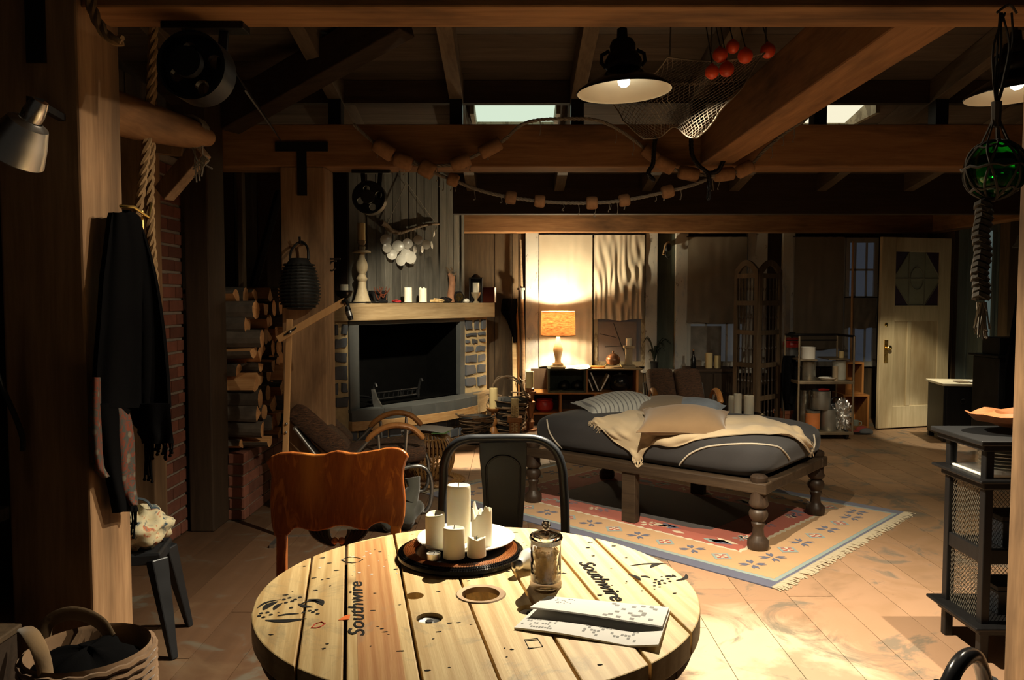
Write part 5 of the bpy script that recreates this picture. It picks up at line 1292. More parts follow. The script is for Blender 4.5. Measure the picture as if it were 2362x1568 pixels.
part(sc, 'paisley_lining', MB().sheet(scarf_sheet([(925,252,275),(960,258,300),(1010,262,308),(1060,268,310),(1110,270,310),(1150,278,316),(1165,300,316)], 2.645, .012, 8, 0), 16, 20, .008), M_['paisley'], world=True, smooth=True, angle=80)
part(sc, 'paisley_lining', MB().sheet(scarf_sheet([(870,212,228),(920,208,232),(980,206,236),(1040,210,236),(1080,216,240),(1100,236,258)], 2.645, .012, 8, 0), 12, 16, .008), M_['paisley'], world=True, smooth=True, angle=80)
ff = MB(); rfz = random.Random(3)
for (u0, u1, v0, l0, l1, n) in ((336,398,1018,14,44,16),(262,316,1176,30,64,14),(234,256,1094,30,56,5),(334,350,1020,60,110,5)):
    for k in range(n):
        u = lerp(u0, u1, k/(n-1)); l = rfz.uniform(l0, l1); p = W(u, v0-6, 2.69); q = W(u+rfz.uniform(-4,4), v0+l, 2.69); ff.tube([p, p.lerp(q,.5)+Vector((rfz.uniform(-.006,.006),0,0)), q], .0032, 4); ff.sphere(q, .006, 5, 4)
part(sc, 'fringe', ff, M_['scarf'], world=True, kind='stuff')
part(sc, 'loop', MB().tube([W(268,498,2.70), W(280,488,2.66), W(300,490,2.64)], .008, 6), M_['scarf'], world=True)
hkp = W(316, 500, 2.66)
single('coat_hook', MB().tube([(hkp.x-.045, 2.60, hkp.z+.03), (hkp.x, 2.64, hkp.z+.03), (hkp.x+.03, 2.68, hkp.z-.0), (hkp.x+.035, 2.69, hkp.z+.05)], .006, 8).tube([W(328,486,2.68), W(329,530,2.68)], .004, 6), M_['brass'], 'small brass coat hook above the black scarf', 'hook', smooth=True)

# ---- metal stool with printed bag
s1_, s2_ = WZ(372,1550,0), WZ(431,1455,0)
stl = T('metal_stool', 'dark metal stool behind the timber post', 'stool', (-1.56, 3.22, 0), math.radians(12))
sz = W(370, 1262, 3.2).z
part(stl, 'seat', MB().lathe([(.0,sz-.006),(.13,sz-.004),(.150,sz),(.158,sz-.012),(.160,sz-.05),(.150,sz-.05),(.15,sz-.02),(0,sz-.02)], 4, (0,0,0), Matrix.Rotation(PI/4,3,'Z')), M_['gunmetal'], bevel=.012)
for i in (-1, 1):
    for j in (-1, 1):
        part(stl, 'leg', MB().bar((i*.095, j*.095, sz-.03), (i*.165, j*.165, 0), .075, .05, w2=.03, h2=.026), M_['gunmetal'], bevel=.006)
pb = Vector((-1.56, 3.22, sz))
bg = T('printed_bag', 'printed cotton bag heaped on the metal stool', 'bag', pb)
def blob(fn_r, n=28, m=16, c=(0,0,0), sc=(1,1,1)):
    vs = []; fs = []
    for j in range(m+1):
        ph = -PI/2+PI*j/m
        for i in range(n):
            th = 2*PI*i/n; r = fn_r(th, ph); vs.append((c[0]+sc[0]*r*math.cos(ph)*math.cos(th), c[1]+sc[1]*r*math.cos(ph)*math.sin(th), c[2]+sc[2]*r*math.sin(ph)))
    for j in range(m):
        for i in range(n): fs.append((j*n+i, j*n+(i+1) % n, (j+1)*n+(i+1) % n, (j+1)*n+i))
    return MB().add(vs, fs)
part(bg, 'bag_body', blob(lambda t, p: 1+.10*math.sin(t*5+p*3)+.08*math.sin(t*9-p*5)+.06*math.sin(p*9), 36, 20, (0,0,.078), (.125,.13,.085)), M_['bag'], smooth=True, angle=80)
part(bg, 'bag_strap', MB().tube(spline([(-.05,-.03,.15),(-.02,-.02,.20),(.04,0,.19),(.07,.01,.13)],6), .012, 8, flat=.4), plain('dark strap cloth', (.03,.045,.06), .9), smooth=True)

# ---- basket at the bottom left, box and shelf edge
bkc = W(205, 1495, 2.12); bR = 138/F*2.12
bsk = T('storage_basket', 'woven jute basket with strap handles in front of the timber post', 'basket', (bkc.x, bkc.y, 0))
zb_ = bkc.z; bm_ = MB()
prof = [(bR*.86,0.0),(bR*.93,zb_*.3),(bR,zb_*.7),(bR*1.0,zb_-.01),(bR*.97,zb_+.006),(bR*.93,zb_-.004),(bR*.90,zb_*.5),(bR*.8,.02),(0,.02)]
part(bsk, 'body', MB().lathe(prof, 44), M_['basket_cloth'], smooth=True)
wv_ = MB()
for k in range(9):
    z = zb_-.012-k*.022; n = 60
    wv_.tube([((bR+.004+.003*math.sin(i*PI))*math.cos(2*PI*i/n)*(1 if z > zb_*.7 else .985), (bR+.004+.003*math.sin(i*PI))*math.sin(2*PI*i/n), z+.003*math.sin(i*1.9+k)) for i in range(n)], .0085, 6, closed=True)
part(bsk, 'coil', wv_, M_['basket_cloth'], smooth=True, kind='stuff')
part(bsk, 'contents', blob(lambda t, p: 1+.12*math.sin(t*4+p*2)+.06*math.sin(t*9), 30, 14, (0,0,zb_-.05), (bR*.84,bR*.84,.05)), M_['scarf'], smooth=True, angle=80, label='dark cloth in the basket')
hA = spline([W(100,1485,2.22), W(108,1440,2.24), W(150,1416,2.25), W(195,1418,2.25), W(235,1440,2.24), W(256,1472,2.22)], 6)
part(bsk, 'handle', MB().tube(hA, .020, 8, flat=.3), M_['strap'], world=True, smooth=True)
hB = spline([W(58,1450,2.05), W(72,1462,1.99), W(92,1500,1.97), W(104,1545,1.98), W(108,1600,1.99)], 6)
part(bsk, 'handle', MB().tube(hB, .020, 8, flat=.3), M_['strap'], world=True, smooth=True)
bxp = W(40, 1440, 2.25)
ch_ = T('wooden_chest', 'dark wooden chest with a pale top beside the basket', 'chest', (bxp.x-.2, 2.05, 0))
part(ch_, 'body', MB().box(bxp.x-.45, bxp.x, 1.85, 2.25, 0, bxp.z-.02), M_['dark_x'], world=True, bevel=.005); part(ch_, 'lid', MB().box(bxp.x-.46, bxp.x+.008, 1.84, 2.26, bxp.z-.02, bxp.z), M_['brown_z'], world=True, bevel=.004)
shp = W(18, 1168, 2.37); shf = T('wall_shelf', 'weathered shelf board against the timber post', 'shelf', (shp.x-.2, 2.2, shp.z))
part(shf, 'board', MB().box(shp.x-.4, shp.x, 2.05, 2.38, shp.z-.04, shp.z), M_['grey_z'], world=True, bevel=.004); part(shf, 'bracket', MB().bar((shp.x-.05,2.37,shp.z-.04),(shp.x-.05,2.15,shp.z-.04),.02,.02).bar((shp.x-.05,2.37,shp.z-.22),(shp.x-.05,2.15,shp.z-.05),.02,.02), M_['iron'], world=True)
cbl = spline([W(-10,850,2.33), W(8,900,2.33), W(35,960,2.34), W(52,1010,2.35), W(53,1040,2.35)], 6)
single('dark_cable', MB().tube(cbl, .008, 8), M_['black'], 'dark cable curving down the face of the timber post', 'cable', smooth=True, loc=cbl[-1])

# ================================================================== FIREWOOD NICHE
ply = WZ(565, 1200, 0); plx0 = WZ(527, 1200, 0).x
pz = W(565, 1046, ply.y).z
bp = struct('trim_15', MB().box(plx0-.35, ply.x-.012, ply.y+.012, 6.5, 0, pz-.008), M_['mortar'], 'low brick plinth under the firewood')
bz = .0; row = 0; rb2 = random.Random(13)
while bz < pz-.03:
    hgt = .0655
    x = ply.x-.004; cutx = [ply.x, ply.x-.105 if row % 2 else ply.x-.205, ply.x-.32]
    for a, b in zip(cutx, cutx[1:]): part(bp, 'brick', MB().box(b+.005, a-.005 if a != ply.x else a, ply.y-rb2.uniform(0,.004), ply.y+.09, bz+.005, bz+hgt), M_['brick'], bevel=.003)
    y = ply.y+.1 if row % 2 else ply.y+.2
    if row % 2 == 0: part(bp, 'brick', MB().box(ply.x-.09, ply.x+rb2.uniform(0,.004), ply.y+.098, ply.y+.195, bz+.005, bz+hgt), M_['brick'], bevel=.003)
    while y < 6.4:
        part(bp, 'brick', MB().box(ply.x-.09, ply.x+rb2.uniform(-.002,.004), y+.005, y+.205, bz+.005, bz+hgt), M_['brick'], bevel=.003); y += .212
    bz += .0745; row += 1
rl_ = random.Random(31); labs = ['round bark covered firewood log in the stack on the plinth', 'half round split firewood log in the stack on the plinth', 'wedge split firewood log in the stack on the plinth']
def log(y, z, x1, L, r, shape, rot, near):
    n = 10; 
    if shape == 0: pts = [(r*math.cos(2*PI*k/n)*rl_.uniform(.92,1.05), r*math.sin(2*PI*k/n)*rl_.uniform(.92,1.05)) for k in range(n)]; bark = list(range(n))
    elif shape == 1: pts = [(r*1.15*math.cos(PI*k/7), r*1.15*math.sin(PI*k/7)-r*.5) for k in range(8)]; bark = list(range(7))
    else: pts = [(0,-r*.9)]+[(r*1.3*math.cos(PI*.25+PI*.5*k/5), r*1.3*math.sin(PI*.25+PI*.5*k/5)-r*.5) for k in range(6)]; bark = [1,2,3,4,5]
    c, s = math.cos(rot), math.sin(rot); pts = [(a*c-b*s, a*s+b*c) for a, b in pts]; m = len(pts)
    vs = [(x1-L, y+a, z+b) for a, b in pts]+[(x1, y+a, z+b) for a, b in pts]
    mb = MB(); mb.add(vs, [tuple(range(m-1,-1,-1)), tuple(range(m,2*m))], 1)
    base = 0
    for k in range(m): mb.f.append((k, (k+1) % m, m+(k+1) % m, m+k)); mb.mi.append(0 if k in bark else 1)
    o = single('firewood_log', mb, [M_['bark'], M_['log_end']], labs[shape], 'firewood', 'firewood stack', loc=(x1-L/2, y, z-r*.9), rz=0)
    o.rotation_euler = (0, rl_.uniform(-.03,.03), rl_.uniform(-.10,.10)); return o
zz = pz+.055; lay = 0
while zz < 1.50:
    r = .058; y = ply.y+.06+lay*.012
    while y < 6.35-lay*.01:
        r = rl_.uniform(.044,.066); near = y < ply.y+.2
        x1 = ply.x-.01+rl_.uniform(-.09,.10)-max(0, zz-1.15)*.15+ (.04 if lay < 2 else 0)
        log(y, zz+rl_.uniform(-.008,.008), x1, rl_.uniform(.28,.36), r, rl_.choice((0,1,2,2,0)), rl_.uniform(0, 6.28), near); y += r*2.05
    zz += .098; lay += 1

# ================================================================== BATTEN LAMP, BAG AND BRACKET BY THE MIDDLE POST
JY = 4.72
jl = T('batten_lamp', 'jointed lamp made of pale wooden battens with a clip socket', 'lamp', W(652, 1240, JY)); jl.location.z = 0
a, b = W(653, 1150, JY), W(668, 736, JY); a0 = Vector((a.x-.005, JY, 0))
part(jl, 'upright', MB().bar(a0, b, .034, .02, up=(0,1,0)), M_['stick'], world=True, bevel=.002)
a, b = W(641, 783, JY-.03), W(797, 694, JY-.03)
part(jl, 'arm', MB().bar(a, b, .018, .042, up=(0,0,1)), M_['stick'], world=True, bevel=.002)
part(jl, 'arm_slot', MB().bar(W(656,773,JY-.042), W(683,756,JY-.042), .006, .010), M_['black'], world=True)
part(jl, 'wing_bolt', MB().sphere(W(669,765,JY-.045), .012, 10, 8).sphere(W(661,977,JY-.016), .008, 8, 6).sphere(W(660,997,JY-.016), .008, 8, 6), M_['steel'], world=True, smooth=True)
sk = [W(790,697,JY-.04), W(797,692,JY-.05), W(802,700,JY-.05), W(804,712,JY-.05)]
part(jl, 'clip', MB().tube(spline(sk, 4), .010, 8), M_['iron'], world=True, smooth=True)
part(jl, 'socket', MB().tube([W(801,706,JY-.05), W(803,716,JY-.05), W(810,738,JY-.05)], [.014,.019,.016], 12), M_['iron'], world=True, smooth=True)
part(jl, 'socket_cap', MB().tube([W(803,717,JY-.052), W(807,729,JY-.052)], .0195, 12), M_['steel'], world=True, smooth=True)
part(jl, 'base_foot', MB().bar(W(640,1240,JY), W(765,1236,JY+.05), .03, .022).bar((a0.x,JY-.22,.011),(a0.x,JY+.22,.011),.03,.022), M_['steel'], world=True)
for q in jl.children:
    pass
wb_ = W(697, 715, 5.16); wt = W(688, 548, 5.2)
wbg = T('wicker_bag', 'dark woven demijohn bag hanging from the middle post', 'bag', Vector((wb_.x, 5.10, wb_.z)))
hgt = W(690,600,5.16).z-wb_.z
part(wbg, 'body', MB().lathe([(0,.0),(.075,.006),(.115,.04),(.128,.10),(.122,.17),(.100,.26),(.075,hgt-.02),(.06,hgt),(.05,hgt+.01),(0,hgt+.01)], 36), M_['black'], smooth=True)
wvv = MB()
for k in range(15):
    z = .02+k*.021
    if z > hgt-.02: break
    rr = [(.0,.075),(.04,.115),(.10,.128),(.17,.122),(.26,.100),(.36,.07)]
    for (z0_,r0_),(z1_,r1_) in zip(rr, rr[1:]):
        if z0_ <= z <= z1_: R0 = lerp(r0_, r1_, (z-z0_)/(z1_-z0_)); break
    wvv.tube([((R0+.002+.003*(i % 2))*math.cos(2*PI*i/40), (R0+.002+.003*(i % 2))*math.sin(2*PI*i/40), z) for i in range(40)], .006, 5, closed=True)
part(wbg, 'weave', wvv, plain('dark green wicker', (.008,.010,.009), .5, 0, .3), kind='stuff')
part(wbg, 'handle', MB().tube(spline([(-.06,0,hgt),(-.05,.02,hgt+.07),(0,.05,hgt+.12),(.05,.02,hgt+.08),(.06,0,hgt)],6), .008, 8), M_['leather'], smooth=True)
part(wbg, 'peg', MB().tube([(0,.13,hgt+.11),(0,.03,hgt+.11),(0,.02,hgt+.15)], .008, 8), M_['iron'], smooth=True)
hb = T('iron_bracket', 'small black iron hook bracket on the side of the middle post', 'bracket', W(756,610,5.35))
part(hb, 'plate', MB().cbox(W(754,610,5.35), (.012,.03,.09)), M_['iron'], world=True); part(hb, 'hook', MB().tube(spline([W(757,597,5.35), W(785,597,5.35)],3), .006, 8).tube(spline([W(757,618,5.35),W(764,604,5.35),W(776,602,5.35)],4), .006, 8).tube(spline([W(757,600,5.35),W(755,618,5.35),W(766,624,5.35),W(774,618,5.35)],4), .006, 8), M_['iron'], world=True, smooth=True)
# ================================================================== ON THE MANTEL
FM = Matrix.Translation((fa.x, fa.y, 0)) @ Matrix.Rotation(fang, 4, 'Z')
def MP(u, back=.06): s = sx_on(u, back); return FM @ Vector((s, back, mz1))
def mh(p, v0, v1): return (v1-v0)/F*p.y          # metres for a pixel span at that depth
k = MP(1000).y/F
def px(p, n): return n*p.y/F
# turned candlestick with tall candle
p = MP(836); h = mh(p, 553, 697)
cs_ = T('candlestick', 'tall turned pale wooden candlestick on the mantel', 'candlestick', p)
pr_ = [(22,0),(21,4),(18,8),(14,22),(10,38),(9,52),(12,56),(13,60),(10,64),(8,70),(13,80),(14,92),(12,100),(8,108),(7,114),(7,120),(21,122),(21,126),(8,129),(9,136),(6,140),(10,146),(10,150),(6,151)]
part(cs_, 'stem', MB().lathe([(px(p,a), px(p,b)*h/px(p,151)) for a, b in pr_]+[(0,h)], 28), M_['candlestick'], smooth=True)
candle(p+Vector((0,0,h)), px(p,9), mh(p,513,553), 'tall candle on the turned candlestick', 'wax_y', .0, .0, seed=31)
# saucer cup with stub candle
p = MP(795, .0); t = T('candle_cup', 'dark footed cup under the short stub candle on the mantel', 'cup', p)
part(t, 'bowl', MB().lathe([(px(p,10),0),(px(p,8),.01),(px(p,6),.04),(px(p,18),.075),(px(p,22),mh(p,668,698)),(px(p,20),mh(p,668,698)-.004),(0,.07)], 24), M_['black_gloss'], smooth=True)
candle(p+Vector((0,0,.069)), px(p,9.5), mh(p,654,698)-.069, 'short stub candle in the dark cup on the mantel', 'wax', seed=32)
# bowl with beads
p = MP(873); t = T('bead_bowl', 'dark bowl hung with amber bead strings on the mantel', 'bowl', p)
part(t, 'bowl', MB().lathe([(px(p,12),0),(px(p,22),.02),(px(p,23),mh(p,668,697)),(px(p,21.5),mh(p,668,697)-.003),(px(p,18),.02),(0,.012)], 28), M_['black_gloss'], smooth=True)
bd = MB(); rbd = random.Random(2)
for (u0, u1, vt, vb) in ((862,880,664,690),(874,890,662,686),(868,897,666,680)):
    n = 22
    for k_ in range(n):
        a = PI*k_/(n-1); u = lerp(u0,u1,k_/(n-1)); v = vt+(vb-vt)*math.sin(a); q = FM @ Vector((sx_on(u,-.03), -.03-.015, 0)); bd.sphere((q.x-p.x, q.y-p.y, W(u,v,q.y).z-p.z), .0065, 7, 5)
part(t, 'beads', bd, plain('amber bead', (.085,.018,.006), .3, 0, .2), kind='stuff')
# two saucered candles
for (u, v0, lab, jg, sd) in ((942, 661, 'plain white candle on a saucer on the mantel', 0, 33), (976, 663, 'white candle with a melted ragged rim on the mantel', .014, 34)):
    p = MP(u, .0); s_ = T('saucer', 'small white saucer under the %s candle' % ('plain' if sd == 33 else 'ragged'), 'saucer', p, 0, 'mantel saucers')
    part(s_, 'dish', MB().lathe([(px(p,9),0),(px(p,15),.008),(px(p,16),.012),(px(p,9),.006),(0,.006)], 26), M_['china'], smooth=True)
    candle(p+Vector((0,0,.0062)), px(p,9), mh(p,v0,697)-.006, lab, 'wax', jg, 0, 'mantel candles', seed=sd)
# red cloth flower, poker lying along the edge, wooden bits
p = MP(915, -.02); rc = random.Random(5); mb = MB()
for k_ in range(12):
    a = rc.random()*6.28; mb.sphere((.03*math.cos(a), .02*math.sin(a), .012+rc.random()*.018), .014, 7, 5, (1.3,1,.6))
single('red_cloth', MB().add([q+p for q in mb.v], mb.f), plain('crimson cloth', (.30,.012,.014), .9), 'crumpled crimson cloth on the mantel', 'cloth', loc=p)
a_, b_ = MP(802,-.05), MP(893,-.05)
pt_ = T('fire_poker', 'black poker lying along the front of the mantel', 'poker', a_)
part(pt_, 'rod', MB().tube([a_+Vector((0,0,.008)), b_+Vector((0,0,.014))], .007, 8), M_['iron'], world=True, smooth=True); part(pt_, 'handle', MB().tube([a_.lerp(b_,.78)+Vector((0,0,.014)), b_+Vector((0,0,.016))], [.012,.016], 10), M_['black_gloss'], world=True, smooth=True)
p = MP(1008, -.01); rw = MB()
for (du0, dv0, du1, dv1, r) in ((-14,4,14,1,.016),(-6,8,22,3,.012),(-10,2,2,7,.010)):
    q0 = MP(1008+du0,-.02); q1 = MP(1008+du1,.01); rw.tube([q0+Vector((0,0,px(q0,dv0)+.006)), q0.lerp(q1,.5)+Vector((0,0,px(q0,(dv0+dv1)/2)+.008)), q1+Vector((0,0,px(q1,dv1)+.006))], [r*.8,r,r*.5], 8)
single('driftwood_piece', rw, M_['pine'], 'pale driftwood pieces lying on the mantel', 'driftwood', smooth=True, loc=p)
p = MP(1027, .02); single('dark_pebbles', blob(lambda t,p_: 1+.25*math.sin(t*4+p_*2)+.1*math.sin(t*7), 20, 12, (p.x,p.y,p.z+.028), (.06,.05,.03)), M_['black_gloss'], 'dark shiny lump beside the driftwood on the mantel', 'ornament', smooth=True, loc=p)
# upright driftwood figure
p = MP(1040, .08); t = T('driftwood_figure', 'upright driftwood stump with a bird claw top on the mantel', 'ornament', p)
def dv(u, v, dy=0): return W(u, v, p.y+dy)
part(t, 'stump', MB().tube([dv(1040,697), dv(1040,680), dv(1043,655), dv(1042,640), dv(1036,630)], [.042,.040,.036,.034,.02], 10), plain('red brown stump', (.26,.12,.06), .8, 0, .5, 20, .6), world=True, smooth=True)
part(t, 'claw', MB().tube([dv(1040,634), dv(1034,622), dv(1029,616)], [.022,.014,.006], 8).tube([dv(1044,636), dv(1050,632), dv(1053,626)], [.014,.010,.004], 8).tube([dv(1036,628),dv(1044,622),dv(1040,616)], [.014,.012,.008], 8), M_['driftwood'], world=True, smooth=True)
# brass clock
p = MP(1058, .02); t = T('mantel_clock', 'small round brass clock in a dark case on the mantel', 'clock', p)
cr = px(p,13); nrm_ = Matrix.Rotation(fang+PI*.0-.35,3,'Z') @ Matrix.Rotation(PI/2,3,'X')
cc = (0,0,cr*1.05)
part(t, 'case', MB().lathe([(cr*.9,-.02),(cr,-.015),(cr,.02),(cr*.86,.028),(cr*.80,.022),(0,.018)], 30, cc, nrm_), M_['black_gloss'], smooth=True)
part(t, 'dial', MB().lathe([(cr*.78,.018),(cr*.78,.023),(cr*.50,.024)], 28, cc, nrm_).lathe([(cr*.45,.019),(cr*.45,.0235),(0,.024)], 24, cc, nrm_), M_['brass'], smooth=True)
tk = MB()
for k_ in range(12):
    a = k_*PI/6; R3 = nrm_; q = Vector(cc)+R3 @ Vector((cr*.64*math.cos(a), cr*.64*math.sin(a), .026)); tk.sphere(q, .0045, 5, 4)
for a, l in ((.6,.35),(2.2,.5)): tk.tube([Vector(cc)+nrm_ @ Vector((0,0,.027)), Vector(cc)+nrm_ @ Vector((cr*l*math.cos(a), cr*l*math.sin(a), .027))], .003, 4)
part(t, 'hour_mark', tk, M_['black'])
part(t, 'foot', MB().cbox((0,0,.008), (cr*1.1,.03,.016), Matrix.Rotation(fang-.35,3,'Z')), M_['black_gloss'])
p = MP(1075,-.01); single('sea_shell', blob(lambda t,q: 1+.06*math.sin(t*9)+.1*math.cos(t), 24, 12, (p.x,p.y,p.z+.022), (.036,.032,.024)), M_['shell'], 'rounded white seashell beside the clock', 'shell', smooth=True, loc=p)
p = MP(1098,.03); t = T('candle_goblet', 'small wooden goblet holding a white candle on the mantel', 'goblet', p); gh = mh(p,673,697)
part(t, 'stem', MB().lathe([(px(p,8),0),(px(p,7),.010),(px(p,3.5),.02),(px(p,4),gh*.4),(px(p,9),gh*.65),(px(p,12),gh),(px(p,11),gh-.003),(0,gh-.01)], 24), M_['candlestick'], smooth=True)
candle(p+Vector((0,0,gh-.008)), px(p,7.5), mh(p,651,673)+.008, 'white candle in the small goblet on the mantel', 'wax', seed=36)
p = MP(1098,.22); t = T('lantern', 'black metal lantern behind the goblet candle', 'lantern', p); lh, lw = mh(p,640,695), px(p,14)
for i in (-1,1):
    for j in (-1,1): part(t, 'corner_bar', MB().tube([(i*lw,j*lw*.7,0),(i*lw,j*lw*.7,lh)], .008, 6), M_['iron'])
part(t, 'base', MB().box(-lw*1.1,lw*1.1,-lw*.8,lw*.8,0,.014), M_['iron']); part(t, 'roof', MB().box(-lw*1.1,lw*1.1,-lw*.8,lw*.8,lh,lh+.014).lathe([(lw*.8,lh+.014),(lw*.3,lh+.05),(0,lh+.055)],16), M_['iron']); part(t, 'back_glass', MB().box(-lw,lw,lw*.68,lw*.72,.014,lh), M_['black_gloss'])
p = MP(1128,.12); t = T('red_book', 'red bound book standing at the end of the mantel', 'book', p+Vector((.0,.0,0)), fang)
part(t, 'cover', MB().box(-.012,.022,-.09,.09,0,mh(p,662,697)).box(-.012,-.009,-.09,.09,0,mh(p,662,697)), plain('red book cloth', (.24,.045,.018), .7), bevel=.002); part(t, 'pages', MB().box(-.008,.018,-.093,.08,.004,mh(p,662,697)-.004), M_['paper'])

# ---- shell chime on driftwood
cy = (FM @ Vector((sx_on(940,.12), .12, 0))).y
def cw(u, v, d=.0):       # on the plane just in front of the planks
    s = sx_on(u, .165-d); q = FM @ Vector((s, .165-d, 0)); return W(u, v, q.y)
top_ = cw(937, 420)
chm = T('shell_chime', 'shell chime of round capiz discs hung from a driftwood branch', 'wind chime', cw(942, 620))
part(chm, 'branch', MB().tube(spline([cw(880,513), cw(890,519), cw(902,531), cw(920,536), cw(940,531), cw(962,524), cw(985,518), cw(1012,516)],5), [.030-.018*i/35 for i in range(36)], 9), M_['driftwood'], world=True, smooth=True)
part(chm, 'cord', MB().tube([cw(937,398),top_],.003,5).tube([top_, cw(893,518)], .0035, 5).tube([top_, cw(1005,516)], .0035, 5), M_['rope_grey'], world=True)
shp_ = [(890,553,13,0),(893,572,11,.3),(918,567,13,.1),(940,562,12,0),(933,582,14,.05),(904,587,12,.1),(925,600,13,.55),(947,594,14,.3),(964,553,11,.25),(957,576,9,1.0),(983,564,11,.4),(996,565,9,1.25),(950,600,10,.6),(1001,540,7,1.35),(1006,528,6,1.35),(974,575,8,1.1),(912,578,9,.2)]
stg = MB()
for i, (u, v, r, yaw) in enumerate(shp_):
    c = cw(u, v, .02+.012*(i % 4)); rr = px(c, r)
    n_ = Matrix.Rotation(fang-.75+yaw*(1 if i % 2 else -1), 3, 'Z') @ Matrix.Rotation(PI/2+.15*math.sin(i*2.1), 3, 'X')
    part(chm, 'shell_disc', MB().lathe([(rr*.98,-.001),(rr,0),(rr*.7,.005),(rr*.3,.008),(0,.009)], 18, c, n_).lathe([(rr*.98,-.0015),(0,-.001)],18,c,n_), M_['shell'], world=True, smooth=True)
    tz = W(u, 522 if u > 950 else 533, c.y).z; stg.tube([(c.x,c.y,c.z+rr*.9),(c.x,c.y,tz)], .0018, 4)
part(chm, 'string', stg, M_['rope_grey'], world=True)

# ================================================================== ARMCHAIRS (tubular steel, hide cushions)
def armchair(label, loc, rz):
    t = T('armchair', label, 'armchair', loc, rz, 'hide cushioned tubular armchairs')
    Wd = .58; tr = .0135
    for s in (-1, 1):
        y = s*Wd/2
        fr = spline([(-.44,y,.60),(-.26,y,.36),(-.12,y,.27),(.18,y,.30),(.36,y,.33),(.44,y,.27),(.45,y,.12),(.42,y,.03),(.34,y,.0135),(-.10,y,.0135),(-.34,y,.0135)], 6)
        part(t, 'side_tube', MB().tube(fr, tr, 10), M_['steel'], smooth=True)
        ar = spline([(-.16,y,.33),(-.04,y,.43),(.08,y,.55),(.20,y,.595),(.32,y,.575),(.40,y,.50)], 6)
        part(t, 'arm_tube', MB().tube(ar[:14], tr, 10), M_['steel'], smooth=True); part(t, 'arm_post', MB().tube([(.10,y,.545),(.11,y,.31)], tr*.8, 8), M_['steel'], smooth=True); part(t, 'arm_post', MB().tube([(.29,y,.575),(.27,y,.33)], tr*.8, 8), M_['steel'], smooth=True)
        part(t, 'arm_rest', MB().tube([(q.x, q.y, q.z+.012) for q in ar[9:]], [.016]+[.027]*(len(ar[9:])-2)+[.018], 10, flat=.75), M_['honey'], smooth=True)
    part(t, 'cross_tube', MB().tube([(-.34,-Wd/2,.0135),(-.34,Wd/2,.0135)], tr, 10).tube([(-.44,-Wd/2,.60),(-.44,Wd/2,.60)], tr, 10).tube([(.30,-Wd/2,.325),(.30,Wd/2,.325)], tr, 8), M_['steel'], smooth=True)
    def slab(p0, p1, thick, wd, nm, mat, bulge=.25, halves=1):
        p0, p1 = Vector(p0), Vector(p1); d = p1-p0; L = d.length; d.normalize(); nrm = Vector((-d.z,0,d.x))
        for hv in range(halves):
            vs = []; fs = []; n, m = 26, 20; ww = wd/halves
            for j in range(m+1):
                for i in range(n):
                    th = 2*PI*i/n; cx = math.copysign(abs(math.cos(th))**.35, math.cos(th)); cz = math.copysign(abs(math.sin(th))**.6, math.sin(th))
                    v = (j/m)*2-1; k_ = (1-abs(v)**6)**.4 if abs(v) < 1 else .05
                    vs.append(p0+d*(L/2+L/2*cx*(.9+.1*k_))+nrm*(thick/2*cz*max(.15,k_))+Vector((0, (hv-(halves-1)/2)*ww+v*ww/2, 0)))
            for j in range(m):
                for i in range(n): fs.append((j*n+i, j*n+(i+1) % n, (j+1)*n+(i+1) % n, (j+1)*n+i))
            fs += [tuple(range(n-1,-1,-1)), tuple(m*n+i for i in range(n))]
            part(t, nm, MB().add(vs, fs), mat, smooth=True, angle=80)
    slab((-.16,0,.355),(.42,0,.40),.13,Wd-.05,'seat_cushion',M_['fur'])
    slab((-.12,0,.40),(-.47,0,.72),.15,Wd-.04,'back_cushion',M_['fur'], halves=2)
    part(t, 'back_canvas', MB().bar((-.22,0,.34),(-.44,0,.60),Wd-.04,.006), M_['leather'])
    part(t, 'seat_sling', MB().bar((-.14,0,.285),(.38,0,.325),Wd-.04,.006), M_['fur_orange'])
    return t
ac = armchair('hide cushioned armchair on curved steel tubes near the wicker pouf', (-1.03, 5.46, 0), math.radians(8))
ac2 = copy_tree(ac); ac2.location = (W(1570,880,7.45).x, 7.45, 0); ac2.rotation_euler = (0,0,math.radians(-92)); ac2['label'] = 'hide cushioned armchair behind the daybed under the windows'

# ---- rattan pouf with magazines
pc_ = WZ(985, 1108, 0); pz_ = W(985, 1000, pc_.y).z; pR_ = px(pc_, 62)
pf = T('rattan_pouf', 'round rattan pouf stool by the hearth', 'pouf', (pc_.x, pc_.y+.06, 0))
for k_ in range(40):
    a = 2*PI*k_/40; pth = [(math.cos(a)*r*pR_, math.sin(a)*r*pR_, z*pz_) for r, z in ((.55,.03),(.80,.12),(.97,.35),(1.0,.55),(.93,.78),(.72,.94),(.40,1.0),(.15,1.0))]
    part(pf, 'cane', MB().tube(spline(pth,3), .0075, 5), M_['wicker'], smooth=True)
rg_ = MB()
for r, z in ((.56,.03),(.985,.42),(1.0,.55),(.80,.90),(.42,1.0),(.15,1.0)):
    rg_.tube([(math.cos(2*PI*i/48)*r*pR_*.98, math.sin(2*PI*i/48)*r*pR_*.98, z*pz_) for i in range(48)], .008, 6, closed=True)
part(pf, 'hoop', rg_, M_['wicker'], smooth=True)
lat = MB()
for k_ in range(24):
    a = 2*PI*k_/24
    for s in (1,-1): lat.tube([(math.cos(a+s*t*.4)*pR_*(.99-.28*(1-t)), math.sin(a+s*t*.4)*pR_*(.99-.28*(1-t)), pz_*(.08+.36*t)) for t in (0,.25,.5,.75,1)], .005, 4)
part(pf, 'lattice', lat, M_['wicker'])
mt2 = MB()
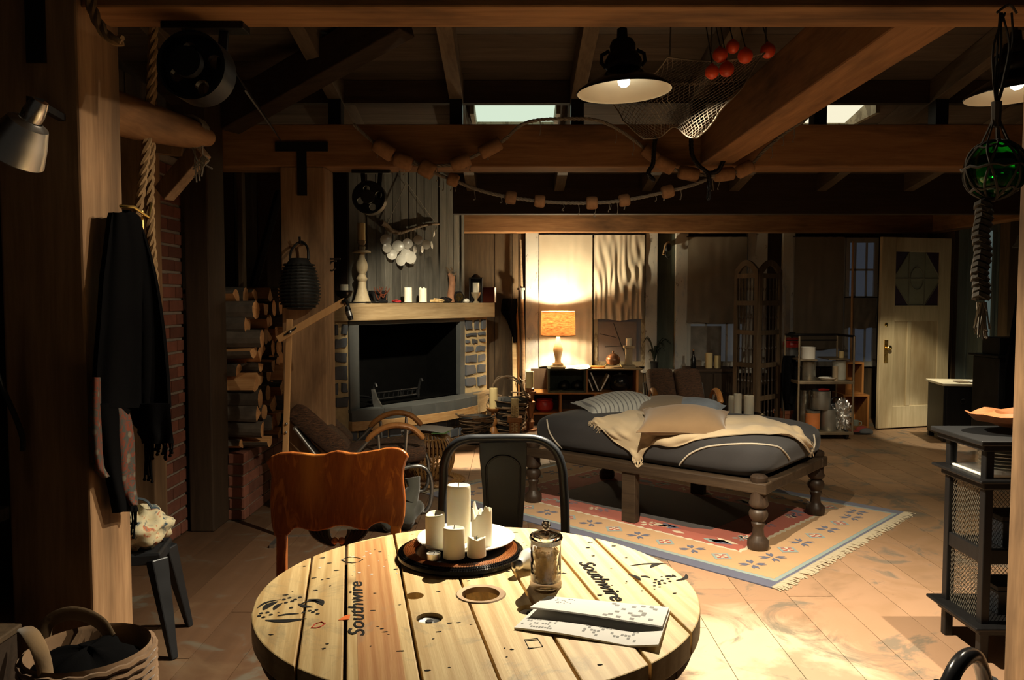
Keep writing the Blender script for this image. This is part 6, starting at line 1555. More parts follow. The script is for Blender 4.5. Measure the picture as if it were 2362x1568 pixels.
for r in (1.05,1.18,1.30):
    n = 54; mt2.tube([(math.cos(2*PI*i/n)*pR_*(r+.03*math.sin(i*PI*.5)), math.sin(2*PI*i/n)*pR_*(r+.03*math.cos(i*PI*.5)), .010) for i in range(n)], .007, 5, closed=True)
for k_ in range(60):
    a = 2*PI*k_/60; mt2.tube([(math.cos(a)*pR_*.9, math.sin(a)*pR_*.9, .012),(math.cos(a+.06)*pR_*1.34, math.sin(a+.06)*pR_*1.34, .012)], .005, 4)
mo = rawobj('openwork_mat', mt2.mesh('openwork_mat', M_['wicker'])); mo.location = (pf.location.x+.02, pf.location.y-.06, 0); tag(mo, 'openwork cane mat on the floor under the rattan pouf', 'mat')
mgz = Vector((pf.location.x, pf.location.y, pz_+.010)); mg = T('magazine', 'open magazine with a green page on the rattan pouf', 'magazine', mgz, math.radians(-14))
part(mg, 'pages', MB().sheet(lambda a,b: Vector(((a-.5)*.36, (b-.5)*.24, .012+.018*math.sin(PI*a)*(1-b*.3))), 16, 8, .008), M_['paper'], smooth=True, angle=80)
part(mg, 'green_page', MB().sheet(lambda a,b: Vector((.08+a*.12, -.14+b*.12, .006+.006*a)), 4, 4, .004), plain('green print', (.22,.45,.16), .6))

# ---- grey sack on the floor by the oak chair
sp_ = WZ(900, 1232, 0)
sk_ = T('grey_sack', 'crumpled grey green sack on the floor behind the oak chair', 'sack', (sp_.x, sp_.y+.12, 0))
part(sk_, 'body', blob(lambda t,p_: 1+.12*math.sin(t*5+p_*3)+.08*math.sin(t*8-p_*4), 30, 18, (0,0,.12), (.17,.13,.125)), M_['sack'], smooth=True, angle=80)
part(sk_, 'neck', MB().tube([(.10,.0,.18),(.13,.02,.26),(.12,.03,.32)], [.06,.04,.05], 12), M_['sack'], smooth=True)

# ---- candle stands by the hearth
def cand_stand(u, vb_c, vt_c, hw, Y, label, clabel, kind, sd):
    b = W(u, vb_c, Y); t = T('candle_stand', label, 'candle stand', (b.x, Y, 0), 0, 'candle stands by the hearth'); H = b.z; r = hw/F*Y
    if kind == 'turned':
        part(t, 'stem', MB().lathe([(.085,0),(.085,.02),(.05,.04),(.03,.10),(.026,H*.35),(.045,H*.48),(.040,H*.6),(.022,H*.72),(.022,H*.84),(.045,H*.88),(.07,H*.94),(.078,H),(0,H)], 22), M_['honey'], smooth=True)
    elif kind == 'square':
        part(t, 'stem', MB().box(-.052,.052,-.052,.052,.02,H-.05), M_['honey'], bevel=.004); part(t, 'base', MB().box(-.08,.08,-.08,.08,0,.03), M_['honey'], bevel=.004)
        part(t, 'cap', MB().box(-.075,.075,-.075,.075,H-.05,H), M_['honey'], bevel=.006)
        fr_ = MB()
        for i in range(9):
            for s in (1,-1): fr_.bar((-s*.032,-.056,.10+i*.03),(s*.032,-.056,.14+i*.03),.006,.008)
        part(t, 'fretwork', fr_, M_['pine'])
    else:
        part(t, 'stem', MB().lathe([(.085,0),(.085,.02),(.04,.03),(.055,.10),(.02,.14),(.055,.24),(.06,.32),(.025,.34),(.05,.37),(.05,.47),(.02,.49),(.028,H*.75),(.02,H*.82),(.032,H*.88),(.07,H-.02),(.072,H),(0,H)], 22), M_['copper'], smooth=True)
    candle((b.x, Y, H), r, mh(b, vt_c, vb_c), clabel, 'wax_y', seed=sd)
cand_stand(1138, 941, 894, 9.5, 8.25, 'honey turned candle stand beside the hearth end', 'thick candle on the turned stand beside the hearth', 'turned', 41)
cand_stand(1187, 961, 918, 8.8, 7.95, 'square fretted candle stand in front of the twig basket', 'thick candle on the square fretted stand', 'square', 42)
cand_stand(1222, 902, 856, 9.3, 8.6, 'tall dark metal candle stand next to the low shelves', 'thick candle on the tall metal stand', 'metal', 43)
# ---- twig baskets
def twig_basket(u, v, R, H, label, sd, flare=1.25):
    b = WZ(u, v, 0); t = T('twig_basket', label, 'basket', b, 0, 'twig baskets'); rr = random.Random(sd)
    part(t, 'liner', MB().lathe([(R*.6,.01),(R*.68,H*.3),(R*.9,H*.9),(R*.86,H*.88),(R*.6,.03),(0,.03)], 26), M_['black'], smooth=True)
    tw_ = MB()
    for k_ in range(46):
        z = rr.uniform(.03, H); a0 = rr.random()*6.28; l = rr.uniform(.8,2.2); r0 = R*(.68+.32*(abs(z-H*.35)/(H*.65))**1.1)+rr.uniform(-.01,.015); dz = rr.uniform(-.05,.05)
        tw_.tube([((r0+rr.uniform(-.006,.006))*math.cos(a0+l*q/8), (r0+rr.uniform(-.006,.006))*math.sin(a0+l*q/8), max(.012,min(H,z+dz*q/8))) for q in range(9)], rr.uniform(.005,.011), 5)
    part(t, 'twig', tw_, M_['twig'], kind='stuff')
    return t
twig_basket(1098, 1022, .19, .30, 'twiggy basket standing at the hearth foot', 3)
b2 = twig_basket(1172, 1000, .24, .42, 'larger twig basket with a loop handle behind the candle stands', 5)
part(b2, 'handle', MB().tube(spline([(-.2,0,.40),(-.14,.0,.56),(-.02,.0,.62),(.10,0,.58),(.2,0,.40)],5), .012, 6).tube(spline([(-.2,0.02,.40),(-.12,.03,.60),(0,.02,.60),(.12,0,.54),(.2,0,.40)],5), .008, 6), M_['twig'], smooth=True)

# ================================================================== POLES AND COAT ON THE BACK WALL
def pole(label, pts, Y, r, mat, cat='pole'):
    P_ = [W(u, v, Y) for u, v in pts]; return single('pole', MB().tube(P_, r, 10), M_[mat], label, cat, None, True, loc=P_[-1])
pt0 = T('curtain_pole', 'long pale pole with a metal ferrule leaning beside the window post', 'pole', Vector((W(1207,905,9.36).x, 9.30, 0)))
part(pt0, 'shaft', MB().tube([W(1200,553,9.4), W(1203,670,9.38), W(1206,770,9.37), W(1208,880,9.36), Vector((W(1209,905,9.34).x, 9.30, 0))], [.014,.020,.024,.024,.024], 12), M_['driftwood'], world=True, smooth=True)
part(pt0, 'ferrule', MB().tube([W(1202,666,9.38), W(1203,690,9.38)], [.034,.032], 14), M_['alu'], world=True, smooth=True); part(pt0, 'collar', MB().tube([W(1202,664,9.38), W(1202,669,9.38)], .046, 14), M_['alu'], world=True)
part(pt0, 'cord', MB().tube(spline([W(1197,870,9.32),W(1206,878,9.30),W(1215,872,9.30),W(1212,886,9.30)],5), .005, 5), M_['rope_grey'], world=True)
sp2 = Vector((W(1188,930,9.3).x, 9.30, 0)); single('wood_stake', MB().bar(W(1186,777,9.44), sp2, .05, .03), M_['mantel'], 'short pale wooden stake leaning on the plank wall', 'stake', loc=sp2, bevel=.003)
st0 = T('walking_stick', 'bent reddish stick leaning behind the wooden stake', 'stick', Vector((W(1199,930,9.32).x, 9.33, 0)))
part(st0, 'shaft', MB().tube(spline([W(1190,690,9.46), W(1192,730,9.45), W(1195,760,9.44), W(1196,840,9.42), Vector((W(1199,930,9.36).x, 9.34, 0))],5), .014, 8), M_['honey'], world=True, smooth=True)
cot = T('black_coat', 'black hooded coat hanging on the plank wall beside the stake', 'coat', W(1172,740,9.42))
part(cot, 'body', MB().sheet(scarf_sheet([(688,1160,1192),(700,1157,1193),(720,1155,1192),(735,1168,1190),(770,1182,1192),(790,1184,1192)], 9.44, .02, 8, 0), 14, 14, .02), M_['scarf'], world=True, smooth=True, angle=80)

# ================================================================== LOW SHELVES UNDER THE WINDOW
SY0, SY1 = 8.95, 9.28
def sX(u): return W(u, 850, SY0).x
def sZ(v): return W(1300, v, SY0).z
sh = T('low_shelf', 'low wooden shelf unit under the curtained window', 'shelf', (sX(1350), 9.1, 0))
zt_, zm, zl = sZ(850), sZ(905), sZ(952)
part(sh, 'top_board', MB().box(sX(1352), sX(1482), SY0, SY1, zt_-.02, zt_), M_['mantel'], world=True, bevel=.003)
part(sh, 'middle_board', MB().box(sX(1226), sX(1482), SY0, SY1, zm-.022, zm), M_['honey'], world=True, bevel=.003)
part(sh, 'lower_board', MB().box(sX(1226), sX(1482), SY0, SY1, zl-.022, zl), M_['honey'], world=True, bevel=.003)
for u, za, zb2 in ((1226,0,zm-.022),(1291,zl,zm-.022),(1352,zm,zt_-.02),(1372,zl,zm-.022),(1468,zm,zt_-.02),(1480,0,zm-.022)):
    part(sh, 'upright', MB().box(sX(u), sX(u)+.025, SY0+.004, SY1, za, zb2), M_['honey'], world=True)
part(sh, 'back_panel', MB().box(sX(1226), sX(1482), SY1, SY1+.012, 0, zt_-.03), M_['dark_z'], world=True)
part(sh, 'plinth', MB().box(sX(1227), sX(1481), SY0+.03, SY0+.05, 0, zl-.022), M_['dark_x'], world=True)
cx0, cx1 = sX(1264), sX(1351); crt = T('grey_crate', 'grey green open crate under the table lamp', 'crate', ((cx0+cx1)/2, 9.08, zm))
for nm, bx in (('side', (cx0,cx0+.02,SY0-.01,SY1-.01,zm,zt_)), ('side', (cx1-.02,cx1,SY0-.01,SY1-.01,zm,zt_)), ('top', (cx0+.02,cx1-.02,SY0-.01,SY1-.01,zt_-.02,zt_)), ('bottom', (cx0+.02,cx1-.02,SY0-.01,SY1-.01,zm,zm+.02)), ('back', (cx0+.02,cx1-.02,SY1-.03,SY1-.012,zm+.02,zt_-.02))):
    part(crt, nm, MB().box(*bx), M_['green_paint'], world=True)
def sq3(u, v, dy=0): return W(u, v, SY0+dy)
for (u0, v0, u1, v1, wd, lab, mt) in ((1361,858,1379,900,.022,'grey book leaning right on the low shelf','grey_z'),(1402,863,1383,900,.02,'thin pale book leaning left on the low shelf','mantel'),(1356,873,1366,901,.02,'short brown book standing at the shelf end','brown_z')):
    a_, b_ = sq3(u0,v0,.12), sq3(u1,v1-2,.12); t = T('book', lab, 'book', (b_.x,b_.y,zm), 0, 'books on the low shelf')
    part(t, 'cover', MB().bar(a_, Vector((b_.x,b_.y,zm+.012)), wd, .18, up=(0,1,0)), M_[mt], world=True); part(t, 'pages', MB().bar(a_+Vector((0,-.004,.002)), Vector((b_.x,b_.y-.004,zm+.016)), wd*.6, .176, up=(0,1,0)), M_['paper'], world=True)
rp_ = sq3(1256, 950, .12); rpt = T('red_pot', 'dark red pot on the lowest shelf', 'pot', (rp_.x, SY0+.14, zl)); part(rpt, 'body', MB().lathe([(.07,0),(.10,.03),(.105,.09),(.085,.125),(.09,.135),(.08,.135),(0,.10)], 24), M_['red_paint'], smooth=True); part(rpt, 'rim', MB().ring([(.086,.125),(.096,.13),(.096,.142),(.082,.142)],24), M_['red_paint'], smooth=True)
bp_ = sq3(1430, 900, .15); bpt = T('black_pot', 'round black pot in the upper shelf bay', 'pot', (bp_.x, SY0+.16, zm)); part(bpt, 'body', MB().lathe([(.06,0),(.11,.05),(.12,.11),(.10,.17),(.07,.19),(0,.195)], 26), M_['black_gloss'], smooth=True); part(bpt, 'knob', MB().lathe([(.012,.19),(.018,.21),(0,.222)],12), M_['steel'], smooth=True)
for (u, lab) in ((1300,'dark shoe lying in the grey crate'),(1330,'dark cap beside the shoe in the grey crate')):
    q = sq3(u, 896, .12); single('shoe' if u == 1300 else 'cap', blob(lambda t,p_: 1+.15*math.cos(t)+.1*math.sin(t*3), 20, 10, (q.x, SY0+.14, zm+.02+.05), (.07,.09,.05)), M_['leather'], lab, 'shoe' if u == 1300 else 'cap', smooth=True, loc=(q.x, SY0+.14, zm+.02))
# ---- table lamp
lp = W(1287, 850, 9.02); lp.z = zt_
tl_ = T('table_lamp', 'lit table lamp with a brown woven drum shade on the crate', 'lamp', lp)
def lz(v): return W(1287, v, 9.02).z-zt_
part(tl_, 'base', MB().box(-.085,.085,-.085,.085,0,.028).box(-.06,.06,-.06,.06,.028,.055), M_['candlestick'], bevel=.006)
part(tl_, 'stem', MB().lathe([(.05,.055),(.036,.07),(.034,.10),(.042,.15),(.055,.20),(.054,.23),(.038,.28),(.024,.34),(.02,lz(772)),(.012,lz(760))], 24), M_['candlestick'], smooth=True)
sr_ = 40/F*9.02; sz0, sz1 = lz(774), lz(718)
part(tl_, 'shade', MB().ring([(sr_,sz0),(sr_*.98,sz1),(sr_*.97,sz1),(sr_*.99,sz0)], 48), M_['shade'], smooth=True)
part(tl_, 'shade_rim', MB().ring([(sr_*1.008,sz0-.003),(sr_*1.008,sz0+.008),(sr_*.985,sz0+.008),(sr_*.985,sz0-.003)],48).ring([(sr_*.99,sz1-.006),(sr_*.99,sz1+.002),(sr_*.965,sz1+.002),(sr_*.965,sz1-.006)],48), M_['strap'], smooth=True)
part(tl_, 'bulb', MB().sphere((0,0,(sz0+sz1)/2-.03), .03, 16, 10).lathe([(.014,sz0-.02),(.014,(sz0+sz1)/2-.05)],12), emis('table lamp bulb', (1,.86,.6), 30), smooth=True)
for i, (dz, pw) in enumerate(((.06, 110), (-.09, 70))):
    L = bpy.data.lights.new('table_lamp_light', 'POINT'); L.energy = pw; L.color = (1,.82,.52); L.shadow_soft_size = .03; lo = bpy.data.objects.new('table_lamp_light', L); COL.objects.link(lo); lo.parent = tl_; lo.location = (0,0,(sz0+sz1)/2+dz)
# papers, orange tool, copper pot, candle on block
q = sq3(1328, 850, .10); ppr = T('paper_stack', 'bright loose papers spread beside the table lamp', 'papers', (q.x, q.y, zt_))
for i in range(4): part(ppr, 'sheet', MB().sheet(lambda a,b,i=i: Vector(((a-.5)*.26+.01*i, (b-.5)*.24+(.02*i-.06), .004+.005*i+.02*max(0,a-.6)*(b)+.004*math.sin(a*7+i))), 8, 8, .003), M_['paper'])
q = sq3(1372, 849, .08); single('orange_folder', MB().prism([sq3(1353,846,.10)*0+Vector((q.x-.11,q.y-.04,zt_)), Vector((q.x+.10,q.y-.05,zt_)), Vector((q.x+.13,q.y+.05,zt_)), Vector((q.x-.04,q.y+.09,zt_))], (0,0,.022)), plain('orange card', (.60,.22,.03), .7), 'orange folder lying between papers and copper pot', 'folder', loc=(q.x,q.y,zt_), bevel=.003)
q = sq3(1414, 848, .12); t = T('copper_pot', 'small lidded copper pot on a wire stand on the shelf top', 'pot', (q.x,q.y,zt_))
part(t, 'body', MB().lathe([(.04,.03),(.075,.05),(.085,.09),(.078,.12),(.06,.135)], 26), M_['copper'], smooth=True); lid = part(t, 'lid', MB().lathe([(.066,.133),(.06,.145),(.03,.162),(.01,.168)], 24), M_['copper'], smooth=True); part(lid, 'knob', MB().lathe([(.006,.166),(.012,.18),(.010,.195),(0,.198)], 12), M_['copper'], smooth=True)
for s in (-1,1): part(t, 'stand_leg', MB().tube([(s*.055,0,.09),(s*.10,-.02,.0)], .006, 6), M_['brass'])
q = sq3(1450, 848, .12); t = T('block_candleholder', 'pale square block candle holder on the shelf top', 'candle holder', (q.x,q.y,zt_))
hh_ = W(1450,797,q.y).z-zt_
part(t, 'shaft', MB().box(-.038,.038,-.038,.038,.03,hh_-.03), M_['candlestick'], bevel=.004); part(t, 'foot', MB().box(-.075,.075,-.075,.075,0,.03), M_['candlestick'], bevel=.004); part(t, 'head', MB().box(-.06,.06,-.06,.06,hh_-.03,hh_), M_['candlestick'], bevel=.004)
candle(Vector((q.x,q.y,zt_+hh_)), 7/F*q.y, mh(q,780,797), 'short candle on the pale block holder', 'wax', seed=51)
# ---- curtains
def curtain(label, u0, u1, v0, v1, nf, mat, amp=.016, Y=YW-.045, sagv=3):
    c0_ = W((u0+u1)/2, v0, Y); t = T('curtain', label, 'curtain', c0_)
    def fn(a, b):
        x = W(lerp(u0,u1,a), 600, Y).x; z = lerp(W(1300,v0,Y).z, W(1300,v1,Y).z, b)-.004*math.sin(a*PI)*(1-b)
        f = math.sin(a*nf+1.6*math.sin(b*4+a*5)+b*1.1)*.45+.35*math.sin(a*nf*1.7-b*9.0+2*math.sin(b*6+a*9))+.3*math.sin(a*nf*.6+b*14+1.5*math.sin(a*17))
        return Vector((x, Y-.012+amp*f*(.25+.75*min(1,b*1.6)), z+(.012*math.sin(a*9) if b > .98 else 0)))
    part(t, 'cloth', MB().sheet(fn, 70, 44, .003), M_[mat], smooth=True, angle=85)
    for ch in t.children: ch.data.transform(Matrix.Translation(-c0_))
    part(t, 'rod', MB().tube([W(u0-2,v0,Y-.01), W(u1+2,v0,Y-.01)], .006, 6), M_['iron'], world=True)
    return t
curtain('cream curtain lit by the table lamp, reaching the sill', 1244, 1366, 541, 846, 16, 'curtain', .010)
curtain('cream wrinkled short curtain above the pasted chart', 1370, 1486, 541, 737, 30, 'curtain', .024)
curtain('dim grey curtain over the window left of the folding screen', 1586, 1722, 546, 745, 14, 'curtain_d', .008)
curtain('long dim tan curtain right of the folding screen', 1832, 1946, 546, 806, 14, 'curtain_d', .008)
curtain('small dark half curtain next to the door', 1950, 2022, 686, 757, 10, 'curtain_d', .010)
# potted plant with thin dark leaves on the sill
q = W(1510, 852, 9.36); t = T('potted_plant', 'dark thin leaved potted plant on the sill by the green board', 'plant', (q.x, 9.39, ZS-.005))
part(t, 'pot', MB().lathe([(.04,0),(.048,.09),(.052,.10),(.044,.10),(0,.085)], 20), M_['black'], smooth=True)
rpl = random.Random(4)
for k_ in range(13):
    a = rpl.random()*6.28; l = rpl.uniform(.10,.20); h_ = rpl.uniform(.12,.32); P_ = spline([(0,0,.09),(math.cos(a)*l*.3,-abs(math.sin(a))*l*.15,.09+h_*.7),(math.cos(a)*l*.8,-abs(math.sin(a))*l*.3,.09+h_),(math.cos(a)*l*1.2,-abs(math.sin(a))*l*.35,.06+h_*.9)],4)
    part(t, 'leaf', MB().tube(P_, [.006+.012*math.sin(PI*i/(len(P_)-1)) for i in range(len(P_))], 6, flat=.25), plain('dark leaf', (.018,.028,.016), .5) if k_ == 0 else bpy.data.materials['dark leaf'], smooth=True)
hkk = W(1540, 570, 9.4); t = T('rope_block', 'dark hook with a frayed rope end on the green board', 'hook', hkk)
part(t, 'block', MB().sphere((0,0,0), .05, 14, 10, (1,.7,1.1)), M_['black'], smooth=True); part(t, 'hook', MB().tube(spline([(-.01,0,-.05),(-.02,0,-.10),(.01,0,-.13),(.03,0,-.10)],5), .007, 6), M_['iron'], smooth=True); part(t, 'rope_end', MB().tube(spline([(.01,-.04,.06),(-.03,-.05,.03),(-.05,-.05,-.04),(-.06,-.05,-.09)],5), [.012]*15+[.022], 6), M_['rope'], smooth=True); part(t, 'plate', MB().box(-.02,.02,.02,.12,-.02,.02), M_['iron'])
# ================================================================== BEHIND THE DAYBED
# ---- dark side cabinet with two candles and a bottle
q0, q1 = W(1592, 850, 9.05), W(1690, 850, 9.05)
dc = T('side_cabinet', 'dark side cabinet under the dim window', 'cabinet', ((q0.x+q1.x)/2, 9.15, 0))
part(dc, 'body', MB().box(q0.x, q1.x, 8.98, 9.36, .04, q0.z-.03), M_['dark_x'], world=True, bevel=.004); part(dc, 'top', MB().box(q0.x-.02, q1.x+.02, 8.96, 9.38, q0.z-.03, q0.z), M_['dark_x'], world=True, bevel=.004); part(dc, 'plinth', MB().box(q0.x+.02, q1.x-.02, 9.0, 9.34, 0, .04), M_['dark_x'], world=True)
xm_ = (q0.x+q1.x)/2
for a, b in ((q0.x+.02, xm_-.004), (xm_+.004, q1.x-.02)):
    d_ = part(dc, 'door', MB().box(a, b, 8.965, 8.98, .07, q0.z-.05), M_['dark_z'], world=True, bevel=.003); part(d_, 'knob', MB().sphere(((a+b)/2, 8.955, .38), .012, 10, 8), M_['iron'], world=True, smooth=True)
for u, vt, r, lab, sd in ((1635,814,8,'taller of the two dim candles on the dark side cabinet',61),(1655,820,7.5,'shorter of the two dim candles on the dark side cabinet',62)):
    b = W(u, 849, 9.12); b.z = q0.z; candle(b, r/F*9.12, mh(b,vt,849), lab, 'wax_y', seed=sd)
b = W(1599, 849, 9.15); b.z = q0.z; bo = T('dark_bottle', 'slim dark bottle on the side cabinet', 'bottle', b); part(bo, 'body', MB().lathe([(.03,0),(.032,.02),(.032,.10),(.014,.14),(.011,.19),(.014,.195),(0,.2)], 18), M_['black_gloss'], smooth=True); part(bo, 'stopper', MB().lathe([(.009,.19),(.012,.215),(0,.218)],10), M_['cork'], smooth=True)
# ---- round tray stand with three candles
tp_ = WZ(1712, 958, .50)
tr_ = T('tray_table', 'round black tray table behind the daybed', 'table', (tp_.x, tp_.y, 0)); tz_ = .50
part(tr_, 'tray', MB().lathe([(.02,tz_-.016),(.17,tz_-.014),(.185,tz_+.012),(.178,tz_+.013),(.166,tz_-.002),(0,tz_-.002)], 40), M_['black_gloss'], smooth=True); part(tr_, 'stem', MB().lathe([(.14,0),(.14,.015),(.03,.04),(.022,.2),(.035,.3),(.02,.4),(.03,tz_-.014)], 22), M_['iron'], smooth=True)
for (u, vb, vt, r, lab, sd) in ((1688,953,912,8,'shortest slim candle on the black tray',63),(1701,959,907,9,'tallest candle in the middle of the black tray',64),(1727,956,911,11.5,'thickest candle on the black tray',65)):
    b = WZ(u, vb, tz_-.002); candle(b, r/F*b.y, mh(b,vt,vb), lab, 'wax', seed=sd)
# ---- folding screen, two arched panels
sA, sB, sC = W(1692,900,8.62), W(1746,900,8.30), W(1797,900,8.62)
scn = T('folding_screen', 'tall dark folding screen with arched tops and rows of spindles', 'screen', (sB.x, sB.y, 0)); sH = W(1746,622,8.30).z
def panel(P0, P1, nm):
    P0, P1 = Vector((P0.x,P0.y,0)), Vector((P1.x,P1.y,0)); d = (P1-P0); L = d.length; d.normalize(); up = Vector((0,0,1)); off = d.cross(up)*.028
    fr_ = part(scn, nm, MB().bar(P0+d*.025, P0+d*.025+up*sH, .05, .028, up=off).bar(P1-d*.025, P1-d*.025+up*sH, .05, .028, up=off), M_['brown_z'], world=True)
    for z in (.06, sH*.22, sH*.42, sH*.62, sH*.80, sH-.06): part(fr_, 'rail', MB().bar(P0+d*.05+up*z, P1-d*.05+up*z, .028, .05), M_['brown_z'], world=True)
    zs = [.06, sH*.22, sH*.42, sH*.62, sH*.80, sH-.06]
    for a, b in zip(zs, zs[1:]):
        for k_ in range(5):
            c = P0+d*(.05+(L-.10)*(k_+.5)/5); part(fr_, 'spindle', MB().tube([c+up*(a+.025), c+up*((a+b)/2-.02), c+up*((a+b)/2), c+up*((a+b)/2+.02), c+up*(b-.025)], [.008,.007,.013,.007,.008], 6), M_['brown_dark'], world=True)
    n = 12; arc = [P0+d*(L*i/n)+up*(sH+.11*math.sin(PI*i/n)) for i in range(n+1)]; low = [P0+d*(.05+(L-.1)*i/n)+up*(sH-.05+.10*math.sin(PI*i/n)) for i in range(n,-1,-1)]
    part(fr_, 'arch', MB().prism([p-off*.5 for p in arc+[P1+up*(sH-.05)]+low+[P0+up*(sH-.05)]], off), M_['brown_z'], world=True)
panel(sA, sB, 'screen_panel'); panel(sB, sC, 'screen_panel')

# ---- service trolley with paint cans
TY = 8.02
def tX(u, Y=TY): return W(u, 900, Y).x
def tZ(v, Y=TY): return W(1900, v, Y).z
trl = T('service_trolley', 'rusty metal service trolley loaded with paint cans', 'trolley', (tX(1905), TY+.2, 0))
xL, xR, yF, yB = tX(1842), tX(1968), TY, TY+.42
zd, zs_, zu, ztp = tZ(996), tZ(879), tZ(829), tZ(776)
for x in (xL, xR):
    for y in (yF, yB): part(trl, 'post', MB().tube([(x,y,zd-.03),(x,y,ztp)], .011, 8), metal('trolley tube', (.30,.24,.16), .4, .3, .7) if 'trolley tube' not in bpy.data.materials else bpy.data.materials['trolley tube'], smooth=True)
tm_ = bpy.data.materials['trolley tube']
part(trl, 'top_rail', MB().tube([(xL,yF,ztp),(xL,yB,ztp),(xR,yB,ztp),(xR,yF,ztp)], .012, 8).tube([(xL,yB,ztp-.06),(xR,yB,ztp-.06)], .008, 8), M_['iron'], smooth=True)
for z, nm in ((zd,'deck'),(zs_,'shelf')): part(trl, nm, MB().box(xL-.01,xR+.01,yF-.01,yB+.01,z-.03,z), tm_, bevel=.003)
part(trl, 'half_shelf', MB().box(xL, tX(1884), yF, yB, zu-.012, zu), tm_); part(trl, 'half_shelf', MB().box(tX(1920), xR, yF+.1, yB, zu-.012, zu), tm_)
for x in (xL+.05, xR-.06):
    for y in (yF+.05, yB-.05):
        cst_ = part(trl, 'caster', MB().bar((x,y,zd-.03),(x,y,.07),.03,.03), M_['iron']); part(cst_, 'wheel', MB().lathe([(.03,-.014),(.05,-.012),(.05,.012),(.03,.014)], 20, (x+.015,y,.05), Matrix.Rotation(PI/2,3,'Y') @ Matrix.Rotation(0,3,'X')), M_['black'], smooth=True)
for o_ in [trl]+list(trl.children_recursive): pass
def fixworld(root):     # parts of this root were written in world coordinates
    Mi = (Matrix.Translation(root.location) @ Matrix.Rotation(root.rotation_euler.z, 4, 'Z')).inverted()
    for c in root.children_recursive: c.data.transform(Mi)
fixworld(trl)
def can(u, zb2, vt, hw, lab, mat, Y=TY+.15, name='paint_can', cat='can', handle=True, band=None, lid=True, group='cans on the trolley'):
    c = W(u, 900, Y); r = hw/F*Y; h_ = W(u, vt, Y).z-zb2; t = T(name, lab, cat, (c.x, Y, zb2), 0, group)
    part(t, 'body', MB().lathe([(r*.97,0),(r,.006),(r,h_-.008),(r*1.02,h_-.006),(r*1.02,h_),(r*.94,h_),(r*.94,h_-.008),(0,h_-.008)], 28), mat, smooth=True)
    if handle: part(t, 'handle', MB().tube([(r*1.01*math.cos(a),-.004-r*.2*math.sin(a),h_*.78-r*.9*math.sin(a)) for a in [PI*i/12 for i in range(13)]], .003, 5), M_['steel'])
    if band: part(t, 'paper_label', MB().ring([(r*1.008,h_*.12),(r*1.008,h_*.88),(r*1.0,h_*.88),(r*1.0,h_*.12)], 28), band, smooth=True)
    return t
lblw = plain('stained white label', (.55,.52,.46), .8, 0, .3, 12); lblo = plain('orange label', (.50,.16,.04), .7, 0, .3, 9)
can(1864, zs_, 833, 16, 'dented steel can with a pale lid on the trolley shelf', M_['tin'])
can(1934, zs_, 832, 15, 'pale paint tin with green drips on the trolley shelf', plain('pale tin paint', (.50,.50,.44), .5, 0, .3, 8), Y=TY+.22)
can(1926, zs_, 845, 6, 'small tan tin in front on the trolley shelf', plain('tan tin', (.36,.28,.18), .6), Y=TY+.06, handle=False)
can(1862, zu, 800, 16, 'white plastic bucket on the upper trolley shelf', M_['white'], name='bucket', cat='bucket')
bw = W(1908, 900, TY+.07); single('enamel_bowl', MB().lathe([(.05,0),(.09,.03),(.088,.032),(.05,.006),(0,.006)], 26, (bw.x, TY+.07, zs_)), M_['white'], 'shallow white bowl on the trolley shelf', 'bowl', smooth=True, loc=(bw.x, TY+.07, zs_))
can(1876, zd, 946, 16, 'paint can with an orange and white label on the trolley deck', M_['tin'], Y=TY+.10, band=lblo)
can(1911, zd, 943, 19, 'big bare steel paint can on the trolley deck', M_['tin'], Y=TY+.13)
z2 = zd+(W(1911,943,TY+.13).z-zd)
can(1893, z2, 901, 22, 'wide steel can stacked on the deck cans with green drips', M_['tin'], Y=TY+.13)
can(1857, zd, 899, 11, 'tall dull can behind the labelled one on the deck', M_['tin'], Y=TY+.30, handle=False)
z3 = z2+(W(1893,901,TY+.13).z-z2); bq = W(1893,900,TY+.13); pbr = T('paint_brush', 'paint brush with a red handle lying on the stacked can', 'brush', (bq.x,TY+.13,z3)); part(pbr, 'bristles', MB().box(-.09,-.03,-.02,.02,.002,.016), M_['black']); part(pbr, 'handle', MB().tube([(-.03,0,.012),(.02,0,.014),(.09,0,.012)], [.012,.014,.008], 8), M_['red_paint'], smooth=True)
b = W(1940, 829, TY+.25); b.z = zu; candle(b, 5.5/F*b.y, mh(b,814,829), 'small yellow candle on the upper trolley shelf', 'wax_y', seed=71)
fq = W(1946, 900, TY+.10); rfo = random.Random(6)
single('foil_bag', blob(lambda t,p_: 1+.22*math.sin(t*5+p_*4)+.18*math.sin(t*9-p_*7)+.12*math.sin(p_*13+t*3), 34, 26, (fq.x, TY+.12, zd+.15), (.085,.07,.14)), M_['foil'], 'crumpled silver foil bag on the trolley deck', 'bag', smooth=False, loc=(fq.x, TY+.12, zd))
kt = W(1936, 900, TY+.2); t = T('jerry_jug', 'grey plastic jug behind the foil bag', 'jug', (kt.x, TY+.30, zd)); part(t, 'body', MB().box(-.07,.07,-.05,.05,0,.26), M_['gunmetal'], bevel=.02); part(t, 'handle', MB().tube(spline([(-.04,0,.25),(-.03,0,.31),(.04,0,.31),(.06,0,.25)],4), .01, 8), M_['gunmetal'], smooth=True); part(t, 'cap', MB().lathe([(.018,.25),(.018,.285),(0,.285)],14,(-.045,0,0)), M_['black'])
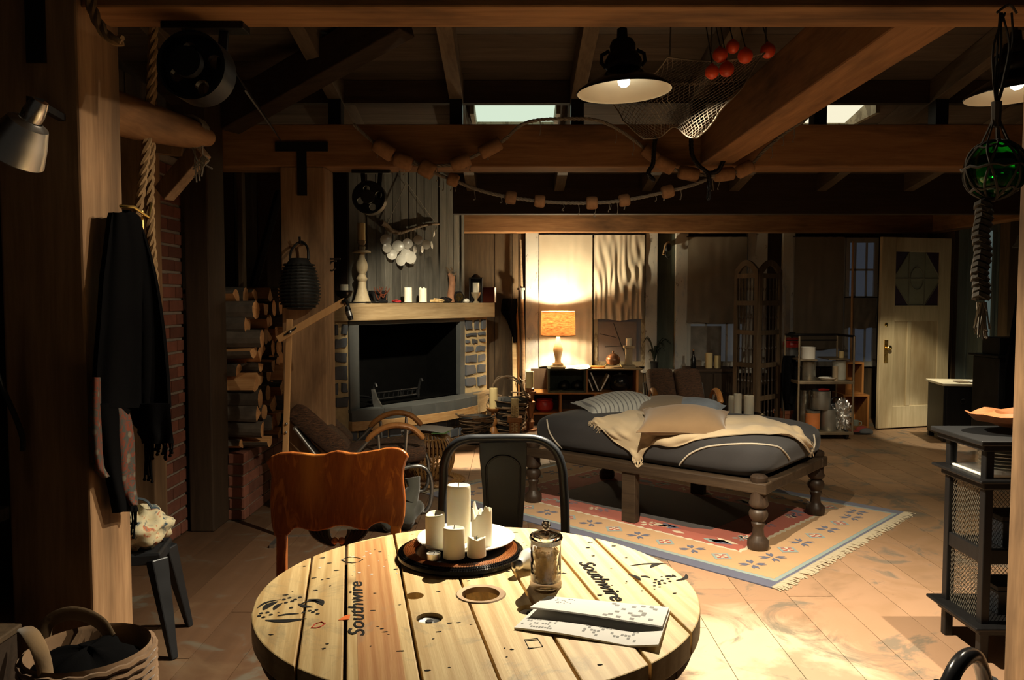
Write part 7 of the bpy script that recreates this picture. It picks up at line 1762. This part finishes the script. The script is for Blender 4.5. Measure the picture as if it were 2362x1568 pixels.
# ---- tank sprayers with red tops beside the trolley
for (u, lab) in ((1823,'grey tank sprayer with a red lid standing by the screen'),(1842,'tank sprayer with a red lid and black pump beside the bucket')):
    q = W(u, 900, 8.85); zt2 = W(u, 796, 8.85).z; t = T('tank_sprayer', lab, 'sprayer', (q.x, 8.85 if u == 1823 else 9.08, 0), 0, 'tank sprayers')
    part(t, 'tank', MB().lathe([(.085,0),(.092,.02),(.092,zt2-.12),(.07,zt2-.04),(.06,zt2)], 24), plain('grey sprayer tank', (.10,.10,.10), .5) if u == 1823 else bpy.data.materials['grey sprayer tank'], smooth=True); part(t, 'lid', MB().lathe([(.082,zt2-.02),(.088,zt2+.03),(.06,zt2+.075),(0,zt2+.08)], 24), M_['red_paint'], smooth=True)
    part(t, 'pump_handle', MB().tube([(0,0,zt2+.07),(0,0,zt2+.13)], .010, 8).tube([(-.035,0,zt2+.13),(.035,0,zt2+.13)], .010, 8), M_['black'], smooth=True)
jk = W(1826, 900, 8.30); t = T('dark_jacket', 'dark jacket hanging between the screen and the trolley', 'jacket', W(1822,830,8.25))
part(t, 'body', MB().sheet(scarf_sheet([(820,1808,1832),(840,1804,1838),(880,1803,1838),(920,1806,1834),(945,1812,1830)], 8.28, .03, 9, 0), 16, 16, .03), M_['scarf'], world=True, smooth=True, angle=80); part(t, 'sleeve', MB().tube([W(1830,835,8.24), W(1838,880,8.22), W(1822,930,8.22)], [.05,.045,.035], 10), M_['scarf'], world=True, smooth=True)
ps = WZ(1806, 985, 0); t = T('terracotta_pot', 'terracotta pot on the floor below the dark jacket', 'pot', (ps.x, ps.y, 0)); part(t, 'body', MB().lathe([(.075,0),(.10,.16),(.112,.16),(.112,.20),(.10,.20),(0,.15)], 24), M_['terracotta'], smooth=True); part(t, 'soil', MB().lathe([(.098,.17),(0,.175)],20), M_['bark'])
# ---- wooden crates behind the trolley
def crate(label, u0, u1, vb, vt, Y, D, mat='honey', zbase=None):
    x0, x1 = W(u0,900,Y).x, W(u1,900,Y).x; z0 = W(u0,vb,Y).z if zbase is None else zbase; z1 = W(u0,vt,Y).z
    t = T('wooden_crate', label, 'crate', ((x0+x1)/2, Y+D/2, z0), 0, 'wooden crates by the door')
    for nm, bx in (('side',(x0,x0+.022,Y,Y+D,z0,z1)),('side',(x1-.022,x1,Y,Y+D,z0,z1)),('top',(x0+.022,x1-.022,Y,Y+D,z1-.022,z1)),('bottom',(x0+.022,x1-.022,Y,Y+D,z0,z0+.022)),('back',(x0+.022,x1-.022,Y+D-.012,Y+D,z0+.022,z1-.022))):
        part(t, nm, MB().box(*bx), M_[mat], world=True, bevel=.002)
    return z1
zc_ = crate('lower wooden crate on the floor beside the door', 1946, 2006, 985, 910, 8.75, .32, zbase=0)
crate('upper wooden crate standing on the lower one', 1950, 1992, 910, 835, 8.78, .28, zbase=zc_)
crate('small wooden box on the trolley between the cans', 1903, 1935, 896, 884, 8.22, .15, zbase=z2) if False else None
# ---- slippers and mug
for (u, v, lab, mt, rz) in ((1980,996,'red slipper on the floor by the trolley','red',.3),(1990,1001,'grey slipper beside the red one','grey',.1)):
    b = WZ(u, v, 0); m_ = plain('red felt', (.35,.07,.06), .95) if mt == 'red' else plain('grey felt', (.13,.14,.15), .95)
    t = T('slipper', lab, 'slipper', b, rz); part(t, 'sole', MB().lathe([(.05,0),(.052,.015),(0,.015)], 20, (0,0,0), None, 0, 2.2, .9), M_['black'] if mt == 'grey' else m_, smooth=True); part(t, 'upper', blob(lambda a,p_: 1, 20, 10, (.04,0,.02), (.075,.042,.045)), m_, smooth=True)
b = WZ(1972, 985, 0); t = T('enamel_mug', 'pale green mug on the floor behind the slippers', 'mug', b); part(t, 'cup', MB().lathe([(.035,0),(.042,.08),(.039,.08),(.032,.006),(0,.006)], 22), plain('pale green enamel', (.34,.40,.34), .4), smooth=True); part(t, 'handle', MB().tube(spline([(.04,0,.065),(.07,0,.06),(.068,0,.025),(.037,0,.02)],4), .006, 6), bpy.data.materials['pale green enamel'], smooth=True)
br = Vector((W(1965,600,9.36).x, 9.3, 0)); bs_ = T('long_broom', 'slim wooden broom stick leaning beside the small window', 'broom', br)
part(bs_, 'stick', MB().tube([W(1968,556,9.42), Vector((br.x,9.32,.25))], .013, 8), M_['stick'], world=True, smooth=True); part(bs_, 'head', MB().bar(Vector((br.x-.12,9.32,.22)), Vector((br.x+.12,9.32,.22)), .04, .05).bar(Vector((br.x,9.32,.2)), Vector((br.x,9.31,0)), .22, .05, up=(0,1,0)), M_['brown_dark'], world=True)

# ================================================================== RIGHT SIDE: STOVE, CABINET, HANGING FLOAT
gq = W(2192, 886, 7.80); sb_ = T('black_sideboard', 'low black sideboard with a bright lit top beside the door', 'sideboard', (gq.x+.36, 8.0, 0), math.radians(-10))
sbz = gq.z
part(sb_, 'body', MB().box(-.35,.30,-.18,.28,.05,sbz-.025), M_['black_wood'], bevel=.005); part(sb_, 'top', MB().box(-.37,.32,-.20,.30,sbz-.025,sbz), plain('worn cream top', (.52,.46,.33), .6, 0, .2), bevel=.004)
for x in (-.32,.27):
    for y in (-.15,.25): part(sb_, 'foot', MB().box(x-.025,x+.025,y-.025,y+.025,0,.05), M_['black_wood'])
for a, b in ((-.33,-.02),(.0,.28)):
    d_ = part(sb_, 'door', MB().box(a,b,-.195,-.18,.08,sbz-.05), M_['black_wood'], bevel=.003); part(d_, 'ring_pull', MB().tube([((a+b)/2+.025*math.cos(s),-.205,.42+.025*math.sin(s)) for s in [2*PI*i/14 for i in range(14)]], .005, 6, closed=True), M_['iron'], smooth=True)
q = W(2254, 882, 7.95); q.z = sbz; single('white_dish', MB().lathe([(.06,0),(.09,.012),(.088,.016),(0,.010)], 28, q), M_['china'], 'white dish on the lit sideboard', 'dish', smooth=True, loc=q)
q = W(2228, 884, 7.95); q.z = sbz; single('folded_napkin', MB().box(q.x-.08,q.x+.02,q.y-.02,q.y+.10,sbz,sbz+.012), M_['linen2'], 'folded tan napkin beside the white dish', 'napkin', loc=q, bevel=.003)
# stepped iron stove in front of the sideboard
SYc = 7.25; x0 = W(2272, 860, SYc).x
stv = T('iron_stove', 'stepped black iron stove next to the blue boards', 'stove', (x0+.3, SYc, 0))
zA, zB2 = W(2290,822,SYc).z, W(2290,782,SYc).z
part(stv, 'body', MB().box(x0, x0+.62, SYc-.2, SYc+.2, .12, zA), M_['iron'], world=True, bevel=.01)
part(stv, 'hob', MB().box(x0-.03, x0+.64, SYc-.23, SYc+.23, zA, zA+.02), M_['iron'], world=True, bevel=.004)
part(stv, 'warming_box', MB().box(W(2284,800,SYc).x, x0+.52, SYc-.13, SYc+.13, zA+.02, zB2+.02), M_['iron'], world=True, bevel=.008)
part(stv, 'flue', MB().tube([(x0+.42,SYc+.05,zB2),(x0+.45,SYc+.05,2.25)], .07, 18), M_['iron'], world=True, smooth=True)
dd_ = part(stv, 'fire_door', MB().box(x0+.08, x0+.36, SYc-.215, SYc-.2, .35, .68), M_['iron'], world=True, bevel=.006); part(dd_, 'handle', MB().tube([(x0+.32,SYc-.23,.48),(x0+.32,SYc-.23,.56)], .008, 8), M_['steel'], world=True)
for x in (x0+.06, x0+.56):
    for y in (SYc-.15, SYc+.15): part(stv, 'leg', MB().tube([(x,y,.12),(x,y,0)], [.03,.02], 8), M_['iron'], world=True)
# leaning board / draped dark cloth right of the stove
cq = [W(2362,600,6.9), W(2330,720,6.9), W(2316,820,6.9), W(2318,900,6.9)]
single('dark_drape', MB().sheet(lambda a,b: W(lerp(lerp(2362,2316,min(1,b*1.5)),2470,a), lerp(590,1010,b), 6.9+.03*math.sin(a*14)), 18, 20, .02), M_['scarf'], 'dark cloth hanging over the stove flue', 'cloth', smooth=True, loc=W(2380,1010,6.9))
# ---- black mesh cabinet
cA, cB = WZ(2168,1462,0), WZ(2263,1536,0)
cbx = (cA.x+cB.x)/2; cy0, cy1 = cB.y+.03, cA.y+.02; cw_ = .62
kb = T('mesh_cabinet', 'black open cabinet with wire mesh sides and glazed top', 'cabinet', (cbx, cy0, 0))
ctz = W(2285, 1013, cy0).z; z_mid = W(2265, 1112, cy0).z; z_low = W(2262, 1447, cy0).z
x0, x1 = cbx+.012, cbx+cw_
BWm = M_['black_wood']
def cbox_(nm, *b, mat=None, bevel=.004): return part(kb, nm, MB().box(*b), mat or BWm, world=True, bevel=bevel)
for x in (x0, x1-.035):
    for y in (cy0, cy1-.035): cbox_('corner_post', x, x+.035, y, y+.035, 0, ctz-.02)
cbox_('top', x0-.045, x1+.045, cy0-.045, cy1+.045, ctz-.02, ctz, mat=plain('worn black top', (.012,.0125,.0135), .38, 0, .3, 8))
cbox_('top_moulding', x0-.025, x1+.025, cy0-.025, cy1+.025, ctz-.045, ctz-.02)
for z, e in ((z_mid,.04),(z_low,.045)):
    part(kb, 'ledge', MB().prism([(x0-e,cy0-e,z),(x1+e,cy0-e,z),(x1+e,cy1+e,z),(x0-e,cy1+e,z)], (0,0,.014)).box(x0-.012,x1+.012,cy0-.012,cy1+.012,z-.03,z), BWm, world=True, bevel=.006)
zsh = lerp(z_low, z_mid, .50)
cbox_('shelf', x0+.01, x1-.01, cy0+.01, cy1-.01, zsh-.012, zsh+.0)
cbox_('rail', x0+.004, x0+.03, cy0+.035, cy1-.035, zsh-.04, zsh+.02); cbox_('rail', x0+.035, x1-.035, cy0+.004, cy0+.03, zsh-.04, zsh+.02)
cbox_('upper_shelf', x0+.01, x1-.01, cy0+.01, cy1-.01, z_mid+.014, z_mid+.024, mat=M_['white'])
def mesh_panel(nm, O, ax_, ay_, nx_, ny_):
    mb = MB(); O, ax_, ay_ = Vector(O), Vector(ax_), Vector(ay_)
    for s in (1,-1):
        for k_ in range(-ny_, nx_+ny_):
            p0 = []; 
            for j in range(ny_+1):
                i_ = k_+s*j
                if 0 <= i_ <= nx_: p0.append(O+ax_*(i_/nx_)+ay_*(j/ny_)+ (ax_.cross(ay_)).normalized()*(.0015*((j+k_) % 2)))
            if len(p0) > 1: mb.tube(p0, .0013, 3, caps=False)
    part(kb, nm, mb, plain('grey mesh wire', (.16,.145,.115), .6) if 'grey mesh wire' not in bpy.data.materials else bpy.data.materials['grey mesh wire'], world=True, kind='stuff')
hh1 = z_mid-.03-z_low-.014; dpt = cy1-cy0-.07
mesh_panel('side_mesh', (x0+.016, cy0+.035, z_low+.014), (0,dpt,0), (0,0,hh1), 13, 27)
mesh_panel('back_mesh', (x0+.035, cy1-.015, z_low+.014), (cw_-.09,0,0), (0,0,hh1), 30, 27)
part(kb, 'glass_pane', MB().box(x0+.014,x0+.018,cy0+.035,cy1-.035,z_mid+.03,ctz-.05), M_['glass'], world=True)
pq = Vector((x0+.17, cy0+.16, z_mid+.024))
for k_ in range(6):
    single('plate', MB().lathe([(.05,0),(.088,.010),(.09,.013),(.05,.005),(0,.005)], 28, pq+Vector((0,0,.0145*k_))), M_['white'], 'white plate in the stack inside the black cabinet top', 'plate', 'plates in the cabinet', True, loc=pq+Vector((0,0,.0145*k_)))
bq = T('glass_tumbler', 'glass tumbler beside the plate stack in the cabinet', 'glass', (x0+.33, cy0+.15, z_mid+.024)); part(bq, 'cup', MB().lathe([(.03,0),(.036,.10),(.034,.10),(.028,.006),(0,.006)], 20), M_['glass'], smooth=True)
for (dx, w_, h_, lab, zz_) in ((.12,.16,.10,'dark tin box on the cabinet floor',z_low+.014),(.16,.22,.11,'dark box on the cabinet middle shelf',zsh)):
    bb_ = T('tin_box', lab, 'box', (x0+dx+.08, cy0+.16, zz_)); part(bb_, 'body', MB().box(-w_/2,w_/2,-.07,.07,0,h_), M_['gunmetal'], bevel=.004); part(bb_, 'lid', MB().box(-w_/2-.003,w_/2+.003,-.073,.073,h_,h_+.02), M_['iron'], bevel=.003)
# wooden bowl on the cabinet
wq = W(2300, 985, cy0+.17); wbz = ctz
wbw = T('wooden_bowl', 'long rough orange wooden dough bowl on the black cabinet', 'bowl', (cbx+.30, cy0+.17, wbz))
def bowlshape(rx, ry, h_, th_):
    prof = [(.25,0),(.55,.10*h_/.1),(.85,h_*.62),(1.0,h_),(.95,h_),(.80,h_*.62+th_),(.5,h_*.16+th_),(0,th_)]
    return MB().lathe([(r,z) for r,z in prof], 40, (0,0,0), None, 0, rx, ry)
mb = bowlshape(.27,.14,W(2240,953,cy0+.17).z-wbz,.012)
for p_ in mb.v:
    if p_.z > .05: p_.z += .006*math.sin(p_.x*40)+.004*math.sin(p_.y*60)
part(wbw, 'bowl', mb, wood('rough orange wood', (.26,.085,.028), (.42,.165,.06), 'X', 1.2, .6), smooth=True)
# ---- green glass float in a rope net, tassel below
gc = W(2294, 392, 2.22); gR = 64/F*2.22
gf = T('glass_float', 'green glass float in a knotted rope net hanging from the beam', 'float', gc)
part(gf, 'ball', MB().lathe([(math.sin(PI*i/18)*gR+1e-5, -math.cos(PI*i/18)*gR) for i in range(19)], 36).lathe([(math.sin(PI*i/18)*gR*.93+1e-5, math.cos(PI*i/18)*gR*.93) for i in range(19)], 36), M_['green_glass'], smooth=True, angle=80)
nn = MB(); rn2 = random.Random(4)
for k_ in range(7):
    a = 2*PI*k_/7
    for s in (1,-1): nn.tube([(math.sin(PI*i/16)*gR*1.03*math.cos(a+s*i*.06), math.sin(PI*i/16)*gR*1.03*math.sin(a+s*i*.06), math.cos(PI*i/16)*gR*1.05) for i in range(17)], .0036, 5)
for zf in (.75, .05, -.7): nn.tube([(math.sqrt(1-zf*zf)*gR*1.04*math.cos(2*PI*i/24), math.sqrt(1-zf*zf)*gR*1.04*math.sin(2*PI*i/24), zf*gR+.004*math.sin(i*2.1)) for i in range(24)], .004, 5, closed=True)
part(gf, 'net', nn, M_['rope_dark'], smooth=True)
tp2 = W(2322, 30, 2.38)-gc; nk_ = Vector((0,0,gR+.09)); sn = MB()
for k_ in range(7):
    a = 2*PI*k_/7; sn.tube([(math.cos(a)*gR*.45, math.sin(a)*gR*.45, gR*.9), Vector((math.cos(a)*.012, math.sin(a)*.012, gR+.05)), nk_], .003, 4)
sn.tube([nk_-Vector((0,0,.05)), nk_+Vector((0,0,.02))], [.012,.014], 8)
for k_ in range(5):
    o1 = Vector((rn2.uniform(-.02,.02),0,0)); sn.tube(spline([nk_, nk_.lerp(tp2,.3)+o1, nk_.lerp(tp2,.65)+o1*1.6, tp2+Vector((rn2.uniform(-.025,.025),0,0))],6), .0032, 5)
sn.tube(spline([tp2+Vector((-.03,0,0)), tp2+Vector((0,-.01,.02)), tp2+Vector((.03,0,0))],5), .004, 5)
part(gf, 'cord', sn, M_['rope_dark'])
ts2 = MB(); t0 = W(2268, 462, 2.22)-gc
for k_ in range(16):
    z = t0.z-.012-k_*.017; ts2.tube([(t0.x+.016*math.cos(s)+.004*math.sin(k_), t0.y+.016*math.sin(s), z+.006*math.sin(2*s)) for s in [2*PI*i/8 for i in range(8)]], .0095, 5, closed=True)
ts2.tube([Vector((0,0,-gR)), Vector((t0.x,t0.y,t0.z)), Vector((t0.x,t0.y,t0.z-.28))], .012, 8)
part(gf, 'knotted_tail', ts2, M_['rope_dark'])
br_ = MB(); e0 = Vector((t0.x+.008, t0.y, t0.z-.285))
for k_ in range(30): br_.tube([e0+Vector((rn2.uniform(-.012,.012), rn2.uniform(-.012,.012), 0)), e0+Vector((rn2.uniform(-.024,.024), rn2.uniform(-.02,.02), -rn2.uniform(.07,.105)))], .0022, 4)
part(gf, 'tassel', br_, M_['rope_grey'], kind='stuff')
# green striplight: wall bell on the right wall
q = W(2356, 570, 7.3); single('wall_bell', MB().lathe([(.075,0),(.07,.01),(.045,.05),(.035,.10),(.02,.12),(0,.125)], 24, q), M_['steel'], 'dull metal bell hanging at the right wall', 'bell', smooth=True, loc=q)
